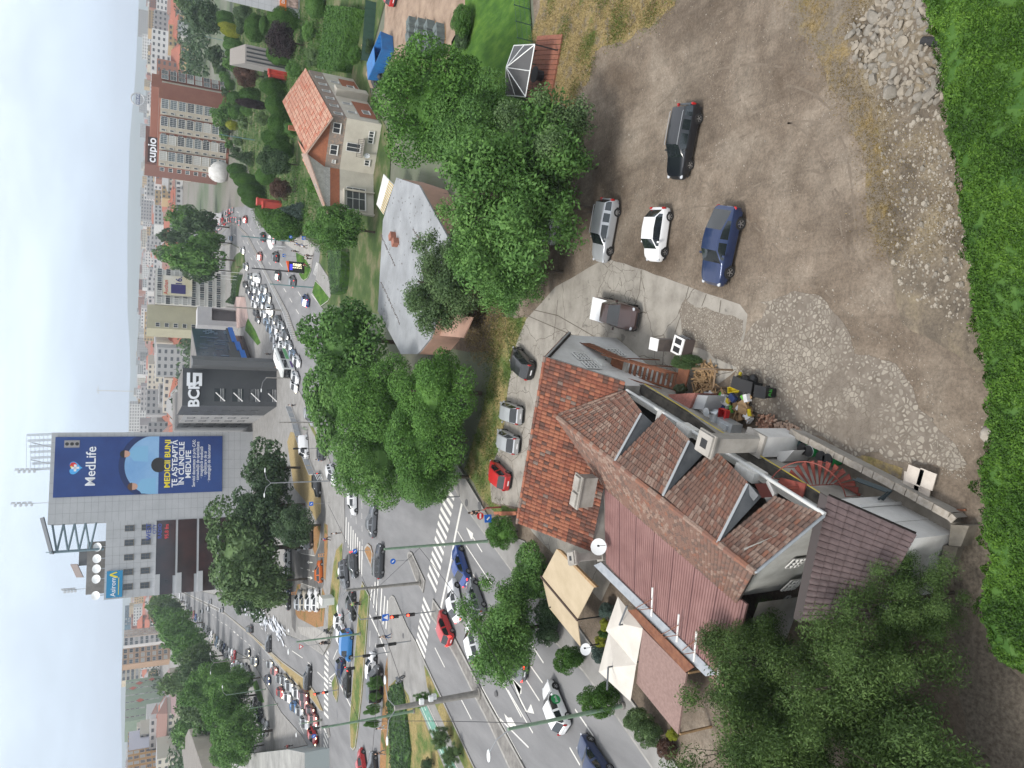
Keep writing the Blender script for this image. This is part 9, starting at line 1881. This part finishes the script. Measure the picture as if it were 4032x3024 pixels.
for p in P_:mb=MB();mb.box((p[0],p[1],hz/2),(.1,.1,hz));mb.build('post',M_trim,t)
mb=MB()
for i in range(14):mb.b2(-s_*1.1+i*.41,-s_*1.1+i*.41+.37,-s_*1.15,s_*1.15,0,.18)
mb.build('deck',mat('red_deck',(.26,.10,.06),(.19,.075,.05),scale=3),t);mb=MB();mb.tube([(0,0,.18),(0,0,.9)],.45,12);mb.tube([(0,0,.9),(0,0,.95)],.7,14);mb.build('table',M_trim,t)
pts=[G('O',1141,-60,0),G('O',1145,20,0),G('O',1152,90,0),G('O',1160,140,0),G('O',1166,262,0),G('O',1150,330,0)];t=thing('mesh_fence','green wire fence between the lawn and the dirt yard','fence',(0,0,0))
M_net=mat('fence_green',(.03,.07,.05),rough=.6);mb=MB()
for a,b in zip(pts,pts[1:]):
 n=max(2,int((b-a).length/2.2))
 for h in(.15,.6,1.1,1.6):mb.tube([a+Vector((0,0,h)),b+Vector((0,0,h))],.02,4)
 for i in range(n*8):p=a.lerp(b,i/(n*8));mb.tube([p,p+Vector((0,0,1.6))],.008,3)
mb.build('wire_mesh',M_net,t)
for a,b in zip(pts,pts[1:]):
 n=max(2,int((b-a).length/2.2))
 for i in range(n):p=a.lerp(b,i/n);mb=MB();mb.box((p.x,p.y,.85),(.07,.07,1.7));mb.build('post',M_net,t)
mb=MB();a,b=G('HA',830,20,0),G('HA',800,420,0)
for i in range(9):p=a.lerp(b,i/8);mb.box((p.x,p.y,.9),(.08,.08,1.8))
mb.add([a,b,b+Vector((0,0,1.7)),a+Vector((0,0,1.7))],[(0,1,2,3)]);mb.build('dark_fence',M_net,label='dark screening fence on the bare plot along the wall hedge',cat='fence')
c0=G('HA',900,400,0);t=thing('skip_container','open blue steel skip container on the bare plot','container',(c0.x,c0.y,0),.30);M_cb=mat('container_blue',(.02,.16,.42),(.03,.12,.32),scale=1,rough=.5);mb=MB();L_,w_,h_=3.3,1.25,1.9
for sg_ in(-1,1):mb.slab([(-w_,sg_*L_,0.1),(w_,sg_*L_,.1),(w_*1.15,sg_*L_*1.05,h_),(-w_*1.15,sg_*L_*1.05,h_)],.06);mb.slab([(sg_*w_,-L_,.1),(sg_*w_,L_,.1),(sg_*w_*1.15,L_*1.05,h_),(sg_*w_*1.15,-L_*1.05,h_)],.06)
mb.b2(-w_,w_,-L_,L_,.1,.2);mb.slab([(-w_*1.15,-L_*.1,h_+.05),(w_*1.15,-L_*.1,h_+.05),(w_*1.15,L_*1.05,h_+.05),(-w_*1.15,L_*1.05,h_+.05)],.08);mb.build('body',M_cb,t);mb=MB()
for sg_ in(-1,1):
 for i in range(8):mb.box((sg_*w_*1.10,-L_+.4+i*.85,h_/2),(.12,.12,h_*.95))
mb.build('stiffeners',M_cb,t)
for i in range(34):
 x,y=rb.uniform(800,890),rb.uniform(430,590);p=G('HA',x,y,rb.uniform(.1,.7));blob('dark_sack',p,(.45,.4,.35),mat('sack_dark',(.035,.04,.045),rough=.6),'dark filled sack in the pile beside the blue skip','sack',i%7,.2,(8,6),group='sacks piled beside the blue skip')
pm=None
for r_ in range(4):
 for k in range(5):
  x=725+r_*62+rb.uniform(-6,6);y=160+k*42+r_*12+(0 if r_<3 else 10);p=G('Q',x,y,0)
  if k==4 and r_>2:continue
  if pm is None:
   mb=MB();mb.b2(-.55,.55,-.6,.6,.12,1.15);pm=mb.mesh('block_stack',mat('block_grey',(.10,.125,.125),(.14,.17,.165),scale=2,rough=.9));mb=MB()
   for i in range(3):mb.b2(-.55,.55,-.6+i*.53,-.46+i*.53,0,.12)
   pp=mb.mesh('pallet',M_wood);mb=MB()
   for i in range(1,4):mb.b2(-.56,.56,-.6+i*.3-.012,-.6+i*.3+.012,.2,1.157)
   mb.b2(-.012,.012,-.61,.61,.2,1.156);pj=mb.mesh('joints',M_char)
  t=thing('block_pallet','pallet of grey blocks, row %s from the house, %s from the fence'%(ords[r_],ords[k]),'pallet',(p.x,p.y,.02),.25,'pallets of grey blocks on the bare plot');mobj('block_stack',pm,t);mobj('pallet',pp,t);mobj('joints',pj,t)
car('Q',(600,5),(570,-60),'suv','red','red off-road car at the top edge of the bare plot',z=.02)
for x0,y0,l in((445,395,'fallen pale board'),(430,350,'second pale board')):
 mb=MB();p=G('HA',740,y0-40,.1);mb.box((p.x,p.y,.12),(.2,2.2,.08),.5+x0*.1);mb.build('plank',M_wood,label=l+' on the bare plot near the bright bush',cat='plank')
def flatb(label,pts,c,z,h0,m,roof,cat='building',name='building',win=None):
 P_=[G(c,x,y,z)for x,y in pts];t=thing(name,label,cat,(0,0,0));prism_b('wall',[(p.x,p.y)for p in P_],h0,z,m,t,roof);return t,P_
t,P_=flatb('low building with a wide mauve sloping roof among the avenue trees',[(200,480),(110,620),(170,860),(250,1080),(290,1000),(290,860),(215,640)],'F',9,0,M_beigeapt,mat('mauve_roof',(.22,.14,.14),(.18,.12,.12),scale=.2))
t,P_=flatb('hall with a curved dark grey flat roof at the picture bottom',[(430,1200),(340,1400),(380,1700),(600,1700),(480,1330)],'F',10,0,M_beigeapt,mat('grey_felt',(.17,.155,.14),(.20,.185,.165),scale=.3))
t,P_=flatb('glass fronted station with a dark canopy at the lower left corner',[(640,1550),(1600,1440),(1800,1480),(1800,1900),(640,1900)],'F',4.2,0,mat('station_wall',(.30,.34,.34)),mat('station_roof',(.33,.33,.31),(.2,.2,.19),scale=.2))
mb=MB();fa=Fr(P_[0],P_[1]);fa.n=-fa.n if fa.n.y<0 else fa.n
for i in range(8):boxf(mb,fa,fa.W*i/8+.3,fa.W*(i+1)/8-.3,.5,3.6,.02,.1)
mb.build('glazing',M_dglass,t)
rs_=random.Random(4);mb=MB();
for i in range(26):
 x,y=1160+i*13+rs_.uniform(-14,14),330+i*9.5+rs_.uniform(-22,22);a=G('M',x,y,.16);
 for j in range(5):q=a+Vector((rs_.uniform(-1.6,1.6),rs_.uniform(-3,3),0));mb.add([q,q+Vector((rs_.uniform(.4,1.4),rs_.uniform(.5,2.5),rs_.uniform(.1,.7))),q+Vector((rs_.uniform(-.8,.3),rs_.uniform(1.5,3),rs_.uniform(0,.3))),q+Vector((-.5,.4,.05))],[(0,1,2,3)])
mb.build('plastic_sheeting',mat('white_sheeting',(.62,.64,.68),(.45,.48,.52),scale=.5,rough=.5),label='crumpled white plastic sheeting lying along the boulevard kerb',cat='sheeting')
for i,(c1_,x1_,y1_,c2_,x2_,y2_,z_)in enumerate((('D',0,230,'E',1170,770,7.5),('D',620,760,'E',560,1659,7),('B',1262,1185,'D',1290,690,7.2),('B',1262,1185,'E',400,985,7),('D',1290,690,'L',760,1250,7.5),('E',400,985,'L',760,1250,7.2))):
 a,b=G(c1_,x1_,y1_,0),G(c2_,x2_,y2_,0);mb=MB();mb.tube([Vector((a.x,a.y,z_))+(b-a)*(k/8)-Vector((0,0,.6*math.sin(math.pi*k/8)))for k in range(9)],.025,4);mb.build('overhead_wire',M_trim,label='thin black overhead wire, %s of the strands over the junction'%ords[i],cat='wire')
q=G('a',300,840,0);t=thing('arch_sign','grey ring sign with a blue car maker board on the far roofs','sign',(q.x,q.y,0));zr=HT(q,'a',130);rr=(zr-HT(q,'a',185))
mb=MB();mb.tube([(rr*math.cos(2*math.pi*i/24),0,zr+rr*math.sin(2*math.pi*i/24))for i in range(25)],rr*.13,6,0,False);mb.tube([(0,0,0),(0,0,zr-rr)],rr*.1,6);mb.build('ring',mat('ring_grey',(.45,.46,.47),rough=.5),t)
mb=MB();mb.b2(-rr*1.1,rr*1.1,-.5,-.2,zr-rr*.28,zr+rr*.28);bd=mb.build('board',mat('ring_blue',(.01,.03,.12),rough=.5),t);text(bd,'VOLVO',rr*.5,M_bw,(0,-.55,zr),(1,0,0),(0,-1,0),bold=.02)
rc=random.Random(77)
CW=[mat('city_cream',(.50,.47,.40)),mat('city_white',(.55,.55,.54)),mat('city_grey',(.36,.36,.36)),mat('city_brick',(.30,.15,.11)),mat('city_ochre',(.45,.34,.20))];CRf=[mat('city_roof_red',(.32,.11,.07),(.25,.10,.07),scale=.05),mat('city_roof_brown',(.20,.12,.10)),mat('city_roof_grey',(.25,.25,.25))];M_cwin=mat('city_window',(.10,.11,.12),rough=.4)
def cblock(mb,p,w,d,h,rz,wm,rm,gable,fl=True):
 M3=Matrix.Rotation(rz,3,'Z');P=lambda x,y,z:M3@Vector((x,y,z))+Vector((p[0],p[1],0))
 b=[P(-w/2,-d/2,0),P(w/2,-d/2,0),P(w/2,d/2,0),P(-w/2,d/2,0)];t=[q+Vector((0,0,h))for q in b]
 mb.add(b+t,[(0,1,5,4),(1,2,6,5),(2,3,7,6),(3,0,4,7)],wm);mb.add(t,[(0,1,2,3)],rm)
 if gable:
  r=d*.32;mb.add([P(-w/2-.5,-d/2-.5,h),P(w/2+.5,-d/2-.5,h),P(w/2-d*.3,0,h+r),P(-w/2+d*.3,0,h+r),P(w/2+.5,d/2+.5,h),P(-w/2-.5,d/2+.5,h)],[(0,1,2,3),(4,5,3,2),(1,4,2),(5,0,3)],rm)
 n=max(1,int(h/3));k=max(2,int(w/4));kk=max(2,int(d/4))
 for f in range(n):
  z=f*h/n+h/n*.35;z1=z+h/n*.42
  for i in range(k):x=-w/2+(i+.25)*w/k;mb.add([P(x,-d/2-.06,z),P(x+w/k*.5,-d/2-.06,z),P(x+w/k*.5,-d/2-.06,z1),P(x,-d/2-.06,z1)],[(0,1,2,3)],8)
  if fl:
   for sx_ in(-1,1):
    for i in range(kk):y=-d/2+(i+.25)*d/kk;mb.add([P(sx_*(w/2+.06),y,z),P(sx_*(w/2+.06),y+d/kk*.5,z),P(sx_*(w/2+.06),y+d/kk*.5,z1),P(sx_*(w/2+.06),y,z1)],[(0,1,2,3)],8)
CM=CW+CRf+[M_cwin]
cb=[(700,40,668,75,1,0),(690,150,640,60,0,1),(650,200,560,90,1,0),(660,300,620,60,0,1),(760,250,705,120,4,1),(735,120,690,90,0,1),(640,110,545,95,2,0),(620,420,548,60,2,0),(600,520,552,50,2,0),(640,830,555,90,2,0),(680,900,610,110,1,0),(620,990,590,90,3,1),(600,1060,560,70,1,0),(640,1120,600,80,0,1),(670,1250,640,60,1,1),(690,1330,615,60,1,0),(700,1470,650,170,0,0),(640,1430,595,80,3,1),(600,1370,540,70,2,0),(610,1560,570,90,3,1),(620,1640,508,110,1,0),(660,1620,600,100,3,1),(590,1200,560,60,3,1),(575,1290,545,60,2,0),(570,1480,550,60,3,1),(640,700,600,110,1,0),(590,780,552,70,2,0),(660,1010,625,50,3,1),(560,2560,520,50,3,1),(640,2990,560,60,3,1),(590,2400,545,60,3,1),(620,2450,560,60,3,1),(640,2850,600,70,3,1),(600,2890,560,60,3,1)]
adj=['wide','narrow','tall','low','long','plain','small','pale','old','square','blunt','slim'];cn_=['cream','white','grey','brick red','ochre']
lm=[(0,'behind the white corner office'),(230,'beyond the park trees'),(420,'behind the brick apartment block'),(760,'above the avenue bend'),(1010,'behind the big boulevard tree'),(1180,'behind the white five-storey block'),(1330,'beyond the glass office'),(1500,'beyond the dark bank building'),(2300,'between the tower and the green block'),(2800,'beside the ochre block')]
for i,(bx,y,tx,wp_,ci,gb)in enumerate(cb):
 p=G('P',bx,y,0);dep=(p-Vector((0,0,CAMZ))).dot(Fv);w=wp_*dep/FPX;Hh=HT(p,'P',tx);
 if Hh>30 and bx<640:Hh=min(Hh,34)
 mb=MB();cblock(mb,(0,0),w,min(16,w),Hh,math.atan2(-p.x,p.y)*.7+rc.uniform(-.3,.3),ci,5 if gb else 7,gb,True)
 near=[b for a,b in lm if a<=y][-1]
 o=mb.build('city_block',CM,loc=(p.x,p.y,0),label='%s building %s, %s from picture top'%(cn_[ci]+(' red-roofed' if gb else ' flat-roofed'),near,(ords+['thirty first','thirty second','thirty third','thirty fourth','thirty fifth'])[i]),cat='building',group='city buildings beyond the boulevard')
mb=MB();mt=MB()
for i in range(2600):
 d=430*math.exp(rc.uniform(0,2.0));x=rc.uniform(-.62,.56)*d
 px_,py_=PX((x,d,0))
 if py_<-100 or py_>3150:continue
 if d<640 and 640<py_<1010:continue
 if abs(py_-1500)>1650:continue
 tall=rc.random()<.2;
 w=rc.uniform(12,30);h=rc.uniform(14,26)if tall else rc.uniform(5,11)
 if px_>760:continue
 if 1950<py_<2800 and d<800:continue
 cblock(mb,(x,d),w,rc.uniform(10,15),h,rc.uniform(-.5,.5),rc.choice([0,1,1,2,4,3])if tall else rc.choice([0,1,4]),7 if tall else rc.choice([5,5,6,7]),not tall,False)
mb.build('distant_city',CM,kind='stuff',label='mass of red roofs and pale blocks reaching the horizon',cat='city')
rs=np.random.RandomState(5);n=2600;C=[];D=[];S=[]
for i in range(n):
 d=300*math.exp(rc.uniform(0,2.3));x=rc.uniform(-.62,.56)*d;px_,py_=PX((x,d,0))
 if(d<640 and 660<py_<1000)or px_>830 or(1950<py_<2800 and d<760):continue
 r=rc.uniform(4,8)
 for k in range(60 if d<900 else 26):
  v=rs.normal(size=3);v/=np.linalg.norm(v);C.append((x+v[0]*r,d+v[1]*r,r*.8+v[2]*r*.8));D.append(v+rs.normal(size=3)*.4);S.append(rc.uniform(.9,1.8)*(1 if d<900 else 1.5))
o=mobj('distant_trees',leafmesh('distant_trees',np.array(C),np.array(D),np.array(S),.9,LM['dark'],rs=rs));tag(o,'dark tree masses between the distant roofs','trees',None,'stuff')
mb=MB();K=60
for i in range(K+1):
 a=-.75+1.5*i/K;d=8200;h=40+90*noise.noise(Vector((a*3,1,0)))+60*max(0,noise.noise(Vector((a*9,4,0))))+(90 if a>.0 else 0)*max(0,a)
 mb.v+=[(math.sin(a)*d,math.cos(a)*d,0),(math.sin(a)*d*1.08,math.cos(a)*d*1.08,max(12,h+10))]
for i in range(K):mb.f.append((2*i,2*i+2,2*i+3,2*i+1));mb.m.append(0)
mb.build('hills',mat('hill_green',(.06,.09,.05),(.10,.12,.07),scale=.002),kind='structure')
mb=MB();mb.b2(-9100,9100,-120,9600,-1.1,260.);M=bpy.data.materials.new('haze');M.use_nodes=True;nt=M.node_tree;nt.nodes.clear();o_=N(nt,'ShaderNodeOutputMaterial');v_=N(nt,'ShaderNodeVolumePrincipled');v_.inputs['Density'].default_value=.00016;v_.inputs['Color'].default_value=(.82,.9,1,1);v_.inputs['Anisotropy'].default_value=.2;nt.links.new(v_.outputs[0],o_.inputs['Volume']);mb.build('haze',M,kind='stuff')
